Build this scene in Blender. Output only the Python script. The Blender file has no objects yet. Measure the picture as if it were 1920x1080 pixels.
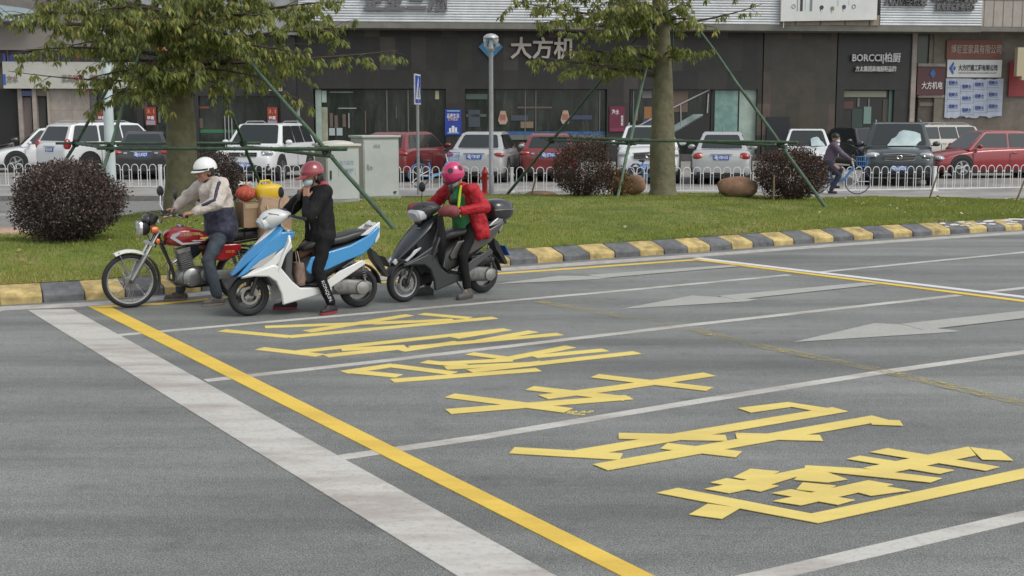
import bpy, math, random
import numpy as np
from mathutils import Vector, Matrix, Euler

# ------------------------------------------------------------------ scene, camera, light
SC = bpy.context.scene
COL = SC.collection
FPX, CAMH, HORIZON = 2374.0, 2.1, 215.0
PITCH = math.atan((540 - HORIZON) / FPX)
cam_data = bpy.data.cameras.new("camera")
cam_data.sensor_width = 36.0
cam_data.lens = 36.0 * FPX / 1920.0
cam_data.clip_start = 0.1
cam_data.clip_end = 2000
cam = bpy.data.objects.new("camera", cam_data)
cam.location = (0, 0, CAMH)
cam.rotation_euler = (math.pi / 2 - PITCH, 0, 0)
COL.objects.link(cam)
SC.camera = cam

SUN_EL, SUN_ROT = 52.0, 125.0          # rotation: compass angle of the sun, clockwise from +Y
world = bpy.data.worlds.new("World")
SC.world = world
world.use_nodes = True
wn, wl = world.node_tree.nodes, world.node_tree.links
bg = wn["Background"]
sky = wn.new("ShaderNodeTexSky")
sky.sky_type = 'NISHITA'
sky.sun_disc = False
sky.sun_elevation = math.radians(SUN_EL)
sky.sun_rotation = math.radians(SUN_ROT)
sky.air_density = 1.0
sky.dust_density = 2.0
sky.ozone_density = 1.0
hs = wn.new("ShaderNodeHueSaturation")      # thin cloud cover: paler sky than a clear one
hs.inputs['Saturation'].default_value = 0.25
wl.new(sky.outputs[0], hs.inputs['Color'])
wl.new(hs.outputs[0], bg.inputs['Color'])
bg.inputs['Strength'].default_value = 0.15
sun_data = bpy.data.lights.new("sun", 'SUN')
sun_data.energy = 1.0
sun_data.angle = math.radians(24)
sun_data.color = (1.0, 0.95, 0.86)
sun = bpy.data.objects.new("sun", sun_data)
az = math.radians(SUN_ROT)
el = math.radians(SUN_EL)
sdir = Vector((math.sin(az) * math.cos(el), math.cos(az) * math.cos(el), math.sin(el)))
sun.rotation_euler = sdir.to_track_quat('Z', 'Y').to_euler()
COL.objects.link(sun)
SC.view_settings.view_transform = 'Standard'
SC.view_settings.look = 'None'
SC.view_settings.exposure = 0.35
SC.view_settings.gamma = 1.0
SC.cycles.use_denoising = True
SC.cycles.max_bounces = 6
SC.cycles.transparent_max_bounces = 8

R = math.radians
rnd = random.Random(7)

def ray(px, py):
    u = (px - 960) / FPX; v = (540 - py) / FPX
    return Vector((u, math.cos(PITCH) + v * math.sin(PITCH), -math.sin(PITCH) + v * math.cos(PITCH)))
def G(px, py, z=0.0):
    d = ray(px, py); t = (z - CAMH) / d.z
    return Vector((d.x * t, d.y * t, z))
def at(px, py, Y):
    d = ray(px, py); t = Y / d.y
    return Vector((d.x * t, Y, CAMH + d.z * t))

# ------------------------------------------------------------------ materials
MATS = {}
def mat(name, col, rough=0.6, metal=0.0, coat=0.0, spec=0.5, var=0.0, vscale=3.0, bump=0.0, bscale=40.0,
        trans=0.0, col2=None, dirt=0.0, emit=0.0, sheen=0.0):
    if name in MATS: return MATS[name]
    m = bpy.data.materials.new(name); m.use_nodes = True
    n, l = m.node_tree.nodes, m.node_tree.links
    b = n["Principled BSDF"]
    b.inputs['Base Color'].default_value = (*col, 1)
    b.inputs['Roughness'].default_value = rough
    b.inputs['Metallic'].default_value = metal
    b.inputs['Coat Weight'].default_value = coat
    b.inputs['Coat Roughness'].default_value = 0.08
    b.inputs['Specular IOR Level'].default_value = spec
    b.inputs['Transmission Weight'].default_value = trans
    if sheen: b.inputs['Sheen Weight'].default_value = sheen
    m.diffuse_color = (*col, 1)
    tc = n.new("ShaderNodeTexCoord")
    if var > 0 or col2:
        nz = n.new("ShaderNodeTexNoise"); nz.inputs['Scale'].default_value = vscale
        nz.inputs['Detail'].default_value = 6; nz.inputs['Roughness'].default_value = 0.65
        l.new(tc.outputs['Object'], nz.inputs['Vector'])
        rp = n.new("ShaderNodeValToRGB")
        c2 = col2 if col2 else tuple(max(0, c * (1 - var)) for c in col)
        c1 = col if col2 else tuple(min(1, c * (1 + var * 0.6)) for c in col)
        rp.color_ramp.elements[0].position = 0.35; rp.color_ramp.elements[1].position = 0.65
        rp.color_ramp.elements[0].color = (*c2, 1); rp.color_ramp.elements[1].color = (*c1, 1)
        l.new(nz.outputs['Fac'], rp.inputs['Fac']); l.new(rp.outputs[0], b.inputs['Base Color'])
        mr = n.new("ShaderNodeMapRange"); mr.inputs[3].default_value = max(0, rough - 0.08); mr.inputs[4].default_value = min(1, rough + 0.1)
        l.new(nz.outputs['Fac'], mr.inputs[0]); l.new(mr.outputs[0], b.inputs['Roughness'])
    if bump > 0:
        nb = n.new("ShaderNodeTexNoise"); nb.inputs['Scale'].default_value = bscale; nb.inputs['Detail'].default_value = 4
        l.new(tc.outputs['Object'], nb.inputs['Vector'])
        bp = n.new("ShaderNodeBump"); bp.inputs['Strength'].default_value = bump; bp.inputs['Distance'].default_value = 0.01
        l.new(nb.outputs['Fac'], bp.inputs['Height']); l.new(bp.outputs[0], b.inputs['Normal'])
    if emit:
        b.inputs['Emission Color'].default_value = (*col, 1); b.inputs['Emission Strength'].default_value = emit
    MATS[name] = m
    return m

def leaf_mat(name, cols, rough=0.5, tl=0.35):
    """leaf material: colour picked per leaf from a face-corner-free attribute 'tint' (0..1)"""
    if name in MATS: return MATS[name]
    m = bpy.data.materials.new(name); m.use_nodes = True
    n, l = m.node_tree.nodes, m.node_tree.links
    b = n["Principled BSDF"]; out = n["Material Output"]
    at_ = n.new("ShaderNodeAttribute"); at_.attribute_name = 'tint'
    rp = n.new("ShaderNodeValToRGB"); e = rp.color_ramp.elements
    while len(e) < len(cols): e.new(0.5)
    for i, (p, c) in enumerate(cols):
        e[i].position = p; e[i].color = (*c, 1)
    l.new(at_.outputs['Fac'], rp.inputs['Fac']); l.new(rp.outputs[0], b.inputs['Base Color'])
    b.inputs['Roughness'].default_value = rough
    b.inputs['Specular IOR Level'].default_value = 0.35
    t = n.new("ShaderNodeBsdfTranslucent"); mx = n.new("ShaderNodeMixShader"); mx.inputs[0].default_value = tl
    l.new(rp.outputs[0], t.inputs['Color'])
    l.new(b.outputs[0], mx.inputs[1]); l.new(t.outputs[0], mx.inputs[2]); l.new(mx.outputs[0], out.inputs['Surface'])
    MATS[name] = m
    return m

# ------------------------------------------------------------------ objects, labels
def link(o, parent=None):
    COL.objects.link(o)
    if parent is not None: o.parent = parent
    return o
def tag(o, label=None, cat=None, group=None, kind=None):
    if label: o['label'] = label
    if cat: o['category'] = cat
    if group: o['group'] = group
    if kind: o['kind'] = kind
    return o
def thing(name, loc, rz, label, cat, group=None):
    o = bpy.data.objects.new(name, None); o.empty_display_size = 0.2
    o.location = loc; o.rotation_euler = (0, 0, rz)
    link(o); tag(o, label, cat, group)
    return o
def copy_tree(o, parent=None):
    c = o.copy(); COL.objects.link(c)
    if parent is not None: c.parent = parent
    for ch in list(o.children): copy_tree(ch, c)
    return c

class MB:
    """collects shapes, links them as one mesh object"""
    def __init__(s, M=None):
        s.v = []; s.f = []; s.mi = []; s.mats = []; s.M = M
    def idx(s, m):
        if m not in s.mats: s.mats.append(m)
        return s.mats.index(m)
    def add(s, verts, faces, m, M=None):
        k = len(s.v); mi = s.idx(m)
        for p in verts:
            p = Vector(p)
            if M is not None: p = M @ p
            if s.M is not None: p = s.M @ p
            s.v.append(p)
        for f in faces: s.f.append([i + k for i in f]); s.mi.append(mi)
        return s
    def box(s, c, size, m, rot=None, M=None):
        hx, hy, hz = [q / 2 for q in size]
        vs = [Vector((x * hx, y * hy, z * hz)) for x in (-1, 1) for y in (-1, 1) for z in (-1, 1)]
        if rot is not None:
            E_ = Euler(rot).to_matrix(); vs = [E_ @ v for v in vs]
        vs = [v + Vector(c) for v in vs]
        return s.add(vs, [(0, 1, 3, 2), (4, 6, 7, 5), (0, 4, 5, 1), (2, 3, 7, 6), (0, 2, 6, 4), (1, 5, 7, 3)], m, M)
    def ring_loft(s, rings, m, cap=True, closed=False, M=None):
        n = len(rings[0]); vs = [p for r in rings for p in r]; fs = []
        K = len(rings)
        for i in range(K if closed else K - 1):
            a = i * n; b = ((i + 1) % K) * n
            for j in range(n): fs.append((a + j, a + (j + 1) % n, b + (j + 1) % n, b + j))
        if cap and not closed:
            fs.append(tuple(range(n - 1, -1, -1))); fs.append(tuple((K - 1) * n + j for j in range(n)))
        return s.add(vs, fs, m, M)
    def tube(s, pts, r, m, n=8, cap=True, M=None, closed=False):
        pts = [Vector(p) for p in pts]; K = len(pts)
        rs = r if isinstance(r, (list, tuple)) else [r] * K
        rings = []; up = None
        for i, p in enumerate(pts):
            if closed: t = pts[(i + 1) % K] - pts[i - 1]
            else: t = pts[min(i + 1, K - 1)] - pts[max(i - 1, 0)]
            t = t.normalized() if t.length > 1e-9 else Vector((0, 0, 1))
            if up is None: up = Vector((0, 0, 1)) if abs(t.z) < 0.9 else Vector((1, 0, 0))
            u = (up - t * up.dot(t)).normalized(); w = t.cross(u); up = u
            rings.append([p + (u * math.cos(2 * math.pi * j / n) + w * math.sin(2 * math.pi * j / n)) * rs[i] for j in range(n)])
        return s.ring_loft(rings, m, cap, closed, M)
    def cyl(s, a, b, r, m, r2=None, n=12, M=None):
        return s.tube([a, b], [r, r if r2 is None else r2], m, n, True, M)
    def lathe(s, prof, m, M=None, n=20, cap=True):
        rings = [[Vector((r * math.cos(2 * math.pi * j / n), r * math.sin(2 * math.pi * j / n), z)) for j in range(n)] for r, z in prof]
        return s.ring_loft(rings, m, cap, False, M)
    def ell(s, c, r, m, rot=None, nu=14, nv=9, M=None, z0=-1.0, z1=1.0):
        c = Vector(c); E_ = Euler(rot).to_matrix() if rot is not None else Matrix.Identity(3)
        rings = []
        a0, a1 = math.asin(z0), math.asin(z1)
        for i in range(nv + 1):
            a = a0 + (a1 - a0) * i / nv
            ca, sa = max(math.cos(a), 0.02), math.sin(a)
            rings.append([c + E_ @ Vector((r[0] * ca * math.cos(2 * math.pi * j / nu), r[1] * ca * math.sin(2 * math.pi * j / nu), r[2] * sa)) for j in range(nu)])
        return s.ring_loft(rings, m, True, False, M)
    def prism(s, poly, y0, y1, m, M=None, axis='y'):
        """2-D polygon (a, b) extruded; axis y: (x,z), axis z: (x,y), axis x: (y,z)"""
        f = {'y': lambda a, b, t: (a, t, b), 'z': lambda a, b, t: (a, b, t), 'x': lambda a, b, t: (t, a, b)}[axis]
        n = len(poly)
        vs = [f(a, b, y0) for a, b in poly] + [f(a, b, y1) for a, b in poly]
        fs = [tuple(range(n)), tuple(range(2 * n - 1, n - 1, -1))] + [(i, i + n, (i + 1) % n + n, (i + 1) % n) for i in range(n)]
        return s.add(vs, fs, m, M)
    def sweep(s, st, m, n=16, ex=2.6, M=None):
        """superellipse swept in the xz plane; station = (x, z, half width, half thickness[, y])"""
        K = len(st); rings = []
        for i, q in enumerate(st):
            a = st[max(i - 1, 0)]; b = st[min(i + 1, K - 1)]
            t = Vector((b[0] - a[0], 0, b[1] - a[1])).normalized(); nn = Vector((-t.z, 0, t.x))
            y = q[4] if len(q) > 4 else 0
            ring = []
            for j in range(n):
                th = 2 * math.pi * j / n; cc, ss = math.cos(th), math.sin(th)
                X = math.copysign(abs(cc) ** (2 / ex), cc) * q[2]; Z = math.copysign(abs(ss) ** (2 / ex), ss) * q[3]
                ring.append(Vector((q[0], y + X, q[1])) + nn * Z)
            rings.append(ring)
        return s.ring_loft(rings, m, True, False, M)
    def text(s, body, size, m, M, depth=0.004, align='CENTER', bold=0.0, width=None, spacing=1.0):
        cu = bpy.data.curves.new("txt", "FONT"); cu.body = body; cu.size = size; cu.align_x = align
        cu.extrude = depth; cu.offset = bold; cu.resolution_u = 2; cu.space_character = spacing
        o = bpy.data.objects.new("txt", cu); COL.objects.link(o)
        dg = bpy.context.evaluated_depsgraph_get(); dg.update()
        me = bpy.data.meshes.new_from_object(o.evaluated_get(dg))
        vs = [v.co.copy() for v in me.vertices]
        if vs:
            if width:
                xs = [v.x for v in vs]; w = max(xs) - min(xs); cx = (max(xs) + min(xs)) / 2
                k = width / w
                for v in vs: v.x = (v.x - cx) * k
            zs = [v.y for v in vs]; cy = (max(zs) + min(zs)) / 2
            for v in vs: v.y -= cy
        fs = [tuple(p.vertices) for p in me.polygons]
        s.add(vs, fs, m, M)
        bpy.data.objects.remove(o); bpy.data.curves.remove(cu); bpy.data.meshes.remove(me)
        return s
    def build(s, name, parent=None, loc=(0, 0, 0), rz=0.0, smooth=True, angle=38, bevel=0, bseg=2, sub=0, shift=None):
        me = bpy.data.meshes.new(name)
        vs = s.v if shift is None else [v - Vector(shift) for v in s.v]
        me.from_pydata([tuple(v) for v in vs], [], s.f)
        for m in s.mats: me.materials.append(m)
        me.polygons.foreach_set('material_index', s.mi)
        if smooth:
            me.polygons.foreach_set('use_smooth', [True] * len(s.f))
            if not sub: me.set_sharp_from_angle(angle=R(angle))
        me.update()
        o = bpy.data.objects.new(name, me); link(o, parent)
        o.location = loc; o.rotation_euler = (0, 0, rz)
        if sub:
            md = o.modifiers.new('sub', 'SUBSURF'); md.levels = sub; md.render_levels = sub
        if bevel:
            md = o.modifiers.new('bev', 'BEVEL'); md.width = bevel; md.segments = bseg; md.limit_method = 'ANGLE'; md.angle_limit = R(35)
            md.harden_normals = False
        return o

FRONT = Matrix(((1, 0, 0), (0, 0, -1), (0, 1, 0))).to_4x4()     # text plane (x, y) -> (x, z), readable from -Y
def face_M(pos, rz=0.0, scale=1.0, tilt=0.0):
    """places flat text drawn in xy so that it stands upright at pos and reads from local -Y, turned rz"""
    return Matrix.Translation(Vector(pos)) @ Matrix.Rotation(rz, 4, 'Z') @ Matrix.Rotation(tilt, 4, 'X') @ FRONT @ Matrix.Scale(scale, 4)

def tri_cloud(name, P3, tint, m, parent=None, nper=3, shift=None, extra=None):
    """numpy array (n, nper, 3) of loose polygons -> one mesh with per-face 'tint'"""
    P3 = np.asarray(P3, dtype=np.float32)
    n = P3.shape[0]
    if shift is not None: P3 = P3 - np.array(shift, dtype=np.float32)
    me = bpy.data.meshes.new(name)
    me.vertices.add(n * nper); me.vertices.foreach_set('co', P3.reshape(-1))
    me.loops.add(n * nper); me.loops.foreach_set('vertex_index', np.arange(n * nper, dtype=np.int32))
    me.polygons.add(n)
    me.polygons.foreach_set('loop_start', np.arange(0, n * nper, nper, dtype=np.int32))
    me.polygons.foreach_set('loop_total', np.full(n, nper, dtype=np.int32))
    a = me.attributes.new('tint', 'FLOAT', 'FACE'); a.data.foreach_set('value', np.asarray(tint, dtype=np.float32))
    me.materials.append(m)
    me.update(); me.validate()
    o = bpy.data.objects.new(name, me); link(o, parent)
    return o
# ------------------------------------------------------------------ ground, road, kerb, markings
def asphalt(name, base, dark=0.75, lane=True):
    m = bpy.data.materials.new(name); m.use_nodes = True
    n, l = m.node_tree.nodes, m.node_tree.links
    b = n["Principled BSDF"]; tc = n.new("ShaderNodeTexCoord")
    def noise(scale, det=5, ro=0.6, vec=None):
        z = n.new("ShaderNodeTexNoise"); z.inputs['Scale'].default_value = scale; z.inputs['Detail'].default_value = det
        z.inputs['Roughness'].default_value = ro; l.new(vec or tc.outputs['Object'], z.inputs['Vector']); return z.outputs['Fac']
    def rng(x, a, b_, c, d):
        r = n.new("ShaderNodeMapRange"); r.inputs[1].default_value = a; r.inputs[2].default_value = b_
        r.inputs[3].default_value = c; r.inputs[4].default_value = d; l.new(x, r.inputs[0]); return r.outputs[0]
    def mul(x, y):
        q = n.new("ShaderNodeMath"); q.operation = 'MULTIPLY'; l.new(x, q.inputs[0]); l.new(y, q.inputs[1]); return q.outputs[0]
    mp = n.new("ShaderNodeMapping"); mp.inputs['Rotation'].default_value = (0, 0, -R(31.7)); mp.inputs['Scale'].default_value = (0.13, 1.2, 1)
    # rotate so that x runs along the lanes
    l.new(tc.outputs['Object'], mp.inputs['Vector'])
    f = mul(rng(noise(110, 2, 0.8), 0.36, 0.64, 0.35, 1.7), rng(noise(24, 4, .7), 0.3, 0.7, 0.84, 1.16))
    f = mul(f, rng(noise(0.35, 6, 0.6), 0.3, 0.7, 0.84, 1.14)); f = mul(f, rng(noise(2.2, 7, 0.75), 0.56, 0.70, 1.0, 0.74)); f = mul(f, rng(noise(7, 5, 0.8), 0.3, 0.7, 0.90, 1.10)); f = mul(f, rng(noise(0.9, 8, 0.8), 0.60, 0.70, 1.0, 0.78))
    if lane:
        f = mul(f, rng(noise(1.0, 4, 0.55, mp.outputs[0]), 0.35, 0.66, 0.68, 1.14))
        mp2 = n.new("ShaderNodeMapping"); mp2.inputs['Rotation'].default_value = (0, 0, -R(31.7)); mp2.inputs['Scale'].default_value = (0.5, 9, 1)
        l.new(tc.outputs['Object'], mp2.inputs['Vector'])
        f = mul(f, rng(noise(1.0, 5, 0.7, mp2.outputs[0]), 0.3, 0.5, 0.90, 1.0))
    vo = n.new("ShaderNodeTexVoronoi"); vo.inputs['Scale'].default_value = 60; l.new(tc.outputs['Object'], vo.inputs['Vector'])
    f = mul(f, rng(vo.outputs['Distance'], 0.0, 0.25, 0.80, 1.0))
    mix = n.new("ShaderNodeVectorMath"); mix.operation = 'SCALE'; mix.inputs[0].default_value = base
    l.new(f, mix.inputs['Scale']); l.new(mix.outputs[0], b.inputs['Base Color'])
    b.inputs['Roughness'].default_value = 0.72
    b.inputs['Specular IOR Level'].default_value = 0.4
    bp = n.new("ShaderNodeBump"); bp.inputs['Strength'].default_value = 0.5; bp.inputs['Distance'].default_value = 0.006
    l.new(noise(70, 3, 0.7), bp.inputs['Height']); l.new(bp.outputs[0], b.inputs['Normal'])
    return m

def paint_mat(name, col, wear=0.35, wscale=14.0, under=(0.185, 0.19, 0.18), stain=0.25, lo=0.5, hi=0.72):
    m = bpy.data.materials.new(name); m.use_nodes = True
    n, l = m.node_tree.nodes, m.node_tree.links
    b = n["Principled BSDF"]; tc = n.new("ShaderNodeTexCoord")
    nz = n.new("ShaderNodeTexNoise"); nz.inputs['Scale'].default_value = wscale; nz.inputs['Detail'].default_value = 8; nz.inputs['Roughness'].default_value = 0.75
    l.new(tc.outputs['Object'], nz.inputs['Vector'])
    r1 = n.new("ShaderNodeMapRange"); r1.inputs[1].default_value = lo; r1.inputs[2].default_value = hi; r1.inputs[4].default_value = wear
    l.new(nz.outputs['Fac'], r1.inputs[0])
    mp = n.new("ShaderNodeMapping"); mp.inputs['Rotation'].default_value = (0, 0, -R(31.7)); mp.inputs['Scale'].default_value = (0.6, 2.2, 1)
    l.new(tc.outputs['Object'], mp.inputs['Vector'])
    n2 = n.new("ShaderNodeTexNoise"); n2.inputs['Scale'].default_value = 1.3; n2.inputs['Detail'].default_value = 6; n2.inputs['Roughness'].default_value = 0.6
    l.new(mp.outputs[0], n2.inputs['Vector'])
    r2 = n.new("ShaderNodeMapRange"); r2.inputs[1].default_value = 0.44; r2.inputs[2].default_value = 0.60; r2.inputs[4].default_value = stain
    l.new(n2.outputs['Fac'], r2.inputs[0])
    m1 = n.new("ShaderNodeMix"); m1.data_type = 'RGBA'; m1.inputs[6].default_value = (*col, 1)
    m1.inputs[7].default_value = (col[0] * 0.66, col[1] * 0.60, col[2] * 0.58, 1); l.new(r2.outputs[0], m1.inputs[0])
    m2 = n.new("ShaderNodeMix"); m2.data_type = 'RGBA'; m2.inputs[7].default_value = (*under, 1)
    l.new(m1.outputs[2], m2.inputs[6]); l.new(r1.outputs[0], m2.inputs[0]); l.new(m2.outputs[2], b.inputs['Base Color'])
    b.inputs['Roughness'].default_value = 0.55
    bp = n.new("ShaderNodeBump"); bp.inputs['Strength'].default_value = 0.35; bp.inputs['Distance'].default_value = 0.004
    n3 = n.new("ShaderNodeTexNoise"); n3.inputs['Scale'].default_value = 80; l.new(tc.outputs['Object'], n3.inputs['Vector'])
    l.new(n3.outputs['Fac'], bp.inputs['Height']); l.new(bp.outputs[0], b.inputs['Normal'])
    return m

M_ROAD = asphalt('asphalt', (0.196, 0.206, 0.194))
M_SROAD = asphalt('service_asphalt', (0.20, 0.20, 0.19), lane=False)
M_WHITE = paint_mat('white_paint', (0.54, 0.53, 0.49), 0.55, 26, stain=0.85)
M_WHITE2 = paint_mat('fresh_white_paint', (0.70, 0.70, 0.70), 0.15, 20, stain=0.1)
M_WWORN = paint_mat('worn_white_paint', (0.40, 0.40, 0.37), 0.7, 30, stain=0.2)
M_YEL = paint_mat('yellow_paint', (0.78, 0.54, 0.075), 0.25, 34, stain=0.4)
M_TAPE = paint_mat('yellow_tape', (0.77, 0.61, 0.165), 0.16, 40, stain=0.3)
M_YWORN = paint_mat('worn_yellow_paint', (0.33, 0.30, 0.165), 0.9, 18, stain=0.2, lo=0.42, hi=0.6)

def sheet(name, pts, z, m):
    b = MB(); b.add([(p[0], p[1], z) for p in pts], [tuple(range(len(pts)))], m)
    o = b.build(name, smooth=False); tag(o, kind='structure'); return o

sheet('ground', [(-600, -80), (600, -80), (600, 900), (-600, 900)], -0.05, mat('earth', (0.2, 0.19, 0.17), 0.9, var=0.3, vscale=0.2))
sheet('road', [(-60, -20), (60, -20), (60, 36), (-60, 36)], 0.0, M_ROAD)

LANE = Vector((0.851, 0.525, 0)).normalized()
def strip(b, a, c, w, m, z):
    a = Vector((a[0], a[1], 0)); c = Vector((c[0], c[1], 0)); d = (c - a).normalized(); n_ = Vector((-d.y, d.x, 0)) * w / 2
    b.add([(*(a - n_).xy, z), (*(c - n_).xy, z), (*(c + n_).xy, z), (*(a + n_).xy, z)], [(0, 1, 2, 3)], m)
def polyline(b, pts, w, m, z):
    pts = [Vector((p[0], p[1], 0)) for p in pts]; L_ = []; R_ = []
    for i, p in enumerate(pts):
        t = (pts[min(i + 1, len(pts) - 1)] - pts[max(i - 1, 0)]).normalized(); n_ = Vector((-t.y, t.x, 0)) * w / 2
        L_.append(p + n_); R_.append(p - n_)
    vs = [(*q.xy, z) for q in R_] + [(*q.xy, z) for q in L_]; k = len(pts)
    b.add(vs, [(i, i + 1, k + i + 1, k + i) for i in range(k - 1)], m)
def marks(name, fn, z):
    b = MB(); fn(b, z); o = b.build(name, smooth=False); tag(o, kind='structure')
    md = o.modifiers.new('thickness', 'SOLIDIFY'); md.thickness = z * .92; md.offset = -1; return o
def g2(px, py): return G(px, py).xy

# lane dividers (traced centre lines)
marks('lane_line', lambda b, z: polyline(b, [g2(216, 629), g2(700, 586.5), g2(1160, 545.5), g2(1480, 515.5)], 0.10, M_WHITE, z), 0.003)
marks('lane_line', lambda b, z: polyline(b, [g2(1530, 511), g2(1920, 473), g2(2600, 409)], 0.10, M_WHITE, z), 0.003)
marks('lane_line', lambda b, z: polyline(b, [g2(385, 714), g2(700, 679), g2(1000, 644), g2(1272, 612), g2(1798, 553.5)], 0.11, M_WHITE, z), 0.003)
marks('lane_line', lambda b, z: polyline(b, [g2(1846, 548), g2(2000, 531), g2(2500, 480)], 0.11, M_WHITE, z), 0.003)
marks('lane_line', lambda b, z: polyline(b, [g2(640, 858), g2(900, 820), g2(1350, 746), g2(1660, 697), g2(1920, 660.5), g2(2400, 598)], 0.115, M_WHITE, z), 0.003)
marks('lane_line', lambda b, z: polyline(b, [g2(1240, 1122), g2(1445, 1078), g2(1920, 968), g2(2500, 850)], 0.125, M_WHITE, z), 0.003)
def quadpx(b, pts, m, z): b.add([(*g2(*p), z) for p in pts], [tuple(range(len(pts)))], m)
marks('stop_line', lambda b, z: quadpx(b, [(52, 582), (860, 1083), (1045, 1083), (135, 580)], M_WHITE, z), 0.006)
marks('yellow_line', lambda b, z: quadpx(b, [(165, 575), (1168, 1083), (1230, 1083), (205, 575)], M_YEL, z), 0.006)
def edge_y(b, z):
    polyline(b, [g2(170, 576.5), g2(300, 570), g2(500, 551), g2(700, 531), g2(905, 515.5), g2(1100, 502), g2(1310, 487)], 0.10, M_YEL, z)
marks('yellow_line', edge_y, 0.007)
marks('yellow_line', lambda b, z: strip(b, g2(1310, 488), g2(2000, 576), 0.13, M_YEL, z), 0.0095)
marks('stop_line', lambda b, z: strip(b, g2(1305, 484), g2(2000, 567), 0.15, M_WHITE2, z), 0.006)
# pale gutter strip along the kerb
GUT = [(-40, 590), (0, 579), (200, 569), (450, 545), (700, 523), (925, 507), (1100, 494), (1300, 480), (1577, 459), (1920, 436), (2300, 413)]
marks('edge_line', lambda b, z: polyline(b, [g2(*p) for p in GUT], 0.30, mat('gutter', (0.42, 0.40, 0.37), 0.8, var=0.25, vscale=6), z), 0.004)
# lane arrows, heads to the left
def arrow1(b, z):
    quadpx(b, [(1165, 580), (1298, 555), (1345, 558), (1420, 562), (1400, 566)], M_WWORN, z)
    quadpx(b, [(1345, 556.5), (1620, 531), (1650, 534), (1380, 563)], M_WWORN, z + 0.003)
def arrow2(b, z):
    quadpx(b, [(1490, 642), (1640, 607), (1700, 610), (1800, 622), (1760, 625)], M_WWORN, z)
    quadpx(b, [(1690, 609), (1920, 584), (2100, 566), (2100, 578), (1920, 598), (1730, 620)], M_WWORN, z + 0.003)
def arrow3(b, z):
    quadpx(b, [(930, 533), (1050, 518), (1155, 519), (1120, 524)], M_WWORN, z)
    quadpx(b, [(1100, 517), (1370, 498), (1385, 500.5), (1130, 522)], M_WWORN, z + 0.003)
marks('lane_arrow', arrow1, 0.004); marks('lane_arrow', arrow2, 0.004); marks('lane_arrow', arrow3, 0.004)
# old worn yellow line across the lanes
def faded_mat():
    m = bpy.data.materials.new('scrubbed_yellow'); m.use_nodes = True; n, l = m.node_tree.nodes, m.node_tree.links; b = n['Principled BSDF']; out = n['Material Output']
    b.inputs['Base Color'].default_value = (.42, .35, .16, 1); b.inputs['Roughness'].default_value = .8
    tc = n.new('ShaderNodeTexCoord'); f = None
    for sc, lo, hi in ((16, .40, .62), (1.1, .42, .60)):
        z = n.new('ShaderNodeTexNoise'); z.inputs['Scale'].default_value = sc; z.inputs['Detail'].default_value = 7; z.inputs['Roughness'].default_value = .75; l.new(tc.outputs['Object'], z.inputs['Vector'])
        r = n.new('ShaderNodeMapRange'); r.inputs[1].default_value = lo; r.inputs[2].default_value = hi; r.inputs[3].default_value = .04; l.new(z.outputs['Fac'], r.inputs[0])
        if f is None: f = r.outputs[0]
        else:
            q = n.new('ShaderNodeMath'); q.operation = 'MULTIPLY'; l.new(f, q.inputs[0]); l.new(r.outputs[0], q.inputs[1]); f = q.outputs[0]
    t = n.new('ShaderNodeBsdfTransparent'); mx = n.new('ShaderNodeMixShader'); l.new(f, mx.inputs[0]); l.new(t.outputs[0], mx.inputs[1]); l.new(b.outputs[0], mx.inputs[2]); l.new(mx.outputs[0], out.inputs['Surface'])
    return m
def faded(b, z): polyline(b, [g2(1010, 566), g2(1120, 586), g2(1280, 614), g2(1420, 648), g2(1640, 693), g2(1920, 757), g2(2200, 820)], 0.17, faded_mat(), z)
marks('faded_line', faded, 0.006).modifiers.clear()
# taped characters: centre lines of each strip, as laid on the road
TAPE = [
 # top group
 [(416, 620), (545, 632)], [(540, 632), (928, 596)], [(497, 613.5), (775, 603)], [(575, 622), (768, 591)], [(790, 589), (880, 597)], [(700, 607), (850, 600)],
 # second group
 [(487, 654), (600, 667)], [(560, 660), (950, 618)], [(610, 668), (760, 652)], [(640, 656), (760, 650)], [(750, 658), (860, 642)], [(770, 652), (1050, 627)], [(850, 634), (950, 618)], [(900, 640), (1000, 622)],
 # third group
 [(645, 699), (740, 685)], [(655, 697), (748, 706)], [(730, 686), (850, 701)], [(735, 715), (1010, 694)], [(795, 679), (870, 687)], [(830, 682), (960, 676)], [(835, 691), (1010, 682)],
 [(880, 664), (960, 674)], [(930, 678), (1070, 651)], [(1000, 670), (1135, 657)], [(880, 697), (1195, 662)], [(960, 688), (1020, 680)],
 # fourth group
 [(843, 743), (1065, 771)], [(840, 773), (1180, 746)], [(993, 729), (1175, 749)], [(1018, 746), (1160, 728), (1330, 703)], [(1115, 706), (1330, 731)],
 # fifth group
 [(960, 846), (1165, 858)], [(1090, 851), (1575, 769)], [(1160, 819), (1362, 823)], [(1395, 771), (1480, 760), (1560, 773)],
 [(1125, 878), (1650, 785)], [(1380, 819), (1540, 823)], [(1245, 838), (1385, 854)], [(1632, 793), (1690, 795)],
]
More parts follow.
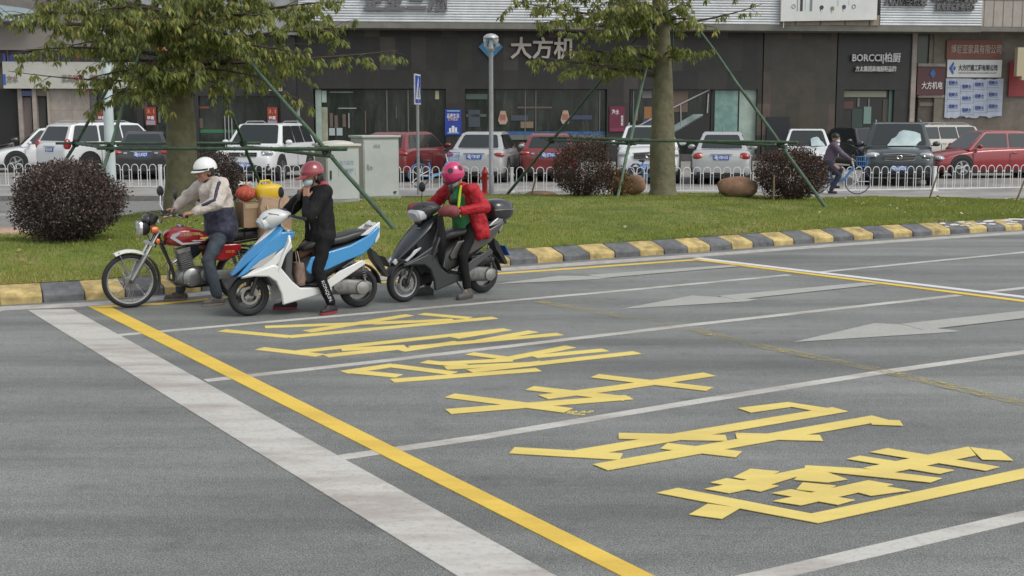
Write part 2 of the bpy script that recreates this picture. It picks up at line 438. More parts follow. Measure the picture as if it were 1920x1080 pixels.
# last character: traced outline of each strip
TAPE_POLY = [
 [(1231, 926), (1271, 917), (1545, 970), (1533, 983)], [(1518, 966), (1700, 928), (1920, 880), (2100, 840), (2100, 862), (1920, 899), (1533, 983)], [(1292, 967), (1327, 947), (1387, 955), (1353, 975)],
 [(1375, 897), (1407, 881), (1461, 886), (1428, 902), (1401, 902)], [(1332, 907), (1362, 899), (1460, 913), (1425, 924)], [(1321, 919), (1420, 898), (1507, 880), (1526, 886), (1443, 911), (1366, 927)],
 [(1507, 882), (1526, 879), (1589, 901), (1551, 907), (1489, 902)], [(1505, 907), (1567, 913), (1543, 926), (1493, 920)], [(1447, 927), (1482, 920), (1603, 940), (1570, 949)], [(1449, 942), (1628, 903), (1674, 911), (1501, 950)],
 [(1609, 926), (1628, 909), (1707, 922), (1632, 932)], [(1510, 875), (1614, 881), (1766, 899), (1744, 907), (1547, 887), (1508, 882)], [(1588, 863), (1612, 857), (1789, 884), (1760, 891)], [(1631, 850), (1664, 843), (1874, 878), (1847, 885)],
 [(1618, 880), (1816, 840), (1830, 856), (1666, 890)], [(1818, 841), (1876, 848), (1900, 866), (1841, 864)],
]
def tape(b, z):
    for i, s_ in enumerate(TAPE):
        p = [g2(*q) for q in s_]
        w = 0.135 if i < 26 else 0.15
        polyline(b, p, w, M_TAPE, z + 0.00012 * i)
def tape6(b, z):
    for i, p in enumerate(TAPE_POLY): quadpx(b, p, M_TAPE, z + .00015 * i)
marks('taped_lettering', tape, 0.0042); marks('taped_lettering', tape6, 0.0042)
# worn-out patch by the lettering
def bits(b, z):
    for k in range(16):
        x, y = 1065 + rnd.random() * 45, 771 + rnd.random() * 7
        c = G(x, y); b.add([(c.x - .02, c.y - .01, z), (c.x + .015, c.y - .012, z), (c.x + .01, c.y + .014, z)], [(0, 1, 2)], M_TAPE)
marks('paint_flecks', bits, 0.004)

# ---- island
def catmull(P_, n):
    P_ = [Vector(p) for p in P_]; out = []
    seg = len(P_) - 1
    for i in range(n + 1):
        t = i / n * seg; k = min(int(t), seg - 1); u = t - k
        p0 = P_[max(k - 1, 0)]; p1 = P_[k]; p2 = P_[k + 1]; p3 = P_[min(k + 2, seg)]
        out.append(0.5 * ((2 * p1) + (p2 - p0) * u + (2 * p0 - 5 * p1 + 4 * p2 - p3) * u * u + (3 * p1 - p0 - 3 * p2 + p3) * u ** 3))
    return out
KPX = [(-420, 585), (-160, 580), (0, 572), (200, 560), (450, 540), (700, 518), (925, 500), (1100, 487), (1300, 473), (1577, 452), (1920, 431), (2300, 408), (2700, 386)]
KERB = catmull([G(*p).to_2d() for p in KPX], 240)
# arc length resample
def resample(P_, step):
    out = [P_[0].copy()]; acc = 0
    for a, b in zip(P_[:-1], P_[1:]):
        d = (b - a).length; t = step - acc
        while t <= d:
            out.append(a + (b - a) * (t / d)); t += step
        acc = (acc + d) % step if t > d else acc
        acc = d - (t - step)
    return out
KR = resample(KERB, 0.455)
def kerb_surface():
    b = MB()
    my = mat('kerb_yellow', (0.47, 0.36, 0.15), 0.85, var=0.45, vscale=5, bump=0.4, bscale=30)
    mk = mat('kerb_black', (0.13, 0.135, 0.14), 0.8, var=0.4, vscale=5, bump=0.4, bscale=30)
    mw = mat('kerb_white_flake', (0.62, 0.6, 0.56), 0.8, var=0.3, vscale=20)
    # profile: (inward offset, z)
    prof = [(0.0, -0.02), (0.0, 0.075), (0.025, 0.10), (0.33, 0.185), (0.39, 0.175), (0.39, 0.05)]
    for i in range(len(KR) - 1):
        a, c = KR[i], KR[i + 1]
        t = (c - a).normalized(); n_ = Vector((-t.y, t.x))
        g = t * 0.006; m = my if i % 2 else mk
        jz = rnd.uniform(-0.006, 0.006)
        r1 = [Vector((*(a + g + n_ * (o + jz)), z)) for o, z in prof]; r2 = [Vector((*(c - g + n_ * (o + jz)), z)) for o, z in prof]
        b.ring_loft([r1, r2], m)
    # flaking pale paint on some stones at the far right
    fl = MB(); rr = random.Random(8)
    for i in range(len(KR) - 1):
        if 7.6 < KR[i].x < 9.6:
            t = (KR[i + 1] - KR[i]).normalized(); n_ = Vector((-t.y, t.x))
            for k in range(5):
                o_ = rr.uniform(.06, .28); p = KR[i] + t * rr.uniform(0, .4) + n_ * o_; z = .10 + (o_ - .025) * .279 + .008; r_ = rr.uniform(.06, .14)
                fl.add([(p.x + r_ * rr.uniform(.4, 1) * math.cos(q), p.y + r_ * rr.uniform(.3, .8) * math.sin(q), z + .279 * .8 * r_ * math.sin(q) * .4) for q in (0, 1, 2, 3, 4, 5)], [(0, 1, 2, 3, 4, 5)], mw)
    tag(fl.build('kerb_paint_flakes', smooth=False), kind='structure')
    o = b.build('kerb', bevel=0.008, bseg=1); tag(o, kind='structure')
kerb_surface()

ISL_N, ISL_M = 150, 36
BPX = [Vector(p) for p in [(-22, 13.5), (-15, 17.2), (-8.7, 20.6), (-7.9, 23.0), (-7.0, 26.6), (-5.5, 29.4), (0, 31.0), (4.2, 31.25), (7.2, 30.5), (10, 29.85), (13, 29.6), (18, 29.7), (24, 30.2), (40, 36)]]
FB = resample(KERB, KERB and 0.30)
FRC = catmull(FB[::8], ISL_N)
BKC = catmull(BPX, ISL_N)
def isl_h(s, x, y):
    base = 0.20 * (1 - s) + 0.14 * s
    k = 1 - .72 * min(1, max(0, (x - 3.8) / 3.2))
    return base + 0.20 * k * math.sin(math.pi * min(1, max(0, s)) ** .8) ** 0.9 + 0.018 * math.sin(x * 1.3 + y * 0.7) + 0.012 * math.sin(x * 3.1 - y * 2.3)
ISL = np.zeros((ISL_N + 1, ISL_M + 1, 3))
for i in range(ISL_N + 1):
    t0 = (FRC[min(i + 1, ISL_N)] - FRC[max(i - 1, 0)]).normalized(); n0 = Vector((-t0.y, t0.x))
    a = FRC[i] + n0 * 0.37; c = BKC[i]
    for j in range(ISL_M + 1):
        s = j / ISL_M; p = a.lerp(c, s)
        ISL[i, j] = (p.x, p.y, isl_h(s, p.x, p.y) if j else 0.185)
def ground_z(x, y):
    d = (ISL[:, :, 0] - x) ** 2 + (ISL[:, :, 1] - y) ** 2
    k = np.unravel_index(np.argmin(d), d.shape)
    return float(ISL[k][2]) if d[k] < 0.6 else 0.0
def grass_mat():
    m = bpy.data.materials.new('turf'); m.use_nodes = True
    n, l = m.node_tree.nodes, m.node_tree.links; b = n["Principled BSDF"]; tc = n.new("ShaderNodeTexCoord")
    def nz(s, d=6, ro=0.65):
        q = n.new("ShaderNodeTexNoise"); q.inputs['Scale'].default_value = s; q.inputs['Detail'].default_value = d; q.inputs['Roughness'].default_value = ro
        l.new(tc.outputs['Object'], q.inputs['Vector']); return q.outputs['Fac']
    rp = n.new("ShaderNodeValToRGB"); e = rp.color_ramp.elements
    e[0].position = 0.36; e[0].color = (0.11, 0.15, 0.026, 1); e[1].position = 0.66; e[1].color = (0.30, 0.25, 0.10, 1)
    x = e.new(0.5); x.color = (0.19, 0.235, 0.038, 1)
    l.new(nz(1.1), rp.inputs['Fac'])
    r2 = n.new("ShaderNodeMapRange"); r2.inputs[1].default_value = 0.3; r2.inputs[2].default_value = 0.7; r2.inputs[3].default_value = 0.55; r2.inputs[4].default_value = 1.25
    l.new(nz(42, 4), r2.inputs[0])
    v = n.new("ShaderNodeVectorMath"); v.operation = 'SCALE'; l.new(rp.outputs[0], v.inputs[0]); l.new(r2.outputs[0], v.inputs['Scale'])
    l.new(v.outputs[0], b.inputs['Base Color']); b.inputs['Roughness'].default_value = 0.95
    bp = n.new("ShaderNodeBump"); bp.inputs['Strength'].default_value = 0.9; bp.inputs['Distance'].default_value = 0.03
    l.new(nz(45, 5), bp.inputs['Height']); l.new(bp.outputs[0], b.inputs['Normal'])
    return m
def island():
    b = MB(); W = ISL_M + 1
    vs = [tuple(ISL[i, j]) for i in range(ISL_N + 1) for j in range(W)]
    fs = [(i * W + j, (i + 1) * W + j, (i + 1) * W + j + 1, i * W + j + 1) for i in range(ISL_N) for j in range(ISL_M)]
    b.add(vs, fs, grass_mat()); tag(b.build('grass_island', angle=180), kind='structure')
    # blades
    rg = np.random.default_rng(3)
    N = 190000
    # sample cells, more at the front edge
    ii = rg.integers(8, ISL_N - 12, N); s = rg.random(N) ** 1.35 * ISL_M
    jj = np.minimum(s.astype(int), ISL_M - 1); fs_ = s - jj; fi = rg.random(N)
    P00 = ISL[ii, jj]; P10 = ISL[ii + 1, jj]; P01 = ISL[ii, jj + 1]; P11 = ISL[ii + 1, jj + 1]
    P_ = (P00 * ((1 - fi) * (1 - fs_))[:, None] + P10 * (fi * (1 - fs_))[:, None] + P01 * ((1 - fi) * fs_)[:, None] + P11 * (fi * fs_)[:, None])
    pt = 0.5 + 0.5 * np.sin(P_[:, 0] * 1.9 + 1.3 * np.sin(P_[:, 1] * 1.1)) * np.sin(P_[:, 1] * 1.7 + P_[:, 0] * .6)
    h = (0.018 + 0.030 * rg.random(N)) * (0.7 + 0.7 * pt); a = rg.random(N) * 6.283; w = 0.004 + 0.004 * rg.random(N)
    dx, dy = np.cos(a), np.sin(a); lean = (rg.random((N, 2)) - 0.5) * 0.05
    A = P_ + np.stack([dx * w, dy * w, np.zeros(N) - 0.004], 1); B = P_ - np.stack([dx * w, dy * w, np.zeros(N) + 0.004], 1)
    C = P_ + np.stack([lean[:, 0], lean[:, 1], h], 1)
    edge = np.clip(1 - s / ISL_M * 4.0, 0, 1) * np.clip((2 - P_[:, 0]) / 7, 0, 1)
    tint = np.clip(0.22 + 0.33 * pt + (rg.random(N) - 0.5) * 0.5 + 0.45 * edge, 0, 1)
    m = leaf_mat('grass_blades', [(0.0, (0.13, 0.165, 0.03)), (0.4, (0.22, 0.27, 0.05)), (0.75, (0.31, 0.34, 0.07)), (1.0, (0.46, 0.39, 0.16))], 0.7, 0.35)
    g = tri_cloud('grass', np.stack([A, B, C], 1), tint, m); tag(g, kind='stuff')
    # fallen leaves, loose litter
    N = 420
    ii = rg.integers(8, ISL_N - 12, N); jj = rg.integers(0, ISL_M - 2, N)
    P_ = ISL[ii, jj] + np.stack([rg.random(N) * .2, rg.random(N) * .2, np.full(N, 0.035)], 1)
    a = rg.random(N) * 6.283; L = 0.02 + 0.03 * rg.random(N)
    u = np.stack([np.cos(a) * L, np.sin(a) * L, (rg.random(N) - .5) * .03], 1); v = np.stack([-np.sin(a) * L * .5, np.cos(a) * L * .5, (rg.random(N)) * .02], 1)
    q = np.stack([P_ - u, P_ + v, P_ + u, P_ - v], 1)
    m2 = leaf_mat('litter', [(0.0, (0.25, 0.16, 0.06)), (0.5, (0.36, 0.28, 0.11)), (1.0, (0.55, 0.50, 0.38))], 0.7, 0.1)
    g = tri_cloud('fallen_leaves', q, rg.random(N), m2, nper=4); tag(g, kind='stuff')
island()

# ---- far side: service road, pavement, car park
def paver_mat(name, c1, c2, mortar, w=0.6, h=0.3, rot=0.0):
    m = bpy.data.materials.new(name); m.use_nodes = True
    n, l = m.node_tree.nodes, m.node_tree.links; b = n["Principled BSDF"]; tc = n.new("ShaderNodeTexCoord")
    mp = n.new("ShaderNodeMapping"); mp.inputs['Rotation'].default_value = (0, 0, rot); l.new(tc.outputs['Object'], mp.inputs['Vector'])
    br = n.new("ShaderNodeTexBrick"); br.inputs['Scale'].default_value = 1; br.inputs['Brick Width'].default_value = w; br.inputs['Row Height'].default_value = h
    br.inputs['Mortar Size'].default_value = 0.012; br.inputs['Color1'].default_value = (*c1, 1); br.inputs['Color2'].default_value = (*c2, 1); br.inputs['Mortar'].default_value = (*mortar, 1)
    l.new(mp.outputs[0], br.inputs['Vector'])
    nz = n.new("ShaderNodeTexNoise"); nz.inputs['Scale'].default_value = 0.8; nz.inputs['Detail'].default_value = 7; l.new(tc.outputs['Object'], nz.inputs['Vector'])
    r = n.new("ShaderNodeMapRange"); r.inputs[1].default_value = 0.3; r.inputs[2].default_value = 0.7; r.inputs[3].default_value = 0.72; r.inputs[4].default_value = 1.12
    l.new(nz.outputs['Fac'], r.inputs[0])
    v = n.new("ShaderNodeVectorMath"); v.operation = 'SCALE'; l.new(br.outputs[0], v.inputs[0]); l.new(r.outputs[0], v.inputs['Scale'])
    l.new(v.outputs[0], b.inputs['Base Color']); b.inputs['Roughness'].default_value = 0.85
    return m
# concrete apron on the near-left of the service road
sheet('service_road', [(-60, 26.8), (-6.2, 27.6), (-2.0, 30.3), (40, 31.2), (60, 33), (60, 35.8), (-60, 35.8)], 0.004, M_SROAD)
sheet('concrete_path', [(-40, 18.0), (-8.0, 20.4), (-7.2, 23.4), (-6.4, 27.2), (-60, 26.4)], 0.004, mat('concrete', (0.33, 0.315, 0.29), 0.9, var=0.25, vscale=0.7, bump=0.3))
def pavement():
    b = MB(); m = paver_mat('pavers', (0.34, 0.33, 0.31), (0.30, 0.29, 0.27), (0.2, 0.19, 0.18), 0.6, 0.6, R(38))
    k = mat('kerb_granite', (0.17, 0.17, 0.165), 0.85, var=0.3, vscale=4)
    P1 = [(-60, 31.0), (-3, 31.2), (4.2, 31.42), (7.2, 30.67), (10, 30.02), (13, 29.77), (18, 29.87), (60, 31.5)]
    vs = [(x, y, 0.12) for x, y in P1] + [(60, 90, 0.12), (-60, 90, 0.12)]
    b.add(vs, [tuple(range(len(vs)))], m)
    o = b.build('pavement', smooth=False); tag(o, kind='structure')
    b = MB()
    for (x0, y0), (x1, y1) in zip(P1[:-1], P1[1:]):
        b.ring_loft([[(x0, y0 - .12, -.01), (x0, y0 - .12, .125), (x0, y0 + .02, .125), (x0, y0 + .02, -.01)], [(x1, y1 - .12, -.01), (x1, y1 - .12, .125), (x1, y1 + .02, .125), (x1, y1 + .02, -.01)]], k)
    o = b.build('pavement_kerb', smooth=False); tag(o, kind='structure')
    sheet('car_park', [(-60, 35.4), (60, 35.4), (60, 52), (-60, 52)], 0.124, mat('car_park_paving', (0.26, 0.25, 0.23), 0.85, var=0.3, vscale=0.8, bump=0.2))
pavement()
# ------------------------------------------------------------------ shop buildings along the car park
FTH = math.atan(0.1)
FO = Vector((0, 53.8, 0)); FU = Vector((math.cos(FTH), math.sin(FTH), 0)); FN = Vector((math.sin(FTH), -math.cos(FTH), 0))
def FX(px, py, off=0.0):
    """pixel -> (u along the facade, z) on the plane standing off metres in front of it"""
    d = ray(px, py); c = Vector((0, 0, CAMH)); o = FO + FN * off
    t = (o - c).dot(FN) / d.dot(FN); p = c + d * t
    return (p - FO).dot(FU), p.z
FM = Matrix.Translation(FO) @ Matrix.Rotation(FTH, 4, 'Z')      # local: x = u, y = into the building, z up
def frect(b, x0, y0, x1, y1, off, depth, m, zb=None):
    """box whose front face shows as the pixel rectangle"""
    u0, z1 = FX(x0, y0, off); u1, _ = FX(x1, y0, off); _, z0 = FX((x0 + x1) / 2, y1, off)
    _, z1 = FX((x0 + x1) / 2, y0, off)
    if zb is not None: z0 = zb
    b.box(((u0 + u1) / 2, -off + depth / 2, (z0 + z1) / 2), (u1 - u0, depth, z1 - z0), m)
def bpart(b, name, parent, **k): return b.build(name, parent, **k)
def bthing(name, px, label, cat, group=None, off=0.0, z=0.12):
    u, _ = FX(px, 260, off)
    p = FM @ Vector((u, -off, z))
    t = thing(name, p, FTH, label, cat, group); t['_u'] = u; t['_off'] = off; t['_z'] = z
    return t
def bb(t, b, name, **k):
    """build facade-local shapes as a part of thing t"""
    sh = Vector((t['_u'], -t['_off'], t['_z']))
    return b.build(name, t, shift=sh, **k)
def ftext(b, s, x0, x1, yc, size_px, off, m, depth=0.03, bold=0.0):
    u0, z = FX(x0, yc, off); u1, _ = FX(x1, yc, off)
    sz = size_px / FPX * 54.0 * 1.08
    b.text(s, sz, m, face_M(((u0 + u1) / 2, -off - depth, z)), depth=depth, width=u1 - u0, bold=bold)

def tile_mat(name, cols, w, h, mortar, rough=0.35, seed=0.0):
    m = bpy.data.materials.new(name); m.use_nodes = True
    n, l = m.node_tree.nodes, m.node_tree.links; b = n["Principled BSDF"]; tc = n.new("ShaderNodeTexCoord")
    sp = n.new("ShaderNodeSeparateXYZ"); l.new(tc.outputs['Object'], sp.inputs[0])
    def op(o_, a, c=None):
        q = n.new("ShaderNodeMath"); q.operation = o_
        l.new(a, q.inputs[0]) if not isinstance(a, float) else None
        if c is not None:
            if isinstance(c, float): q.inputs[1].default_value = c
            else: l.new(c, q.inputs[1])
        return q.outputs[0]
    ux = op('ADD', op('DIVIDE', sp.outputs[0], w), 100.5 + seed); uz = op('ADD', op('DIVIDE', sp.outputs[2], h), 10.2)
    fx, fz = op('FLOOR', ux), op('FLOOR', uz)
    cb = n.new("ShaderNodeCombineXYZ"); l.new(fx, cb.inputs[0]); l.new(fz, cb.inputs[1]); cb.inputs[2].default_value = seed
    wn_ = n.new("ShaderNodeTexWhiteNoise"); l.new(cb.outputs[0], wn_.inputs['Vector'])
    rp = n.new("ShaderNodeValToRGB"); e = rp.color_ramp.elements
    while len(e) < len(cols): e.new(0.5)
    for i, (p, c) in enumerate(cols): e[i].position = p; e[i].color = (*c, 1)
    l.new(wn_.outputs['Value'], rp.inputs['Fac'])
    nz = n.new("ShaderNodeTexNoise"); nz.inputs['Scale'].default_value = 1.6; nz.inputs['Detail'].default_value = 8; nz.inputs['Roughness'].default_value = 0.7
    l.new(tc.outputs['Object'], nz.inputs['Vector'])
    r = n.new("ShaderNodeMapRange"); r.inputs[1].default_value = 0.3; r.inputs[2].default_value = 0.7; r.inputs[3].default_value = 0.7; r.inputs[4].default_value = 1.3
    l.new(nz.outputs['Fac'], r.inputs[0])
    v = n.new("ShaderNodeVectorMath"); v.operation = 'SCALE'; l.new(rp.outputs[0], v.inputs[0]); l.new(r.outputs[0], v.inputs['Scale'])
    gx, gz = op('FRACT', ux), op('FRACT', uz)
    g = op('MAXIMUM', op('LESS_THAN', gx, 0.02 * 0.63 / w), op('LESS_THAN', gz, 0.012 / h))
    mx = n.new("ShaderNodeMix"); mx.data_type = 'RGBA'; l.new(g, mx.inputs[0]); l.new(v.outputs[0], mx.inputs[6]); mx.inputs[7].default_value = (*mortar, 1)
    l.new(mx.outputs[2], b.inputs['Base Color']); b.inputs['Roughness'].default_value = rough
    return m

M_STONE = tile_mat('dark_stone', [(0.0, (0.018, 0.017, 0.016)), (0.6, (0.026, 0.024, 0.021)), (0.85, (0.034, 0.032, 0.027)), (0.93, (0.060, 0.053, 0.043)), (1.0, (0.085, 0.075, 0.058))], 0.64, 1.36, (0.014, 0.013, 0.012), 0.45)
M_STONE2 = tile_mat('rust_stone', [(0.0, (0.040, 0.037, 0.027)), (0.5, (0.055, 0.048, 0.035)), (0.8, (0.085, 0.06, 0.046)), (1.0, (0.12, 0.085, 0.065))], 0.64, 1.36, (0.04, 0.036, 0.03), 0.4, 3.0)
M_BEIGE = tile_mat('beige_tile', [(0.0, (0.27, 0.235, 0.20)), (0.5, (0.30, 0.262, 0.225)), (1.0, (0.33, 0.29, 0.25))], 1.15, 1.2, (0.15, 0.13, 0.115), 0.5)
M_BEIGE2 = tile_mat('tan_tile', [(0.0, (0.125, 0.105, 0.083)), (0.5, (0.14, 0.12, 0.094)), (1.0, (0.155, 0.132, 0.105))], 0.6, 0.9, (0.11, 0.095, 0.08), 0.55, 5.0)
M_GLASS = mat('shop_glass', (0.020, 0.026, 0.021), 0.12, spec=0.5, var=0.5, vscale=0.9)
def shop_glass():  # reflections and upright glints painted into the glass colour as pale streaks
    m = M_GLASS; n, l = m.node_tree.nodes, m.node_tree.links; b = n['Principled BSDF']
    tc = n.new('ShaderNodeTexCoord'); mp = n.new('ShaderNodeMapping'); mp.inputs['Scale'].default_value = (2.6, 1, .55); l.new(tc.outputs['Object'], mp.inputs[0])
    nz = n.new('ShaderNodeTexNoise'); nz.inputs['Scale'].default_value = 1.1; nz.inputs['Detail'].default_value = 9; nz.inputs['Roughness'].default_value = .72; nz.inputs['Distortion'].default_value = .6; l.new(mp.outputs[0], nz.inputs[0])
    rp = n.new('ShaderNodeValToRGB'); e = rp.color_ramp.elements
    e[0].position = .40; e[0].color = (.012, .016, .013, 1); e[1].position = .72; e[1].color = (.10, .10, .075, 1); x = e.new(.55); x.color = (.026, .034, .028, 1); x = e.new(.64); x.color = (.05, .052, .042, 1)
    l.new(nz.outputs['Fac'], rp.inputs[0]); l.new(rp.outputs[0], b.inputs['Base Color']); b.inputs['Roughness'].default_value = .12
shop_glass()
M_MINT = mat('mint_panel', (0.34, 0.43, 0.37), 0.3, var=0.2, vscale=2)
M_TEAL = mat('teal_panel', (0.10, 0.23, 0.21), 0.25, col2=(0.24, 0.36, 0.31), vscale=2.2)
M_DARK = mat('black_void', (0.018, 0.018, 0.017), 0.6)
M_FRAME = mat('steel_frame', (0.16, 0.16, 0.155), 0.4, 0.4)
M_ALU = mat('white_slat', (0.60, 0.63, 0.64), 0.45, var=0.18, vscale=1.2)
M_SOFF = mat('soffit', (0.17, 0.165, 0.14), 0.7, var=0.2, vscale=2)
M_LET = mat('pale_letters', (0.55, 0.50, 0.42), 0.5)
M_GREYLET = mat('grey_letters', (0.13, 0.125, 0.125), 0.5)
M_WLET = mat('white_letters', (0.62, 0.62, 0.6), 0.5)
M_WSIGN = mat('white_sign', (0.62, 0.63, 0.60), 0.45, var=0.08, vscale=1)

def slats(b, x0, x1, ytop_z, zbot, off, m, pitch=0.105):
    u0 = FX(x0, 40, off)[0]; u1 = FX(x1, 40, off)[0]
    z = zbot
    while z < ytop_z:
        # one rounded slat
        pr = [(-off, z), (-off - .028, z + .012), (-off - .036, z + pitch * .45), (-off - .02, z + pitch * .8), (-off, z + pitch * .86)]
        b.ring_loft([[(u0, y, zz) for y, zz in pr], [(u1, y, zz) for y, zz in pr]], m)
        z += pitch
    b.box(((u0 + u1) / 2, -off + 0.3, (zbot + ytop_z) / 2), (u1 - u0, 0.6, ytop_z - zbot), mat('slat_backing', (0.22, 0.23, 0.23), 0.6))

TOPZ = 8.2
def main_building():
    t = bthing('shop_building', 1070, 'long dark stone shop building under a white slatted fascia', 'building')
    b = MB()
    # wall pieces between the openings (pixel columns), heads at z of y=167
    zh = FX(1000, 167)[1]; zc = FX(1000, 30)[1]
    def wall(x0, x1, z0, z1, m=M_STONE, off=0.0, d=0.5):
        u0, u1 = FX(x0, 200, off)[0], FX(x1, 200, off)[0]
        b.box(((u0 + u1) / 2, -off + d / 2, (z0 + z1) / 2), (u1 - u0, d, z1 - z0), m)
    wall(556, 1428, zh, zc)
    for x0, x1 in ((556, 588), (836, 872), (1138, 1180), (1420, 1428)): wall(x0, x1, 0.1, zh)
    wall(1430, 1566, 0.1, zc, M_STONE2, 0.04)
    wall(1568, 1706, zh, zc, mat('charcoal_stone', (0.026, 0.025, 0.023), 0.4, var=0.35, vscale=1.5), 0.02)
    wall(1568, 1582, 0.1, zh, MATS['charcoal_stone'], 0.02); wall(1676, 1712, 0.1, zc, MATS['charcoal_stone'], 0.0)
    # left bay (behind the first tree)
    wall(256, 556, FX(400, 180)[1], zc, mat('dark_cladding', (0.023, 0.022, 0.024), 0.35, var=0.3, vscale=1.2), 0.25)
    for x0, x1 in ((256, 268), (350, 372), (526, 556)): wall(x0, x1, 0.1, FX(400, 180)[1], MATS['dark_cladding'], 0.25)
    # plinth
    for x0, x1 in ((588, 836), (872, 1138), (1180, 1420)): wall(x0, x1, 0.1, 0.42, mat('plinth', (0.08, 0.078, 0.072), 0.6, var=0.3), 0.02)
    bb(t, b, 'wall', smooth=False)
    # upper floor behind the fascia
    b = MB(); u0, u1 = FX(255, 10)[0], FX(1712, 10)[0]
    b.box(((u0 + u1) / 2, 3.2, 0.12 + TOPZ / 2), (u1 - u0, 5.4, TOPZ), mat('upper_wall', (0.2, 0.185, 0.165), 0.8, var=0.2))
    bb(t, b, 'upper_wall', smooth=False)
    # shop windows: glass, mullions, things seen through the glass
    def window(x0, x1, extra):
        g = MB(); frect(g, x0, 168, x1, 300, -0.25, 0.04, M_GLASS, zb=0.42); w = bb(t, g, 'window', smooth=False)
        f = MB(); extra(f)
        o = f.build('window_fitting', w, shift=Vector((t['_u'], -t['_off'], t['_z'])), smooth=False)
        return w
    def w1(f):
        frect(f, 591, 168, 602, 300, -0.2, 0.05, M_MINT, zb=.42)
        frect(f, 603, 170, 612, 192, -0.21, 0.03, M_MINT); frect(f, 603, 201, 614, 285, -0.21, 0.03, mat('cream_curtain', (0.30, 0.31, 0.23), 0.7, var=.3))
        for x in (617, 631): frect(f, x, 240, x + 11, 254, -0.21, 0.03, mat('pale_card', (0.36, 0.42, 0.42), .5))
        frect(f, 724, 168, 726, 262, -0.2, 0.05, M_FRAME); frect(f, 764, 168, 766, 262, -0.2, 0.05, M_FRAME)
        frect(f, 634, 202, 668, 204, -0.21, 0.03, mat('shelf_glint', (0.30, 0.32, 0.33), .4)); frect(f, 618, 172, 662, 173.5, -0.21, 0.03, MATS['shelf_glint'])
        for x, y0, y1 in ((618, 212, 238), (627, 216, 240), (642, 214, 238)): frect(f, x, y0, x + 6, y1, -0.21, 0.03, mat('brown_display', (0.13, 0.095, 0.07), .6))
        frect(f, 653, 212, 655, 240, -0.21, .03, MATS['shelf_glint']); frect(f, 684, 208, 686, 250, -0.21, .03, MATS['brown_display']); frect(f, 742, 200, 744, 222, -0.21, .03, MATS['brown_display'])
        frect(f, 816, 170, 823, 186, -0.2, 0.04, mat('cream_card', (0.42, 0.41, 0.25), .6))
    def w2(f):
        for x in (924, 984, 1004, 1124): frect(f, x, 168, x + 1.6, 262, -0.2, 0.04, M_FRAME)
        frect(f, 873, 176, 914, 186, -0.2, 0.04, mat('green_glow', (0.075, 0.11, 0.09), .4)); frect(f, 873, 246.5, 1135, 253, -0.2, 0.06, mat('blue_band', (0.03, 0.115, 0.27), .4, var=.3))
        frect(f, 873, 253, 1135, 262, -0.2, 0.05, mat('grey_band', (0.14, 0.14, 0.13), .5))
        frect(f, 970, 200, 1035, 203, -0.21, .03, MATS['brown_display']); frect(f, 976, 228, 1000, 240, -0.21, .03, mat('box_display', (0.20, 0.15, 0.09), .6))
        frect(f, 958, 216, 990, 226, -0.21, .03, mat('blue_display', (0.05, 0.065, 0.08), .5)); frect(f, 1068, 216, 1110, 224, -0.21, .03, mat('navy_display', (0.045, 0.06, 0.11), .5))
        frect(f, 878, 206, 900, 238, -0.21, .03, MATS['blue_display']); frect(f, 874, 214, 912, 219, -0.21, .03, MATS['green_glow'])
    def w3(f):
        frect(f, 1187, 168, 1189, 262, -0.2, .04, M_FRAME); frect(f, 1334, 168, 1338, 300, -0.19, .06, M_DARK, zb=.42)
        frect(f, 1341, 170, 1384, 300, -0.2, .05, M_TEAL, zb=.42); frect(f, 1387, 168, 1421, 300, -0.2, .05, M_MINT, zb=.42)
        frect(f, 1208, 200, 1222, 222, -0.21, .03, mat('orange_display', (0.28, 0.13, 0.05), .6)); frect(f, 1192, 208, 1196, 226, -0.21, .03, mat('red_display', (0.28, 0.07, 0.03), .6))
        frect(f, 1205, 222, 1222, 246, -0.21, .03, MATS['navy_display']); frect(f, 1204, 170, 1222, 184, -0.21, .03, mat('grey_display', (0.15, 0.16, 0.15), .6))
        frect(f, 1262, 170, 1290, 210, -0.215, .02, MATS['brown_display'])
        def P_(x, y): u, z = FX(x, y, -0.17); return (u, 0.17, z)
        # stair with glass balustrade rising to the right
        q = [P_(1262, 250), P_(1262, 236), P_(1300, 214), P_(1318, 214), P_(1318, 219)]
        f.add(q, [(0, 1, 2, 3, 4)], mat('stair_glass', (0.24, 0.30, 0.29), .3, var=.3, vscale=2))
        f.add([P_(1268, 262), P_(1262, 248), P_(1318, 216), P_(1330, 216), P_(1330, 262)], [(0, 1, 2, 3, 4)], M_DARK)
        f.tube([P_(1186, 242), P_(1262, 202), P_(1330, 160 + 8)], 0.035, mat('steel', (.42, .42, .42), .35, .3), 6)
        f.tube([P_(1186, 244), P_(1222, 222)], 0.03, MATS['steel'], 6); f.tube([P_(1276, 194), P_(1277, 236)], 0.025, MATS['steel'], 6); f.tube([P_(1328, 176), P_(1326, 212)], 0.035, MATS['steel'], 6)
    window(590, 836, w1); window(872, 1138, w2); window(1182, 1422, w3)
    def w4(f):
        frect(f, 268, 252, 350, 262, .02, .05, mat('blue_counter', (0.03, 0.06, 0.2), .5)); frect(f, 370, 243, 480, 249, .02, .05, mat('green_band', (0.03, 0.16, 0.07), .5))
        frect(f, 486 + 66, 200, 486 + 76, 262, .02, .05, M_MINT)
        for x in (421, 428, 434): f.cyl((FX(x, 210, .06)[0], -.06, FX(x, 214, .06)[1]), (FX(x, 210, .06)[0], -.06, .7), 0.02, mat('steel', (.42, .42, .42), .35, .3), n=6)
        frect(f, 366, 200, 392, 203, .02, .04, MATS['red_display']); frect(f, 250 + 118, 222, 380, 240, .02, .04, MATS['brown_display'])
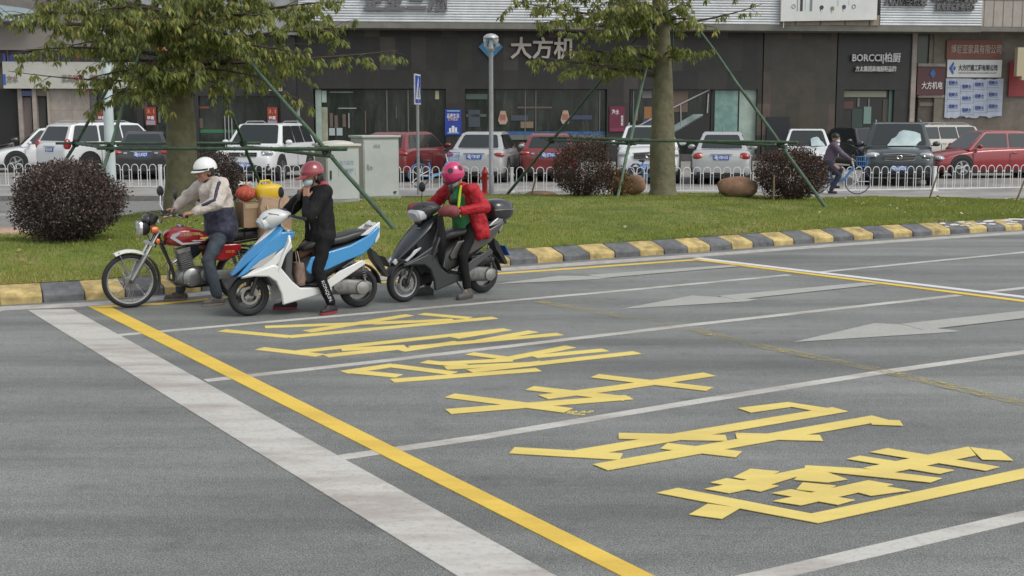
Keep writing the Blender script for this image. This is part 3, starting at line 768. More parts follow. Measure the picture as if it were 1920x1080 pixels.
        frect(f, 240 + 18, 190, 276, 236, .02, .04, MATS['brown_display']); frect(f, 296, 206, 300, 230, .02, .04, MATS['grey_display'])
    g = MB(); frect(g, 268, 180, 526, 300, 0.0, 0.04, M_GLASS, zb=0.12); w = bb(t, g, 'window', smooth=False)
    f = MB(); w4(f); f.build('window_fitting', w, shift=Vector((t['_u'], -t['_off'], t['_z'])), smooth=False)
    # doorway of the corner shop
    g = MB(); frect(g, 1583, 170, 1675, 300, -0.3, .04, mat('door_glass', (0.022, 0.024, 0.022), .25), zb=.12)
    frect(g, 1583, 170, 1662, 182, -0.2, .1, mat('door_header', (0.26, 0.27, 0.2), .5)); frect(g, 1668, 168, 1676, 262, -0.2, .1, mat('green_edge', (0.16, 0.26, 0.22), .4), zb=.12)
    frect(g, 1620, 200, 1634, 232, -0.25, .05, MATS['green_edge']); frect(g, 1598, 204, 1618, 262, -.27, .03, mat('dim_teal', (0.035, .055, .05), .5), zb=.12)
    frect(g, 1566, 190, 1600, 204, -0.24, .04, mat('dim_red', (.10, .05, .045), .6)); frect(g, 1608, 184, 1612, 200, -.25, .04, MATS['grey_display']); frect(g, 1628, 184, 1631, 200, -.25, .04, MATS['grey_display'])
    frect(g, 1656, 186, 1666, 262, -.26, .04, mat('dim_brown', (.09, .075, .06), .6), zb=.12)
    bb(t, g, 'doorway', smooth=False)
    g = MB(); frect(g, 1438, 219, 1481, 300, .1, .06, mat('dark_sheet', (0.016, 0.018, 0.022), .35), zb=.12); bb(t, g, 'dark_hoarding', smooth=False)
    # fascia with slats
    zb = FX(1000, 43, 1.3)[1]
    b = MB(); slats(b, 560, 1462, zb + 1.35, zb, 1.3, M_ALU); bb(t, b, 'slat_fascia', smooth=False)
    b = MB(); slats(b, 1650, 1840, zb + 1.35, zb, 1.3, M_ALU); bb(t, b, 'slat_fascia', smooth=False)
    b = MB(); u0, u1 = FX(560, 45, 1.3)[0], FX(1840, 45, 1.3)[0]
    b.box(((u0 + u1) / 2, -.66, zb - .125), (u1 - u0, 1.3, .24), M_SOFF)
    b.box(((u0 + u1) / 2, -.5, zb + .85), (u1 - u0 - .1, .8, 1.5), mat('fascia_core', (0.28, 0.25, 0.2), .7))
    ua, ub = FX(1463, 45, 1.3)[0], FX(1648, 45, 1.3)[0]
    b.box(((ua + ub) / 2, -1.1, zb + .2), (ub - ua, .5, .42), mat('tan_fascia', (0.25, 0.21, 0.155), .7, var=.2)); 
    for i in range(4):
        u = ua + (ub - ua) * (i + .6) / 4; b.box((u, -1.355, zb + .2), (.03, .02, .42), M_DARK)
    bb(t, b, 'soffit', smooth=False)
    b = MB(); u0, u1 = FX(256, 45, .8)[0], FX(560, 45, .8)[0]
    b.box(((u0 + u1) / 2, -.3, zb + .3), (u1 - u0, 1.0, 1.6), mat('grey_fascia', (0.30, 0.31, 0.31), .5, var=.2)); bb(t, b, 'fascia', smooth=False)
    return t, zb
BT, ZB = main_building()

def sign_thing(name, px, label, cat, group, off, fn, z=None, partname='board'):
    t = bthing(name, px, label, cat, group, off, z if z is not None else 2.0)
    b = MB(); c = MB(); fn(b, c)
    bb(t, b, partname, smooth=False)
    if c.v: bb(t, c, 'lettering', smooth=False)
    return t

# roof letters (lower halves seen in the photograph)
def letters_row(name, label, x0, x1, yc, size, off, txt, m, bold=0.0, depth=.05, group=None, cat='sign lettering'):
    t = bthing(name, (x0 + x1) / 2, label, cat, group, off, FX((x0 + x1) / 2, yc, off)[1])
    b = MB(); ftext(b, txt, x0, x1, yc, size, off, m, depth, bold); bb(t, b, 'letters', smooth=False)
    return t
letters_row('fascia_letters', 'row of big grey raised characters on the slatted fascia, above the dark stone wall', 680, 838, -2, 40, 1.36, '企业三洲', M_GREYLET, 0.03)
letters_row('fascia_letters', 'line of grey characters on the slatted fascia, just right of the white billboard', 1658, 1738, -3, 24, 1.36, '大方网络家装', M_GREYLET, 0.02)
letters_row('fascia_letters', 'upper of two small grey text lines at the right end of the slatted fascia', 1746, 1832, -1, 9, 1.36, '中国家电厨卫馆直营店', M_GREYLET, 0.008)
letters_row('fascia_letters', 'lower of two small grey text lines at the right end of the slatted fascia', 1754, 1826, 13, 12, 1.36, '家电安装服务中心', M_GREYLET, 0.012)
letters_row('wall_letters', 'three big pale characters on the dark stone wall beside a blue diamond emblem', 957, 1078, 90, 38, .12, '大方机', M_LET, 0.02, .05)
letters_row('wall_letters', 'pale latin letters and two characters high on the charcoal wall over the doorway', 1597, 1687, 109, 17, .12, 'BORCCI|柏厨', M_WLET, 0.006)
letters_row('wall_letters', 'line of small pale characters under the latin letters on the charcoal wall', 1603, 1679, 129, 10, .12, '方太集团高端厨柜品牌', M_WLET, 0.003)
letters_row('wall_letters', 'short row of cream characters on the dark cladding behind the left tree', 486, 530, 166, 9, .32, '方太□橱窗', M_LET, 0.004)
letters_row('wall_letters', 'orange latin letters on the dark cladding beside the left tree trunk', 287, 314, 90, 12, .32, 'ELR', mat('orange_letter', (.6, .25, .08), .5), 0.006)

def diamond(b, c):
    u0, z0 = FX(897, 88, .14); u1, _ = FX(943, 88, .14); _, zt = FX(920, 66, .14); _, zb_ = FX(920, 112, .14); um = (u0 + u1) / 2
    b.prism([(u0, z0), (um, zb_), (u1, z0), (um, zt)], -.20, -.12, mat('emblem_blue', (0.05, 0.22, 0.40), .4))
    c.prism([(um - .1, z0 + .1), (um + .15, z0 + .35), (um + .4, z0 + .1), (um + .3, z0), (um + .15, z0 + .15), (um, z0)], -.215, -.203, mat('emblem_pale', (0.55, .6, .62), .4))
sign_thing('emblem_sign', 920, 'blue diamond shaped emblem on the dark stone wall behind the globe lamp', 'emblem', None, .14, diamond, FX(920, 88, .14)[1], 'diamond')

def poster(x0, y0, x1, y1, m, off, label, rows, cat='poster', group=None, edge=None):
    t = bthing('poster', (x0 + x1) / 2, label, cat, group, off, FX((x0 + x1) / 2, y1, off)[1])
    b = MB(); frect(b, x0, y0, x1, y1, off, .03, m); bb(t, b, 'sheet', smooth=False)
    c = MB()
    for r in rows:
        if r[0] == 't': ftext(c, r[1], r[2], r[3], r[4], r[5], off + .004, r[6], .004, 0.004)
        else: frect(c, r[2], r[3], r[4], r[5], off + .006, .005, r[1])
    bb(t, c, 'print', smooth=False)
    return t
PB = mat('poster_blue', (0.02, 0.05, 0.30), .4, var=.2, vscale=1.5); PM = mat('poster_maroon', (0.14, 0.018, 0.045), .5, var=.2); PR = mat('poster_red', (0.24, 0.035, 0.03), .5, var=.2)
OR = mat('print_orange', (.65, .22, .06), .5); WH = mat('print_white', (.62, .62, .64), .5); PK = mat('print_pink', (.55, .35, .42), .5); NV = mat('print_navy', (.03, .06, .25), .5); LB = mat('print_light_blue', (.25, .45, .65), .5)
poster(834, 205, 865, 253, PB, .06, 'blue poster with white bottles on the stone pier left of the globe lamp pole', [('t', '品质生活', 838, 861, 217, 8, WH), ('t', '健康饮水', 840, 859, 224, 5, PK), ('b', LB, 838, 207, 862, 209), ('b', WH, 842, 240, 846, 248), ('b', WH, 847, 236, 852, 249), ('b', WH, 853, 239, 857, 249), ('b', LB, 839, 248, 860, 250)])
poster(1143, 199, 1172, 247, PM, .06, 'maroon poster with white script on the stone pier left of the right tree', [('t', '净水', 1147, 1161, 210, 10, WH), ('t', '饮\n享\n家', 1164, 1169, 226, 6, WH), ('b', mat('print_dark_red', (.2, .03, .07), .5), 1144, 240, 1171, 246)])
for x, lab in ((181, 'red and orange poster in the dark window just left of the pale street pole'), (273, 'red and orange poster in the dark shop window between pale pole and left tree trunk'), (501, 'red and orange poster in the shop window above the white car hood behind the woman')):
    off = .30
    poster(x, 201, x + 19, 235, PR, off, lab, [('t', '3.1', x + 2, x + 16, 209, 9, OR), ('t', '特惠', x + 3, x + 16, 221, 6, WH), ('b', mat('print_mauve', (.3, .25, .3), .5), x + 1, 226, x + 18, 234)], group='red sale posters in the shop windows')
def sticker(x0, y0, label):
    off = -0.18
    t = bthing('window_sticker', x0 + 9, label, 'window sticker', 'round pink stickers on the shop glass', off, FX(x0 + 9, y0 + 26, off)[1])
    b = MB(); u0, z0 = FX(x0, y0 + 26, off); u1, z1 = FX(x0 + 18, y0, off); w, h = u1 - u0, z1 - z0; um = (u0 + u1) / 2
    pts = [(um - w * .25, z1), (um + w * .25, z1), (um + w * .45, z1 - h * .5), (um + w * .5, z0 + h * .3), (um + w * .3, z0 + .02), (um - w * .3, z0 + .02), (um - w * .5, z0 + h * .3), (um - w * .45, z1 - h * .5)]
    b.prism(pts, .165, .18, mat('sticker_pink', (.38, .23, .17), .5, col2=(.42, .36, .28), vscale=2)); bb(t, b, 'sheet', smooth=False)
    c = MB(); ftext(c, '囍', x0 + 3, x0 + 14, y0 + 12, 11, off + .02, mat('sticker_red', (.40, .09, .06), .5), .003); bb(t, c, 'print', smooth=False)
sticker(934, 208, 'pink rounded sticker on the shop glass just right of the globe lamp pole')
sticker(1051, 207, 'pink rounded sticker on the shop glass crossed by the green bamboo prop')

# billboard of product pictures
def board(b, c):
    u0, z0 = FX(1464, 40, 1.55); u1, z1 = FX(1644, 37, 1.55)
    b.add([(u0, -1.55, z0), (u1, -1.55, z1), (u1, -1.55, z1 + 1.5), (u0, -1.55, z0 + 1.5), (u0, -1.42, z0), (u1, -1.42, z1), (u1, -1.42, z1 + 1.5), (u0, -1.42, z0 + 1.5)],
          [(0, 1, 2, 3), (7, 6, 5, 4), (0, 4, 5, 1), (1, 5, 6, 2), (2, 6, 7, 3), (3, 7, 4, 0)], M_WSIGN)
    b.cyl((u0 + .15, -1.45, z0), (u0 + .15, -1.45, z0 - .25), .02, M_WSIGN, n=6)
    K = mat('product_black', (.035, .035, .04), .4); S = mat('product_grey', (.2, .21, .25), .4); A = mat('product_line', (.35, .45, .55), .4)
    def q(m, x0, y0, x1, y1): frect(c, x0, y0, x1, y1, 1.556, .005, m)
    q(K, 1501, -14, 1506, 21); q(mat('product_line2', (.25, .3, .3), .4), 1495, -14, 1497, 21); q(mat('product_line3', (.3, .5, .5), .4), 1510, -14, 1511.5, 20); q(S, 1519, -14, 1524, 21)
    q(A, 1571, -14, 1573, 12); q(A, 1592, -14, 1593, 10)
    for x, m, y in ((1538, K, 11), (1558, mat('product_olive', (.18, .2, .15), .5), 13), (1580, mat('product_navy', (.05, .06, .1), .4), 10)):
        u, z = FX(x + 2.5, y + 6, 1.556); q(m, x, y, x + 5, y + 9)
        c.lathe([(.085, -.004), (.085, .004)], m, Matrix.Translation((u, -1.558, z + .07)) @ Matrix.Rotation(R(90), 4, 'X'), 14)
        c.lathe([(.04, -.004), (.04, .004)], WH, Matrix.Translation((u, -1.566, z - .06)) @ Matrix.Rotation(R(90), 4, 'X'), 12)
    for x in (1488, 1601):
        u, z = FX(x, 12, 1.556); pts = [(u + .075 * math.cos(k * R(30)), -1.562, z + .075 * math.sin(k * R(30))) for k in range(12)]
        c.tube(pts, .012, S, 5, closed=True)
sign_thing('billboard', 1555, 'white billboard with pictures of door locks hung over the slatted fascia', 'billboard', None, 1.5, board, ZB, 'board')

# right-hand beige building
def right_building():
    t = bthing('beige_building', 1860, 'beige tiled building at the right end with a brown framed side window', 'building', off=-.05)
    b = MB()
    def wr(x0, x1, y0, y1, off, d, m, zb=None): frect(b, x0, y0, x1, y1, off, d, m, zb)
    wr(1713, 1722, 47, 300, .12, .5, M_BEIGE, .1)           # pilaster
    wr(1773, 2300, 47, 300, .0, .5, M_BEIGE2, .1)
    wr(1722, 1773, 119, 125, .05, .4, M_BEIGE); wr(1722, 1773, 178, 183, .05, .4, M_BEIGE)
    wr(1753, 1773, 47, 119, .02, .3, mat('tan_wall', (.16, .14, .11), .7, var=.2)); wr(1752, 1773, 183, 300, .02, .3, MATS['tan_wall'], .1)
    u0, u1 = FX(1712, 10)[0], FX(2300, 10)[0]
    b.box(((u0 + u1) / 2, 3.2, TOPZ / 2 + .1), (u1 - u0, 5.4, TOPZ), MATS['upper_wall'])
    bb(t, b, 'wall', smooth=False)
    g = MB(); frect(g, 1722, 60, 1752, 119, -.1, .04, mat('green_glass', (.045, .06, .045), .2)); w = bb(t, g, 'window', smooth=False)
    g = MB(); frect(g, 1744, 58, 1752, 119, -.02, .05, M_BEIGE2); frect(g, 1722, 57, 1752, 60, -.02, .05, M_DARK); g.build('frame', w, shift=Vector((t['_u'], -t['_off'], t['_z'])), smooth=False)
    g = MB(); frect(g, 1722, 183, 1752, 300, -.1, .04, mat('brown_shutter', (.085, .07, .055), .6, var=.3), zb=.12); frect(g, 1724, 192, 1751, 199, -.06, .05, mat('shutter_box', (.15, .13, .1), .6)); bb(t, g, 'shutter', smooth=False)
    # vertical-panel parapet
    g = MB(); zb_ = FX(1880, 50, 1.3)[1]; u0, u1 = FX(1841, 30, 1.3)[0], FX(2200, 30, 1.3)[0]
    g.box(((u0 + u1) / 2, -.9, zb_ + .55), (u1 - u0, .8, 1.1), mat('panel_beige', (.35, .315, .275), .6, var=.12)); 
    u = u0 + .1
    while u < u1: g.box((u, -1.305, zb_ + .55), (.02, .02, 1.1), mat('panel_joint', (.2, .18, .15), .7)); u += .42
    g.box(((u0 + u1) / 2, -.9, zb_ - .1), (u1 - u0, .78, .2), M_SOFF); g.box(((u0 + u1) / 2, -.9, zb_ + 1.2), (u1 - u0, .85, .2), M_SOFF)
    bb(t, g, 'parapet', smooth=False)
    return t
right_building()
def s1(b, c):
    frect(b, 1776, 75, 1879, 111, .1, .06, mat('brick_sign', (.19, .065, .045), .5, var=.2)); ftext(c, '博尼亚家具有限公司', 1783, 1877, 92, 17, .1, mat('dull_letters', (.40, .33, .27), .5), .01, .004)
sign_thing('shop_sign', 1828, 'brick red sign with dull cream characters, topmost on the beige wall', 'sign', None, .1, s1, FX(1828, 111, .1)[1])
def s2(b, c):
    frect(b, 1777, 112, 1879, 145, .1, .06, M_WSIGN); ftext(c, '大方暖通工程有限公司', 1797, 1870, 127, 11, .1, mat('ink', (.04, .04, .045), .5), .006, .008)
    ftext(c, 'DAFANG NUANTONG GONGCHENG CO.,LTD', 1797, 1868, 137, 3.5, .1, MATS['ink'], .004)
    u, z = FX(1787, 128, .12); c.prism([(u - .17, z), (u, z + .27), (u + .05, z + .2), (u - .04, z), (u + .05, z - .2), (u, z - .27)], -.125, -.104, mat('logo_blue', (.03, .1, .38), .4)); c.prism([(u, z), (u + .08, z + .1), (u + .12, z), (u + .08, z - .1)], -.125, -.104, MATS['logo_blue'])
sign_thing('shop_sign', 1828, 'white sign with blue arrow emblem and black characters on the beige wall', 'sign', None, .1, s2, FX(1828, 145, .1)[1])
def s3(b, c):
    frect(b, 1721, 126, 1772, 178, .14, .08, mat('maroon_sign', (.085, .028, .032), .45)); ftext(c, '大方机电', 1728, 1767, 160, 14, .15, M_WLET, .01, .004)
    u, z = FX(1749, 138, .16); c.prism([(u - .13, z), (u, z + .22), (u + .13, z), (u, z - .22)], -.17, -.155, mat('logo_blue2', (.03, .12, .30), .4))
sign_thing('shop_sign', 1747, 'dark maroon square sign with a blue emblem beside the beige pilaster', 'sign', None, .14, s3, FX(1747, 178, .14)[1])
def s4(b, c):
    rr = random.Random(4); n_ = 26
    u0, z1 = FX(1774, 147, .09); u1, z0 = FX(1878, 220, .09)
    pts = [(u0, z1), (u0, z0)] + [(u0 + (u1 - u0) * k / n_, z0 + rr.uniform(-.05, .07)) for k in range(1, n_)] + [(u1, z0 + .05), (u1, z1)] + [(u0 + (u1 - u0) * k / 12, z1 - rr.choice([0, 0, .05])) for k in range(11, 0, -1)]
    b.prism(pts, -.09, -.06, mat('pasted_paper', (.40, .45, .53), .7, var=.15, vscale=3))
    for k, x in enumerate((1777, 1802, 1826, 1852)):
        yo = (150, 157, 153, 150)[k]
        for r_ in range(4):
            y = yo + r_ * 22
            if y > 212: continue
            ftext(c, '招商大', x + 2, x + 19, y + 5, 7, .1, NV, .003, .004); frect(c, x + 3, y + 9.5, x + 19, y + 10.6, .098, .004, mat('print_grey', (.22, .25, .33), .6)); frect(c, x, y + 14, x + 22, y + 14.8, .098, .004, MATS['print_grey'])
            frect(c, x - 1, y + 2, x, y + 19, .098, .004, MATS['print_grey'])
sign_thing('pasted_notices', 1828, 'tattered sheet of pale blue notices pasted below the signs on the beige wall', 'notices', None, .09, s4, FX(1828, 220, .09)[1], 'paper')
def s5(b, c):
    frect(b, 1894, 116, 1960, 181, .1, .05, mat('deep_red_sign', (.24, .03, .03), .5)); ftext(c, '招租', 1925, 1957, 148, 28, .1, M_LET, .01, .01)
sign_thing('shop_sign', 1925, 'deep red sign cut by the right edge of the photograph', 'sign', None, .1, s5, FX(1925, 181, .1)[1])
def s6(b, c):
    frect(b, 1909, 89, 1960, 143, 1.2, .25, mat('cream_box', (.42, .37, .24), .6)); frect(b, 1916, 143, 1940, 150, 1.2, .2, MATS['cream_box'])
sign_thing('hanging_lightbox', 1930, 'cream hanging sign box at the far right edge over the car park', 'sign box', None, 1.2, s6, FX(1925, 150, 1.2)[1], 'box')

# left-hand building
def left_building():
    t = bthing('corner_building', 110, 'pale corner building at the left with a glass canopy edge and white sign band', 'building')
    b = MB()
    def wr(x0, x1, y0, y1, off, d, m, zb=None): frect(b, x0, y0, x1, y1, off, d, m, zb)
    tb = mat('taupe_wall', (.20, .18, .16), .7, var=.12, vscale=.5)
    wr(-500, 255, 41, 93, .6, 2.0, tb); 
    wr(-500, 255, 38, 41.5, .7, 2.1, mat('tan_edge', (.27, .21, .16), .6))
    wr(-500, 255, 92, 118, .1, .5, mat('dim_window', (.045, .045, .06), .3))
    for x in (12, 60, 108, 128, 148, 172, 200, 225): wr(x, x + 3, 92, 118, .15, .1, mat('window_frame', (.2, .19, .18), .6))
    wr(5, 10, 100, 130, .22, .05, mat('blue_edge', (.07, .1, .35), .5)); wr(16, 42, 102, 117, .2, .05, mat('blue_tarp', (.06, .07, .28), .5)); wr(46, 56, 98, 116, .2, .05, mat('steel_blue', (.1, .14, .22), .5))
    wr(85, 100, 104, 118, .2, .05, mat('dim_maroon', (.12, .06, .06), .5)); wr(136, 150, 102, 116, .2, .05, MATS['dim_maroon'])
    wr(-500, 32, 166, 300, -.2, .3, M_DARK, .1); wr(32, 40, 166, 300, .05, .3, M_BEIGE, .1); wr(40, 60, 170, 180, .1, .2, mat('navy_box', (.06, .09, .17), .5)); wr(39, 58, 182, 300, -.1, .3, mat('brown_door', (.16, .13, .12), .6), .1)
    wr(59, 67, 166, 300, .1, .4, M_BEIGE, .1); wr(67, 85, 180, 300, -.15, .3, mat('dark_opening', (.06, .055, .052), .6), .1); wr(67, 87, 166, 180, .05, .4, MATS['tan_wall'])  # dark box in the narrow bay is painted shade of an open doorway
    wr(87, 92, 170, 300, .05, .4, mat('cream_jamb', (.34, .30, .24), .6), .1); wr(92, 167, 166, 300, .0, .5, M_BEIGE, .1)
    wr(167, 180, 166, 300, -.1, .3, M_FRAME, .1); wr(180, 256, 166, 300, -.25, .3, M_GLASS, .1)
    bb(t, b, 'wall', smooth=False)
    # sign band
    g = MB(); frect(g, 4, 116, 255, 166, .35, .5, mat('off_white_band', (.46, .46, .41), .5, var=.08)); s = bb(t, g, 'sign_band', smooth=False)
    g = MB(); sh = Vector((t['_u'], -t['_off'], t['_z']))
    ftext(g, '方木', 12, 34, 148, 12, .36, mat('taupe_letters', (.22, .20, .16), .6), .01, .01); ftext(g, '家具店', 116, 146, 147, 13, .36, MATS['taupe_letters'], .01, .01); ftext(g, '品牌馆', 168, 196, 147, 13, .36, MATS['taupe_letters'], .01, .01)
    frect(g, 5, 139, 10, 159, .37, .02, MATS['logo_blue']); g.build('lettering', s, shift=sh, smooth=False)
    # glass canopy edge
    g = MB(); z0 = FX(40, 39, 1.6)[1]
    def Q(x, y, off): u, z = FX(x, y, off); return (u, -off, z)
    g.prism([(FX(-300, 22, 1.2)[0], z0), (FX(58, 39, 1.2)[0], z0), (FX(52, 20, 1.2)[0], z0 + .5), (FX(-300, 10, 1.2)[0], z0 + 1.4)], -1.2, -.4, mat('sky_panel', (.34, .42, .45), .25, var=.1))
    g.prism([(FX(-300, 12, 1.3)[0], z0), (FX(24, 37, 1.3)[0], z0), (FX(-300, 12, 1.3)[0], z0 + 1.6)], -1.35, -1.2, mat('slate_panel', (.14, .16, .19), .5)); bb(t, g, 'canopy', smooth=False)
    u0, u1 = FX(-500, 10)[0], FX(255, 10)[0]
    g = MB(); g.box(((u0 + u1) / 2, 3.2, TOPZ / 2 + .1), (u1 - u0, 5.4, TOPZ), MATS['upper_wall']); bb(t, g, 'upper_wall', smooth=False)
left_building()
# red round shop sign on the wall by the pale pole
# ------------------------------------------------------------------ trees, bushes, props, rocks
M_BARK = mat('bark', (0.185, 0.17, 0.10), 0.85, col2=(0.105, 0.10, 0.06), vscale=5.0, bump=0.9, bscale=14)
M_TWIG = mat('twig', (0.07, 0.055, 0.04), 0.85)
M_LEAF = leaf_mat('tree_leaf', [(0.0, (0.10, 0.125, 0.05)), (0.35, (0.18, 0.215, 0.07)), (0.65, (0.27, 0.30, 0.09)), (0.88, (0.40, 0.41, 0.12)), (1.0, (0.50, 0.38, 0.13))], 0.5, 0.5)
M_BAMBOO = mat('green_pole', (0.060, 0.105, 0.066), 0.6, var=0.4, vscale=5)
M_BAMBOO2 = mat('pale_green_pole', (0.13, 0.20, 0.14), 0.5, var=0.25, vscale=5)
M_WIRE = mat('binding', (0.03, 0.035, 0.025), 0.8)

def leaf_clusters(C, rg, L0=0.10, L1=0.155, nl=6, droop=1.0):
    """palmate leaves hanging from each point of C -> quads (n,4,3), tint"""
    n = len(C); C = np.repeat(np.asarray(C), nl, axis=0); k = np.tile(np.arange(nl), n)
    base = np.repeat(rg.random(n) * 6.283, nl)
    a = base + k * 2 * np.pi / nl + (rg.random(n * nl) - .5) * .5
    L = np.repeat(L0 + (L1 - L0) * rg.random(n), nl) * (0.8 + .4 * rg.random(n * nl))
    el = -(0.55 + 0.85 * rg.random(n * nl)) * droop
    d = np.stack([np.cos(a) * np.cos(el), np.sin(a) * np.cos(el), np.sin(el)], 1)
    s = np.stack([-np.sin(a), np.cos(a), (rg.random(n * nl) - .5) * .8], 1); s /= np.linalg.norm(s, axis=1)[:, None]
    o = C + d * 0.02; tip = o + d * L[:, None] + np.stack([0 * L, 0 * L, -L * .15], 1)
    mid = o + d * (L * .5)[:, None]; w = (L * .19)[:, None]
    Q = np.stack([o, mid + s * w, tip, mid - s * w], 1)
    t = np.repeat(rg.random(n), nl) * .6 + rg.random(n * nl) * .4
    t = np.clip(0.08 + t ** 1.1 * .95, 0, 1)
    return Q, t

def bezier(a, b, c, n):
    return [a.lerp(b, i / n).lerp(b.lerp(c, i / n), i / n) for i in range(n + 1)]

def make_tree(name, base, trunk_pts, branches, label, rg, flowers=(), upper=True, dens=1.0):
    t = thing(name, base, 0, label, 'tree')
    sh = Vector(base)
    b = MB()
    b.tube([p for p, r in trunk_pts], [r for p, r in trunk_pts], M_BARK, 18)
    # rings and thorns on the bark
    rr = random.Random(len(label))
    for k in range(26):
        i = rr.uniform(0.1, len(trunk_pts) - 2.2); j = int(i); p = trunk_pts[j][0].lerp(trunk_pts[j + 1][0], i - j); r = trunk_pts[j][1] * (1 - i + j) + trunk_pts[j + 1][1] * (i - j)
        a = rr.uniform(math.pi, 2 * math.pi); q = p + Vector((math.cos(a) * r * .97, math.sin(a) * r * .97, 0))
        b.ell(q, (.02, .02, .03), M_BARK, nu=6, nv=4)
    bb_ = b.build('trunk', t, shift=sh, angle=60)
    tw = MB(); C = []
    def add_branch(s, e, r0, twn, twl, sag=0.15):
        s = Vector(s); e = Vector(e); L = (e - s).length
        mid = s.lerp(e, .5) + Vector((rr.uniform(-.1, .1) * L, rr.uniform(-.1, .1) * L, sag * L))
        P_ = bezier(s, mid, e, 9)
        tw.tube(P_, [r0 * (1 - .82 * i / 9) for i in range(10)], M_TWIG, 6)
        n = max(3, int(twn * L))
        for i in range(n):
            u = (0.18 + .82 * (i + rr.random()) / n); u = min(u, 1)
            k = min(int(u * 9), 8); p = P_[k].lerp(P_[k + 1], u * 9 - k); d = (P_[k + 1] - P_[k]).normalized()
            side = Vector((rr.uniform(-1, 1), rr.uniform(-1, 1), rr.uniform(-.55, .6)))
            tl = twl * rr.uniform(.4, 1.1)
            q = p + (d * rr.uniform(.1, .9) + side).normalized() * tl
            q.z -= tl * .15
            tw.tube([p, p.lerp(q, .5) + Vector((0, 0, tl * .08)), q], [.007, .005, .003], M_TWIG, 4)
            m = max(2, int(tl / .075 * dens))
            for j in range(m):
                c = p.lerp(q, (j + .6) / m) + Vector((rr.gauss(0, .035), rr.gauss(0, .035), rr.gauss(0, .03)))
                C.append(c)
    for br in branches: add_branch(*br)
    b2 = tw.build('branches', t, shift=sh, angle=60)
    Q, tt = leaf_clusters(np.array([tuple(c) for c in C]), rg)
    tri_cloud('crown', Q, tt, M_LEAF, t, nper=4, shift=sh)
    if flowers:
        f = MB(); mp_ = mat('pink_petal', (.62, .15, .24), .6, var=.3)
        for c in flowers:
            for k in range(5):
                a = k * 1.257 + rr.random(); d = Vector((math.cos(a), math.sin(a), rr.uniform(-.3, .5))).normalized()
                s = Vector((-d.y, d.x, 0)) * .02
                c_ = Vector(c); f.add([c_, c_ + d * .07 + s * 1.7, c_ + d * .13, c_ + d * .07 - s * 1.7], [(0, 1, 2, 3)], mp_)
        f.build('flowers', t, shift=sh, smooth=False)
    print(name, 'clusters', len(C))
    return t

def whorls(cx, cy, z0, z1, n, L0, L1, rr):
    out = []
    for i in range(n):
        u = i / max(n - 1, 1); z = z0 + (z1 - z0) * u; a = i * 2.4 + rr.uniform(-.3, .3); L = L0 + (L1 - L0) * u
        L *= rr.uniform(.8, 1.1)
        s = (cx, cy, z); e = (cx + math.cos(a) * L, cy + math.sin(a) * L, z + rr.uniform(.0, .35) * L)
        out.append((s, e, .035, 5, .6))
    return out

# left tree: trunk foot at depth 23 m
Y1 = 23.2
def T1(px, py, dy=0): return at(px, py, Y1 + dy)
g1 = T1(338, 420); g1 = Vector((g1.x, Y1, ground_z(g1.x, Y1) - .05))
tr1 = [(g1, .31), (Vector((g1.x, Y1, g1.z + .25)), .29), (T1(341, 330), .285), (T1(340, 240), .262), (T1(337, 170), .215), (T1(335, 90), .185), (T1(334, 20), .17), (Vector((g1.x + .02, Y1, 5.4)), .14), (Vector((g1.x, Y1, 8.0)), .05)]
B1 = []
rr1 = random.Random(11)
def b1(sy, ex, ey, dy, r=.04, n=6, l=.55, sag=.10): B1.append((T1(336, sy), T1(ex, ey, dy), r, n, l, sag))
b1(120, 745, 95, -.6, .045, 6, .35, -.02)      # long reach to the right
b1(100, 640, 60, .5, .04, 8, .6)
b1(60, 640, 5, -.4); b1(95, 560, 100, -1.4, .04, 9, .6); b1(120, 560, 130, .6, .035, 8, .55); b1(135, 500, 150, -1.0, .03, 8, .45)
b1(140, 590, 200, -.3, .025, 4, .22); b1(150, 430, 165, -1.2, .03, 7, .4); b1(60, 500, 30, -1.6, .04, 9, .65); b1(30, 570, 20, 1.0, .04, 8, .65)
b1(100, 440, 80, -2.0, .04, 9, .6); b1(50, 400, 60, -2.0, .04, 9, .6)
b1(125, 200, 115, -.6, .045, 8, .6); b1(135, 230, 175, -1.4, .03, 8, .5); b1(140, 180, 195, .4, .03, 8, .45); b1(150, 280, 180, -1.6, .03, 8, .45); b1(145, 250, 150, -1.8, .03, 9, .5); b1(130, 160, 150, -1.0, .03, 8, .5)
b1(110, 20, 100, .2, .04, 5, .38); b1(150, 15, 133, -.5, .025, 2.6, .28, -.05); b1(70, 90, 50, -.8, .045, 9, .65); b1(60, 10, 30, .6, .04, 7, .6); b1(30, 60, 0, -1.2, .04, 9, .65)
b1(80, 150, 60, 1.2, .04, 9, .7); b1(80, 230, 60, -2.0, .04, 9, .65); b1(60, 290, 40, -2.2, .04, 9, .65); b1(100, 280, 130, -1.8, .03, 8, .5); b1(130, 330, 135, -2.0, .03, 7, .4); b1(110, 380, 120, -1.9, .03, 8, .5)
b1(30, 180, 20, -1.8, .04, 9, .7); b1(20, 330, 0, -2.2, .04, 9, .7); b1(20, 480, -10, -1.5, .04, 9, .7); b1(90, 120, 90, 1.6, .04, 7, .6); b1(40, 250, 30, 2.2, .04, 7, .7); b1(40, 420, 40, 2.2, .04, 7, .7)
b1(-10, 620, -30, .5); b1(-20, 100, -40, -.5); b1(0, 200, -30, -2); b1(0, 420, -30, -2)
B1 += whorls(g1.x, Y1, 5.1, 7.8, 8, 2.2, .8, rr1)
fl = [T1(150 + rr1.uniform(-9, 9), 150 + rr1.uniform(-10, 10), -.7) for k in range(5)] + [T1(161, 172, -.8), T1(158, 175, -.8), T1(176, 146, -.6)]
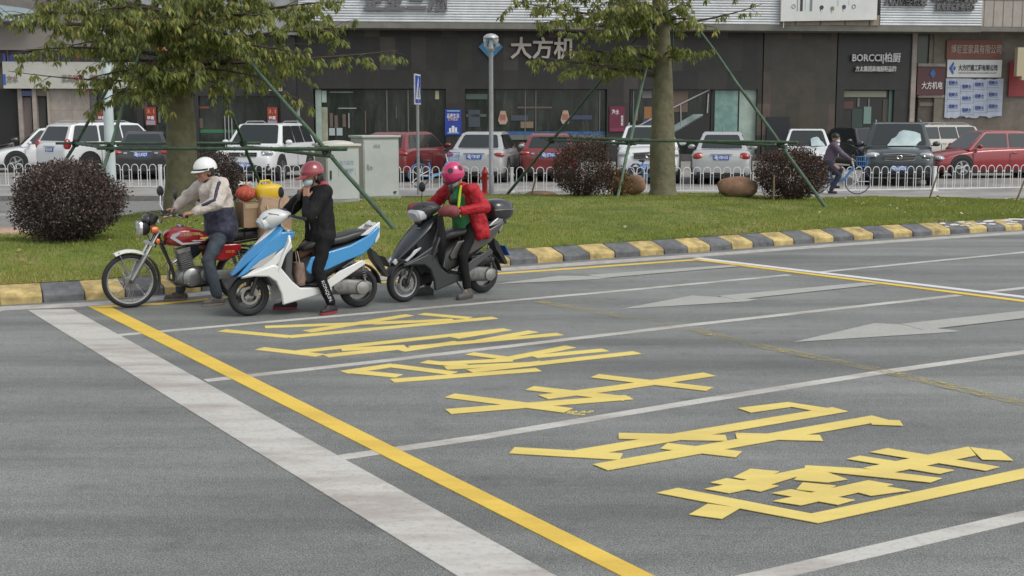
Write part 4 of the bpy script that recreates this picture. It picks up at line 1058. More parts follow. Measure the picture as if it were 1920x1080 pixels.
make_tree('silk_floss_tree', g1, tr1, B1, 'leafy tree with thick smooth trunk and pink blooms, behind the motorcycle rider', np.random.default_rng(5), fl, dens=.95)

Y2 = 28.6
def T2(px, py, dy=0): return at(px, py, Y2 + dy)
g2_ = T2(1243, 362); g2_ = Vector((g2_.x, Y2, ground_z(g2_.x, Y2) - .05))
tr2 = [(g2_, .36), (Vector((g2_.x, Y2, g2_.z + .2)), .29), (T2(1242, 320), .29), (T2(1242, 280), .285), (T2(1243, 230), .255), (T2(1243, 170), .225), (T2(1241, 100), .205), (T2(1239, 55), .20), (T2(1238, 0), .175), (Vector((g2_.x - .05, Y2, 6.2)), .13), (Vector((g2_.x, Y2, 8.6)), .05)]
B2 = []
rr2 = random.Random(21)
def b2(sy, ex, ey, dy, r=.04, n=6, l=.5, sag=.08): B2.append((T2(1240, sy), T2(ex, ey, dy), r, n, l, sag))
b2(146, 1005, 108, -.8, .04, 6, .40, .04); b2(140, 1075, 130, -1.2, .03, 7, .4); b2(135, 1090, 100, .6, .03, 7, .45); b2(120, 1150, 95, -1.3, .03, 7, .4); b2(130, 1060, 90, -.2, .03, 6, .35)
b2(112, 1330, 94, -.8, .03, 8, .28, .03); b2(105, 1290, 90, -1.2, .025, 8, .26); b2(100, 1180, 88, -1.4, .025, 8, .3)
b2(45, 960, 2, -.4, .04, 8, .5, 0); b2(45, 1000, 45, .4, .035, 7, .42); b2(40, 1080, 60, -1.2, .035, 8, .5); b2(50, 1120, 20, -1.6, .04, 9, .55); b2(20, 1030, -10, -1, .04, 9, .6); b2(45, 1160, 50, -1.8, .03, 8, .45); b2(20, 1180, 10, -2, .04, 9, .6)
b2(48, 1428, 8, -.2, .035, 3.2, .30, -.05); b2(40, 1310, 40, -1.4, .03, 7, .4); b2(30, 1290, 10, -1.6, .03, 7, .45); b2(46, 1345, 52, -.3, .02, 3, .22); b2(10, 1300, -20, .8, .04, 7, .6); b2(0, 1400, -30, -.6, .04, 6, .5)
b2(-20, 1000, -50, 0); b2(-20, 1150, -50, -2); b2(-20, 1330, -50, -1.5)
B2 += whorls(g2_.x, Y2, 5.8, 8.4, 8, 2.3, .8, rr2)
make_tree('silk_floss_tree', g2_, tr2, B2, 'tree with a bare bottle shaped grey green trunk, right of the two', np.random.default_rng(6))

# ---- bamboo props round each trunk
def prop_frame(label, legs, bars, top, clamp):
    c = Vector((0, 0, 0))
    for a, b_ in legs: c += Vector(b_)
    c /= len(legs); c.z = min(Vector(b_).z for a, b_ in legs)
    t = thing('tree_prop', c, 0, label, 'tree support')
    for (a, b_), m in zip(legs, (M_BAMBOO, M_BAMBOO2, M_BAMBOO, M_BAMBOO)):
        a, b_ = Vector(a), Vector(b_); b = MB(); P_ = [a.lerp(b_, i / 8) for i in range(9)]
        for i, p in enumerate(P_[1:-1]): p += Vector((.01 * math.sin(i * 2.1), .01 * math.cos(i * 3), 0))
        b.tube(P_, [.027 + .002 * (i % 2) + .001 * i for i in range(9)], m, 10)
        for i in range(1, 9): q = P_[0].lerp(P_[-1], i / 9); d = (b_ - a).normalized() * .01; b.cyl(q - d, q + d, .037, m, n=10)
        b.build('leg', t, shift=c)
    for a, b_ in bars:
        a, b_ = Vector(a), Vector(b_); b = MB(); b.tube([a.lerp(b_, i / 6) for i in range(7)], [.027, .028, .029, .029, .030, .031, .032], M_BAMBOO, 10)
        for i in range(1, 7): q = a.lerp(b_, i / 7); d = (b_ - a).normalized() * .01; b.cyl(q - d, q + d, .036, M_BAMBOO, n=10)
        b.build('crossbar', t, shift=c)
    for p in clamp:
        b = MB(); rr = random.Random(3)
        for k in range(4):
            a = rr.uniform(0, 3.1); r_ = .075
            pts = [Vector(p) + Matrix.Rotation(a, 3, 'Z') @ Matrix.Rotation(rr.uniform(-.9, .9), 3, 'X') @ Vector((r_ * math.cos(x * .7), 0, r_ * math.sin(x * .7))) for x in range(9)]
            b.tube(pts, .012, M_WIRE, 5, closed=True)
        b.build('binding', t, shift=c)
    b = MB(); x, y, z, r_ = top
    for k in range(3): b.tube([(x + (r_ + .02) * math.cos(a * .524), y + (r_ + .02) * math.sin(a * .524), z + .05 * k + .02 * math.sin(a)) for a in range(12)], .022, M_WIRE, 6, closed=True)
    b.build('trunk_tie', t, shift=c)
    return t
def gp(px, Y, dz=-.05):
    x = (px - 960) / FPX * Y; z = ground_z(x, Y)
    return Vector((x, Y, z + dz))
def onleg(leg, z):
    a, b = Vector(leg[0]), Vector(leg[1]); u = (a.z - z) / (a.z - b.z); return a.lerp(b, u)
def ext(a, b, e0, e1):
    d = (b - a).normalized(); return (a - d * e0, b + d * e1)
tc = Vector((g1.x, Y1, 0))
FRb = gp(748, 19.6); FRb.x = (748 - 960) / FPX * 19.9
legs1 = [((tc.x + .28, Y1 - .2, 4.35), FRb), ((tc.x - .25, Y1 - .2, 4.1), gp(158, 21.8)), ((tc.x + .15, Y1 + .25, 4.2), gp(503, 27.4)), ((tc.x - .3, Y1 + .2, 4.1), gp(62, 27.6))]
L_ = [onleg(l, 1.52) for l in legs1]
bars1 = [ext(L_[1] + Vector((0, -.06, 0)), L_[0] + Vector((0, -.06, .03)), .25, .38), ext(L_[3], L_[2], .4, .35), ext(L_[1], L_[3], .1, .5), ext(L_[2] + Vector((0, 0, -.06)), L_[0] + Vector((0, 0, -.08)), .1, .3)]
prop_frame('green bamboo props and square of crossbars round the left tree', legs1, bars1, (tc.x, Y1, 4.1, .22), L_)
tc = Vector((g2_.x, Y2, 0))
legs2 = [((tc.x + .42, Y2 - .2, 4.35), gp(1552, 25.2)), ((tc.x - .22, Y2 - .2, 4.15), gp(1157, 27.6)), ((tc.x + .2, Y2 + .3, 4.15), gp(1252, 31.2)), ((tc.x - .3, Y2 + .2, 4.2), gp(946, 31.0))]
L2 = [onleg(l, 1.50) for l in legs2]
bars2 = [ext(L2[1] + Vector((0, -.06, .04)), L2[0] + Vector((0, -.06, .04)), .35, .35), ext(L2[3] + Vector((0, .05, .06)), L2[2], .3, .3), ext(L2[3], L2[1] + Vector((0, 0, -.03)), .25, .2), ext(L2[2], L2[0] + Vector((0, 0, -.04)), .2, .2)]
prop_frame('green bamboo props and square of crossbars round the right tree', legs2, bars2, (tc.x, Y2, 4.15, .21), L2)

# ---- purple bushes
M_BUSH = leaf_mat('purple_leaf', [(0.0, (0.036, 0.030, 0.026)), (0.5, (0.085, 0.062, 0.056)), (0.85, (0.15, 0.105, 0.092)), (1.0, (0.25, 0.19, 0.15))], 0.6, 0.2)
M_BUSH2 = leaf_mat('plum_leaf', [(0.0, (0.03, 0.022, 0.018)), (0.5, (0.075, 0.048, 0.038)), (0.85, (0.13, 0.07, 0.05)), (1.0, (0.2, 0.13, 0.07))], 0.55, 0.2)
def bush(x, Y, rx, ry, h, n, label, seed, L=.035, m=None, spiky=0.0, z0=.06, group=None):
    gz = ground_z(x, Y) - .03; base = Vector((x, Y, gz)); rg = np.random.default_rng(seed); rr = random.Random(seed)
    t = thing('bush', base, rr.uniform(0, 6), label, 'bush', group); t.rotation_euler = (0, 0, 0)
    # lumpy ellipsoid shell + inside
    d = rg.normal(size=(n, 3)); d /= np.linalg.norm(d, axis=1)[:, None]
    lump = np.ones(n)
    for k in range(26):
        c = rg.normal(size=3); c /= np.linalg.norm(c); lump += (.10 if k % 2 else -.11) * np.exp(-((d - c) ** 2).sum(1) / .10)
    lump *= 1 + .065 * rg.normal(size=n)
    r = (1 - .45 * rg.random(n) ** 2.2) * lump
    P_ = d * r[:, None] * np.array([rx, ry, h / 2 - z0 / 2])
    low = d[:, 2] < -.3
    P_[:, 0] = np.where(low, P_[:, 0] * (1 + .12 * (d[:, 2] + .3)), P_[:, 0])
    if spiky:
        P_[:, 2] += np.where(d[:, 2] > .2, np.abs(rg.normal(size=n)) * spiky * (np.sin(d[:, 0] * 23 + d[:, 1] * 17) > .2), 0)
    P_[:, 2] += h / 2 + z0 / 2
    Ls = L * (.6 + .8 * rg.random(n)); dv = d + .9 * rg.normal(size=(n, 3)); dv /= np.linalg.norm(dv, axis=1)[:, None]
    s = np.cross(dv, rg.normal(size=(n, 3))); s /= np.linalg.norm(s, axis=1)[:, None]
    Q = np.stack([P_, P_ + dv * (Ls * .5)[:, None] + s * (Ls * .3)[:, None], P_ + dv * Ls[:, None], P_ + dv * (Ls * .5)[:, None] - s * (Ls * .3)[:, None]], 1)
    tint = np.clip(rg.random(n) * .85 + .12 * rg.normal(size=n) + .1 * (d[:, 2]), 0, 1)
    tri_cloud('foliage', Q, tint, m or M_BUSH, t, nper=4)
    b = MB()
    for k in range(26 if n > 6000 else 16):
        a = rr.uniform(0, 6.28); e = Vector((math.cos(a) * rx * rr.uniform(.2, .85), math.sin(a) * ry * rr.uniform(.2, .85), h * rr.uniform(.45, .9)))
        s0 = Vector((math.cos(a) * .08, math.sin(a) * .08, 0)); b.tube([s0, s0.lerp(e, .5) + Vector((0, 0, -.05)), e], [.016, .01, .004], M_TWIG, 5)
    b.build('stems', t)
    # bare soil mound at the foot
    return t
bush(at(127, 385, 17.7).x, 17.7, .73, .72, 1.10, 30000, 'big rounded dark purple bush at the left of the island, before the white railing', 1)
bush(at(404, 330, 25.6).x, 25.6, .56, .55, 1.16, 13000, 'purple bush behind the left tree trunk and the white helmeted rider', 2, .036)
bush(at(1094, 320, 27.6).x, 27.6, .66, .6, 1.18, 12000, 'spiky dark red bush with an open top, left of the right tree', 3, .04, M_BUSH2, .16)
bush(at(1486, 320, 27.4).x, 27.4, .76, .7, 1.12, 15000, 'purple bush crossed by the rightmost green prop, beside the cyclist', 4, .042, M_BUSH2, .08)
bush(at(1160, 335, 27.9).x, 27.9, .28, .28, .62, 1600, 'small sparse yellowing shrub against the brown boulder', 8, .05, leaf_mat('yellowing_leaf', [(0, (.10, .05, .03)), (.6, (.2, .12, .04)), (1, (.28, .22, .08))], .6, .2), .05)

# ---- boulders, stakes
M_ROCK = mat('boulder', (0.36, 0.22, 0.14), 0.85, col2=(0.19, 0.105, 0.065), vscale=2.2, bump=0.8, bscale=9)
def rock(px, Y, sx, sy, sz, label, seed, m=M_ROCK, sink=.1):
    x = (px - 960) / FPX * Y; gz = ground_z(x, Y); rg = np.random.default_rng(seed)
    b = MB(); nu, nv = 22, 12; rings = []
    ks = rg.normal(size=(7, 3)); ph = rg.random(7) * 6
    for i in range(nv + 1):
        a = -math.pi / 2 + math.pi * i / nv; ring = []
        for j in range(nu):
            d = Vector((math.cos(a) * math.cos(j * 6.2832 / nu), math.cos(a) * math.sin(j * 6.2832 / nu), math.sin(a)))
            r = 1 + sum(.055 * math.sin(3 * (k[0] * d.x + k[1] * d.y + k[2] * d.z) + p) for k, p in zip(ks, ph))
            e = 2.25; q = Vector([math.copysign(abs(c) ** (2 / e), c) for c in d]) * r * .92
            ring.append(Vector((q.x * sx, q.y * sy, q.z * sz + sz - sink)))
        rings.append(ring)
    b.ring_loft(rings, m)
    o = b.build('boulder', loc=(x, Y, gz), rz=rg.random() * .6 - .3, angle=28); tag(o, label, 'boulder')
rock(1182, 29.6, .42, .35, .26, 'rounded brown boulder behind the yellowing shrub, left of the right tree', 1, sink=.06)
rock(1384, 27.9, .50, .38, .25, 'low wide reddish boulder on the grass between right tree and purple bush', 2, sink=.08)
rock(14, 19.9, .45, .35, .12, 'flat pale boulder at the left edge of the grass island', 3, mat('pale_boulder', (.38, .27, .2), .9, var=.4, vscale=2, bump=.6, bscale=9))
rock(1012, 30.4, .4, .3, .08, 'small low brown boulder half sunk in the grass behind the red bush', 5, sink=.05)
M_STAKE = mat('weathered_wood', (0.19, 0.15, 0.10), 0.85, var=.4, vscale=8)
for px, Y, h, tx, label in ((426, 24.6, .62, -.04, 'short weathered stake behind the cargo on the motorcycle'), (995, 29.8, .50, .14, 'leaning stake left of the spiky red bush'),
                            (1347, 29.9, .50, .12, 'dark leaning stake between right tree and low boulder'), (1450, 26.4, .55, .0, 'thin upright stake in front of the rightmost purple bush'),
                            (1740, 28.2, .62, .20, 'leaning greenish stake on the grass before the white railing at the right'), (1902, 26.8, .55, .22, 'leaning stake at the right edge of the grass')):
    x = (px - 960) / FPX * Y; z = ground_z(x, Y) - .08
    b = MB(); b.tube([(0, 0, 0), (tx * .5, 0, h * .5 + .04), (tx, 0, h + .08)], [.022, .02, .018], M_STAKE if px != 1347 else mat('dark_stake', (.05, .04, .035), .8), 7)
    tag(b.build('stake', loc=(x, Y, z)), label, 'stake')
# ------------------------------------------------------------------ railing, cabinets, poles
M_RAIL = mat('white_rail', (0.66, 0.67, 0.67), 0.4, var=.1, vscale=4)
def fence():
    pts = [(-19.0, 35.4), (-14.2, 34.9), (-9.5, 34.3), (-4.7, 33.3), (0.0, 32.5), (4.0, 32.4), (8.0, 32.45), (11.05, 33.2), (14.6, 34.2), (18.5, 35.4)]
    N_ = 0
    def make_panel(L):
        b = MB(); n = max(2, round(L / .258)); p = L / n
        r = .0105
        for i in range(n):
            c = (i + .5) * p; hw = .092
            P_ = [(c - hw, 0, .06), (c - hw, 0, .56)] + [(c - hw * math.cos(a), 0, .56 + hw * math.sin(a)) for a in [k * math.pi / 6 for k in range(1, 6)]] + [(c + hw, 0, .56), (c + hw, 0, .06)]
            b.tube(P_, r, M_RAIL, 6)
            if i < n - 1: b.box((c + p / 2, 0, .50), (p - 2 * hw, .02, .026), M_RAIL)
        return b, n
    labs = ['white arched railing at the far left before the white cars', 'white arched railing left of the pale street pole', 'white arched railing between the pale street pole and left tree trunk', 'white arched railing behind the street cabinets',
            'white arched railing behind the rider in red', 'white arched railing left of the right tree', 'white arched railing before the silver saloon with red tail lamps', 'white arched railing in front of the black off roader', 'white arched railing before the red hatchback', 'white arched railing at the far right end']
    for i, ((x0, y0), (x1, y1)) in enumerate(zip(pts[:-1], pts[1:])):
        L = math.hypot(x1 - x0, y1 - y0); a = math.atan2(y1 - y0, x1 - x0)
        t = thing('railing', (x0, y0, .12), a, labs[i], 'railing', 'white railing panels along the pavement')
        b, n = make_panel(L - .16); b.M = None
        o = b.build('arches', t, loc=(.08, 0, 0))
        c = MB(); c.box((L / 2, 0, .06), (L - .1, .03, .03), M_RAIL); c.build('bottom_rail', t)
        c = MB(); c.box((0, 0, .31), (.075, .075, .62), M_RAIL); c.box((0, 0, .63), (.09, .09, .03), M_RAIL); c.box((0, 0, .015), (.16, .16, .03), M_RAIL)
        c.build('post', t, bevel=.004)
fence()

M_CAB = mat('cabinet_grey', (0.36, 0.36, 0.32), 0.55, var=.12, vscale=1.5)
M_CAB2 = mat('cabinet_light', (0.42, 0.45, 0.44), 0.5, var=.1, vscale=1.5)
M_INKB = mat('faded_ink', (.17, .24, .36), .6)
def cabinet(px, Y, w, d, h, rz, label, dome, extra):
    x = (px - 960) / FPX * Y; z = ground_z(x, Y) - .04
    t = thing('street_cabinet', (x, Y, z), rz, label, 'street cabinet')
    b = MB(); b.box((0, 0, h / 2), (w, d, h), M_CAB); b.build('body', t, bevel=.008)
    b = MB(); b.box((0, 0, .05), (w + .06, d + .06, .14), mat('cabinet_plinth', (.3, .3, .28), .8, var=.3)); b.build('plinth', t)
    b = MB(); b.box((0, 0, h + .02), (w + .08, d + .08, .05), M_CAB2 if not dome else mat('cream_lid', (.55, .54, .48), .45))
    if dome: b.ell((0, 0, h + .04), (w * .5, d * .5, .07), MATS['cream_lid'], nu=20, nv=8, z0=0)
    b.build('lid', t, bevel=.01)
    b = MB(); b.box((0, -d / 2 - .008, h / 2 + .03), (w - .05, .016, h - .2), M_CAB2); dr = b.build('door', t, bevel=.003)
    extra(t, dr, w, d, h)
    return t
def ex1(t, dr, w, d, h):
    b = MB(); b.box((-w / 2 + .09, -d / 2 - .03, h * .52), (.03, .03, .18), mat('black_handle', (.02, .02, .02), .4)); b.build('handle', dr, bevel=.005)
    b = MB(); y = -d / 2 - .018
    b.text('电力监控', .1, M_INKB, face_M((.08, y, h * .72)), .001, width=.3); b.text('高压危险请勿靠近', .06, M_INKB, face_M((.08, y, h * .60)), .001, width=.30); b.text('95598', .07, M_INKB, face_M((.08, y, h * .555)), .001, width=.2); b.text('严禁攀登', .05, M_INKB, face_M((.08, y, h * .51)), .001, width=.14)
    for q in ((-.10, .56, .006, .16), (.26, .56, .006, .16)): b.box((q[0], y, h * q[1]), (q[2], .003, q[3]), M_INKB)
    b.build('notice', dr)
def ex2(t, dr, w, d, h):
    b = MB(); b.box((-w / 2 + .12, -d / 2 - .035, h * .56), (.035, .035, .11), mat('chrome', (.62, .62, .62), .2, 1.0)); b.cyl((-w / 2 + .13, -d / 2 - .05, h * .57), (-w / 2 + .22, -d / 2 - .05, h * .53), .013, MATS['chrome'])
    b.build('handle', dr)
    b = MB(); y = -d / 2 - .018; b.text('◎联通', .1, mat('faint_ink', (.2, .21, .21), .6), face_M((-.12, y, h * .86)), .001, width=.17); b.text('07', .08, mat('black_handle', (.02, .02, .02), .4), face_M((w / 2 - .12, y, .2)), .001, bold=.006)
    b.build('lettering', dr)
cabinet(633, 26.0, .72, .62, 1.20, R(30), 'pale grey street cabinet with a domed cream lid, nearer of the two behind the woman', True, ex1)
cabinet(704, 29.2, .90, .66, 1.46, R(32), 'tall grey steel street cabinet with flat lid and chrome handle', False, ex2)

M_GALV = mat('galvanised', (0.30, 0.31, 0.31), 0.45, 0.3, var=.15)
def pole_obj():
    # pale street pole by the left tree
    Y = 31.6; x = at(207, 300, Y).x
    t = thing('street_pole', (x, Y, .1), 0, 'thick pale bluish street pole rising past the left tree', 'street pole')
    b = MB(); b.tube([(0, 0, 0), (0, 0, 4), (0, 0, 8.2)], [.125, .115, .10], mat('pale_pole', (.50, .58, .58), .4, var=.12, vscale=1.5), 20); b.build('shaft', t)
    b = MB(); b.cyl((0, 0, 0), (0, 0, .05), .2, MATS['pale_pole'], n=20)
    for k in range(6): b.cyl((.16 * math.cos(k * 1.047), .16 * math.sin(k * 1.047), .05), (.16 * math.cos(k * 1.047), .16 * math.sin(k * 1.047), .09), .018, M_GALV, n=6)
    b.build('base_plate', t)
    b = MB(); b.tube([(0, 0, 8.1), (.6, -.4, 8.6), (1.6, -1.1, 8.8)], .05, MATS['pale_pole'], 8); b.ell((1.9, -1.3, 8.8), (.38, .14, .07), M_CAB2, rot=(0, 0, -.6)); b.build('lamp_arm', t)
    # pedestrian crossing sign seen nearly edge on
    Y = 31.7; x = at(784, 300, Y).x; th = R(83)
    t = thing('crossing_sign', (x, Y, .1), 0, 'blue crossing sign seen almost edge on, on a grey pole', 'traffic sign')
    b = MB(); b.cyl((0, 0, 0), (0, 0, 2.95), .036, M_GALV, n=12); b.build('pole', t)
    b = MB(); M_ = Matrix.Translation((.0, -.05, 2.62)) @ Matrix.Rotation(th, 4, 'Z')
    b.box((0, 0, 0), (.74, .02, .74), mat('sign_back', (.5, .5, .5), .4), M=M_); b.box((0, -.012, 0), (.735, .006, .735), WH, M=M_); b.box((0, -.016, 0), (.67, .006, .67), mat('sign_blue', (.012, .05, .38), .4), M=M_)
    b.prism([(-.28, -.24), (.28, -.24), (0, .26)], -.024, -.02, WH, M=M_)
    b.prism([(-.02, .08), (.03, .08), (.05, -.04), (.12, -.2), (.07, -.2), (0, -.08), (-.06, -.2), (-.11, -.2), (-.03, -.02)], -.028, -.025, mat('sign_black', (.02, .02, .02), .5), M=M_)
    b.build('board', t)
    b = MB(); b.box((0, .0, 2.45), (.1, .1, .03), M_GALV); b.box((0, 0, 2.8), (.1, .1, .03), M_GALV); b.build('bracket', t)
    # globe lamp
    Y = 31.5; x = at(921, 300, Y).x
    t = thing('globe_lamp', (x, Y, .1), 0, 'round glass globe lamp on a slim grey pole behind the rider in red', 'street lamp')
    zt = at(921, 94, Y).z - .1
    b = MB(); b.tube([(0, 0, 0), (0, 0, .5), (0, 0, .52), (0, 0, zt)], [.07, .07, .056, .052], M_GALV, 14); b.cyl((0, 0, zt - .02), (0, 0, zt + .03), .085, M_GALV, n=14); b.build('pole', t)
    g = bpy.data.materials.new('globe_glass'); g.use_nodes = True; n_, l_ = g.node_tree.nodes, g.node_tree.links
    tr = n_.new('ShaderNodeBsdfTransparent'); gl = n_.new('ShaderNodeBsdfGlossy'); gl.inputs['Roughness'].default_value = .08; fr = n_.new('ShaderNodeLayerWeight'); fr.inputs[0].default_value = .35
    mx = n_.new('ShaderNodeMixShader'); tr.inputs[0].default_value = (.8, .82, .82, 1); l_.new(fr.outputs['Facing'], mx.inputs[0]); l_.new(tr.outputs[0], mx.inputs[1]); l_.new(gl.outputs[0], mx.inputs[2]); l_.new(mx.outputs[0], n_['Material Output'].inputs[0])
    b = MB(); b.ell((0, 0, zt + .2), (.195, .195, .2), g, nu=24, nv=14); b.build('globe', t)
    b = MB(); b.cyl((0, 0, zt), (0, 0, zt + .26), .07, mat('lamp_white', (.8, .8, .78), .4), .028, 14); b.lathe([(.19, zt + .29), (.17, zt + .34), (.1, zt + .385), (.02, zt + .40)], mat('globe_cap', (.45, .46, .46), .4, .3)); b.build('lamp', t)
    # red hydrant post
    Y = 31.9; x = at(909, 300, Y).x
    t = thing('hydrant', (x, Y, .1), 0, 'red fire hydrant post behind the white railing', 'fire hydrant')
    HR = mat('hydrant_red', (.36, .02, .02), .45, var=.2)
    b = MB(); b.lathe([(.10, 0), (.10, .04), (.07, .06), (.07, .5), (.085, .52), (.085, .56), (.06, .6), (.03, .66), (.03, .70)], HR); b.build('body', t)
    for s in (-1, 1): b = MB(); b.cyl((0, 0, .42), (s * .12, 0, .42), .035, HR, n=10); b.cyl((s * .11, 0, .42), (s * .135, 0, .42), .045, HR, n=10); b.build('outlet', t)
pole_obj()
# ------------------------------------------------------------------ parked cars
M_TYRE = mat('tyre', (0.022, 0.022, 0.023), 0.85)
M_RIM = mat('alloy', (0.42, 0.43, 0.44), 0.3, 0.9)
M_CGLASS = mat('car_glass', (0.022, 0.028, 0.028), 0.06, spec=0.6)
M_PLAST = mat('black_plastic', (0.022, 0.022, 0.024), 0.55)
M_CHROME = mat('chrome', (.62, .62, .62), .2, 1.0)
M_LAMP = mat('headlamp', (0.42, 0.44, 0.45), 0.12, coat=1)
M_TAIL = mat('tail_lamp', (0.30, 0.012, 0.012), 0.18, coat=1)
M_PLATE = mat('blue_plate', (0.02, 0.10, 0.42), 0.4)
M_PLT = mat('plate_white', (0.7, 0.72, 0.75), 0.4)
def paint(name, c, metal=0.0): return mat(name, c, 0.32, metal, coat=0.8)

def car(name_label, px, ybot, rz, kind, col, plate='粤J·T8107', group='cars parked in front of the shops', front=False, cat='car', L=None, W=None, H=None, tail='wide', extras=None, Y=None, grille='bars', dark=False, lower=None):
    if Y is None: Y = G(px, ybot, .124).y
    x = (px - 960) / FPX * Y
    t = thing({'sedan': 'saloon_car', 'suv': 'off_road_car', 'hatch': 'hatchback_car'}[kind], (x, Y, .124), rz, name_label, cat, group)
    L = L or {'sedan': 4.5, 'suv': 4.6, 'hatch': 4.2}[kind]; W = W or {'sedan': 1.75, 'suv': 1.86, 'hatch': 1.75}[kind]; H = H or {'sedan': 1.45, 'suv': 1.74, 'hatch': 1.5}[kind]
    belt = {'sedan': .93, 'suv': 1.08, 'hatch': .96}[kind] ; gc = {'sedan': .17, 'suv': .24, 'hatch': .18}[kind]
    w = W / 2; f = L / 2
    hood = belt - (.10 if kind != 'suv' else .03); deck = belt + (.06 if kind == 'sedan' else .05)
    # body stations: x, half width, bottom, shoulder z, centre top z
    st = [(-f, w * .78, gc + .22, deck - .30, deck - .28), (-f + .03, w * .90, gc + .10, deck - .14, deck - .10), (-f + .16, w * .97, gc + .03, deck - .04, deck + .0), (-f + .7, w, gc, deck, deck + .03),
          (-.4, w, gc, belt + .01, belt + .04), (.5, w, gc, belt - .01, belt + .03), (f - 1.25, w, gc, belt - .05, belt + .0), (f - .6, w * .985, gc, hood - .06, hood + .02),
          (f - .22, w * .95, gc + .02, hood - .16, hood - .08), (f - .05, w * .86, gc + .08, hood - .28, hood - .22), (f, w * .74, gc + .18, hood - .36, hood - .32)]
    rings = []
    for X, hw, zb, zs, zt in st:
        h_ = [(0, zb), (hw * .72, zb), (hw * .93, zb + .05), (hw, zb + .16), (hw * 1.0, zb + (zs - zb) * .62), (hw * .975, zs - .05), (hw * .90, zs), (hw * .6, zs + (zt - zs) * .75), (0, zt)]
        ring = [Vector((X, y, z)) for y, z in h_] + [Vector((X, -y, z)) for y, z in h_[-2:0:-1]]
        rings.append(ring)
    b = MB(); b.ring_loft(rings, col); b.build('body', t, sub=2)
    b = MB(); b.box((0, 0, gc + .06), (L * .90, W * .93, .14), M_PLAST); b.box((f - .06, 0, gc + .13), (.10, W * .80, .12), M_PLAST); b.box((-f + .07, 0, gc + .13), (.12, W * .80, .12), M_PLAST); b.build('underbody', t, bevel=.03)
    # cabin
    if kind == 'sedan': q = [(-f + .62, belt), (-f + 1.35, H - .05), (-f + 1.9, H), (.35, H), (.62, H - .04), (1.22, belt - .02)]
    elif kind == 'suv': q = [(-f + .10, belt), (-f + .40, H - .08), (-f + .75, H - .01), (.2, H), (.62, H - .04), (1.22, belt)]
    else: q = [(-f + .12, belt), (-f + .62, H - .07), (-f + 1.0, H), (.3, H), (.6, H - .04), (1.3, belt - .04)]
    wb, wr = (w * .93, w * .72) if kind == 'suv' else (w * .87, w * .64)
    def hw(z): return wb + (wr - wb) * (z - belt) / (H - belt)
    b = MB(); R1 = []
    for s in (1, -1):
        pass
    for X, z in [(q[0][0], belt - .05)] + q + [(q[-1][0], belt - .08)]:
        pass
    poly = [(q[0][0], belt - .06)] + q + [(q[-1][0], belt - .08)]
    vs = [(X, hw(z) * (1 if z < H - .03 else .97), z) for X, z in poly] + [(X, -hw(z) * (1 if z < H - .03 else .97), z) for X, z in poly]
    n = len(poly)
    # roof has a middle line for the crown
    fs = [tuple(range(n - 1, -1, -1)), tuple(range(n, 2 * n))]
    fs += [(i, (i + 1) % n, (i + 1) % n + n, i + n) for i in range(n)]
    b.add(vs, fs, col); b.build('cabin', t, bevel=.05, bseg=3, angle=50)
    # glass panes, set 3 mm proud
    def pane(P4, nm, inset=(.06, .06, .06, .05), m=M_CGLASS):
        a, b1_, c, d = [Vector(p) for p in P4]     # a-b bottom, d-c top
        nrm = (b1_ - a).cross(d - a).normalized()
        def bl(u, v): return (a.lerp(b1_, u)).lerp(d.lerp(c, u), v)
        i0, i1, j0, j1 = inset
        pts = [bl(i0 + .02, j0), bl(1 - i1 - .02, j0), bl(1 - i1, j0 + .06), bl(1 - i1, 1 - j1 - .08), bl(1 - i1 - .03, 1 - j1), bl(i0 + .03, 1 - j1), bl(i0, 1 - j1 - .08), bl(i0, j0 + .06)]
        mb = MB(); mb.add([p + nrm * .006 for p in pts] + [p - nrm * .01 for p in pts], [tuple(range(8))] + [(k, k + 8, (k + 1) % 8 + 8, (k + 1) % 8) for k in range(8)], m)
        return mb.build(nm, t, angle=30)
    zr = H - .045
    x5, z5 = q[5]; x4, z4 = q[4]; x0, z0 = q[0]; x1, z1 = q[1]
    ws = pane([(x5, -hw(z5), z5), (x5, hw(z5), z5), (x4, hw(z4), z4), (x4, -hw(z4), z4)], 'windscreen', (.07, .07, .05, .02))
    rs = pane([(x0, hw(z0), z0), (x0, -hw(z0), z0), (x1, -hw(z1), z1), (x1, hw(z1), z1)], 'rear_window', (.09, .09, .16 if kind == 'sedan' else .1, .08))
    for s in (1, -1):
        def S(X, z): return (X, s * hw(z), z)
        zb_, zt_ = belt + .02, H - .09
        xf_b, xf_t = q[5][0] - .16, q[4][0] - .04; xr_b, xr_t = q[0][0] + .2, q[1][0] + .12
        cuts = [(xr_b, xr_t), (-f + L * .33 + .02, -f + L * .35)] if False else None
        m1 = (-.12, -.14); m2 = (-1.02, -.98) if kind != 'sedan' else (-.98, -.98)
        segs = [((m1[0] + .03, m1[1] + .03), (xf_b, xf_t)), ((m2[0] + .03, m2[1] + .03), (m1[0] - .03, m1[1] - .03))]
        if kind == 'suv': segs.append(((xr_b, xr_t), (m2[0] - .04, m2[1] - .04)))
        else: segs.append(((xr_b + .1, xr_t + .08), (m2[0] - .02, m2[1] - .02)))
        for (a0, a1), (c0, c1) in segs:
            if c0 - a0 < .06: continue
            P4 = [S(a0, zb_), S(c0, zb_), S(c1, zt_), S(a1, zt_)]
            if s > 0: P4 = [P4[1], P4[0], P4[3], P4[2]]
            pane(P4, 'side_window', (.0, .0, .02, .0))
    # wheels
    wr_ = .335 if kind != 'suv' else .365
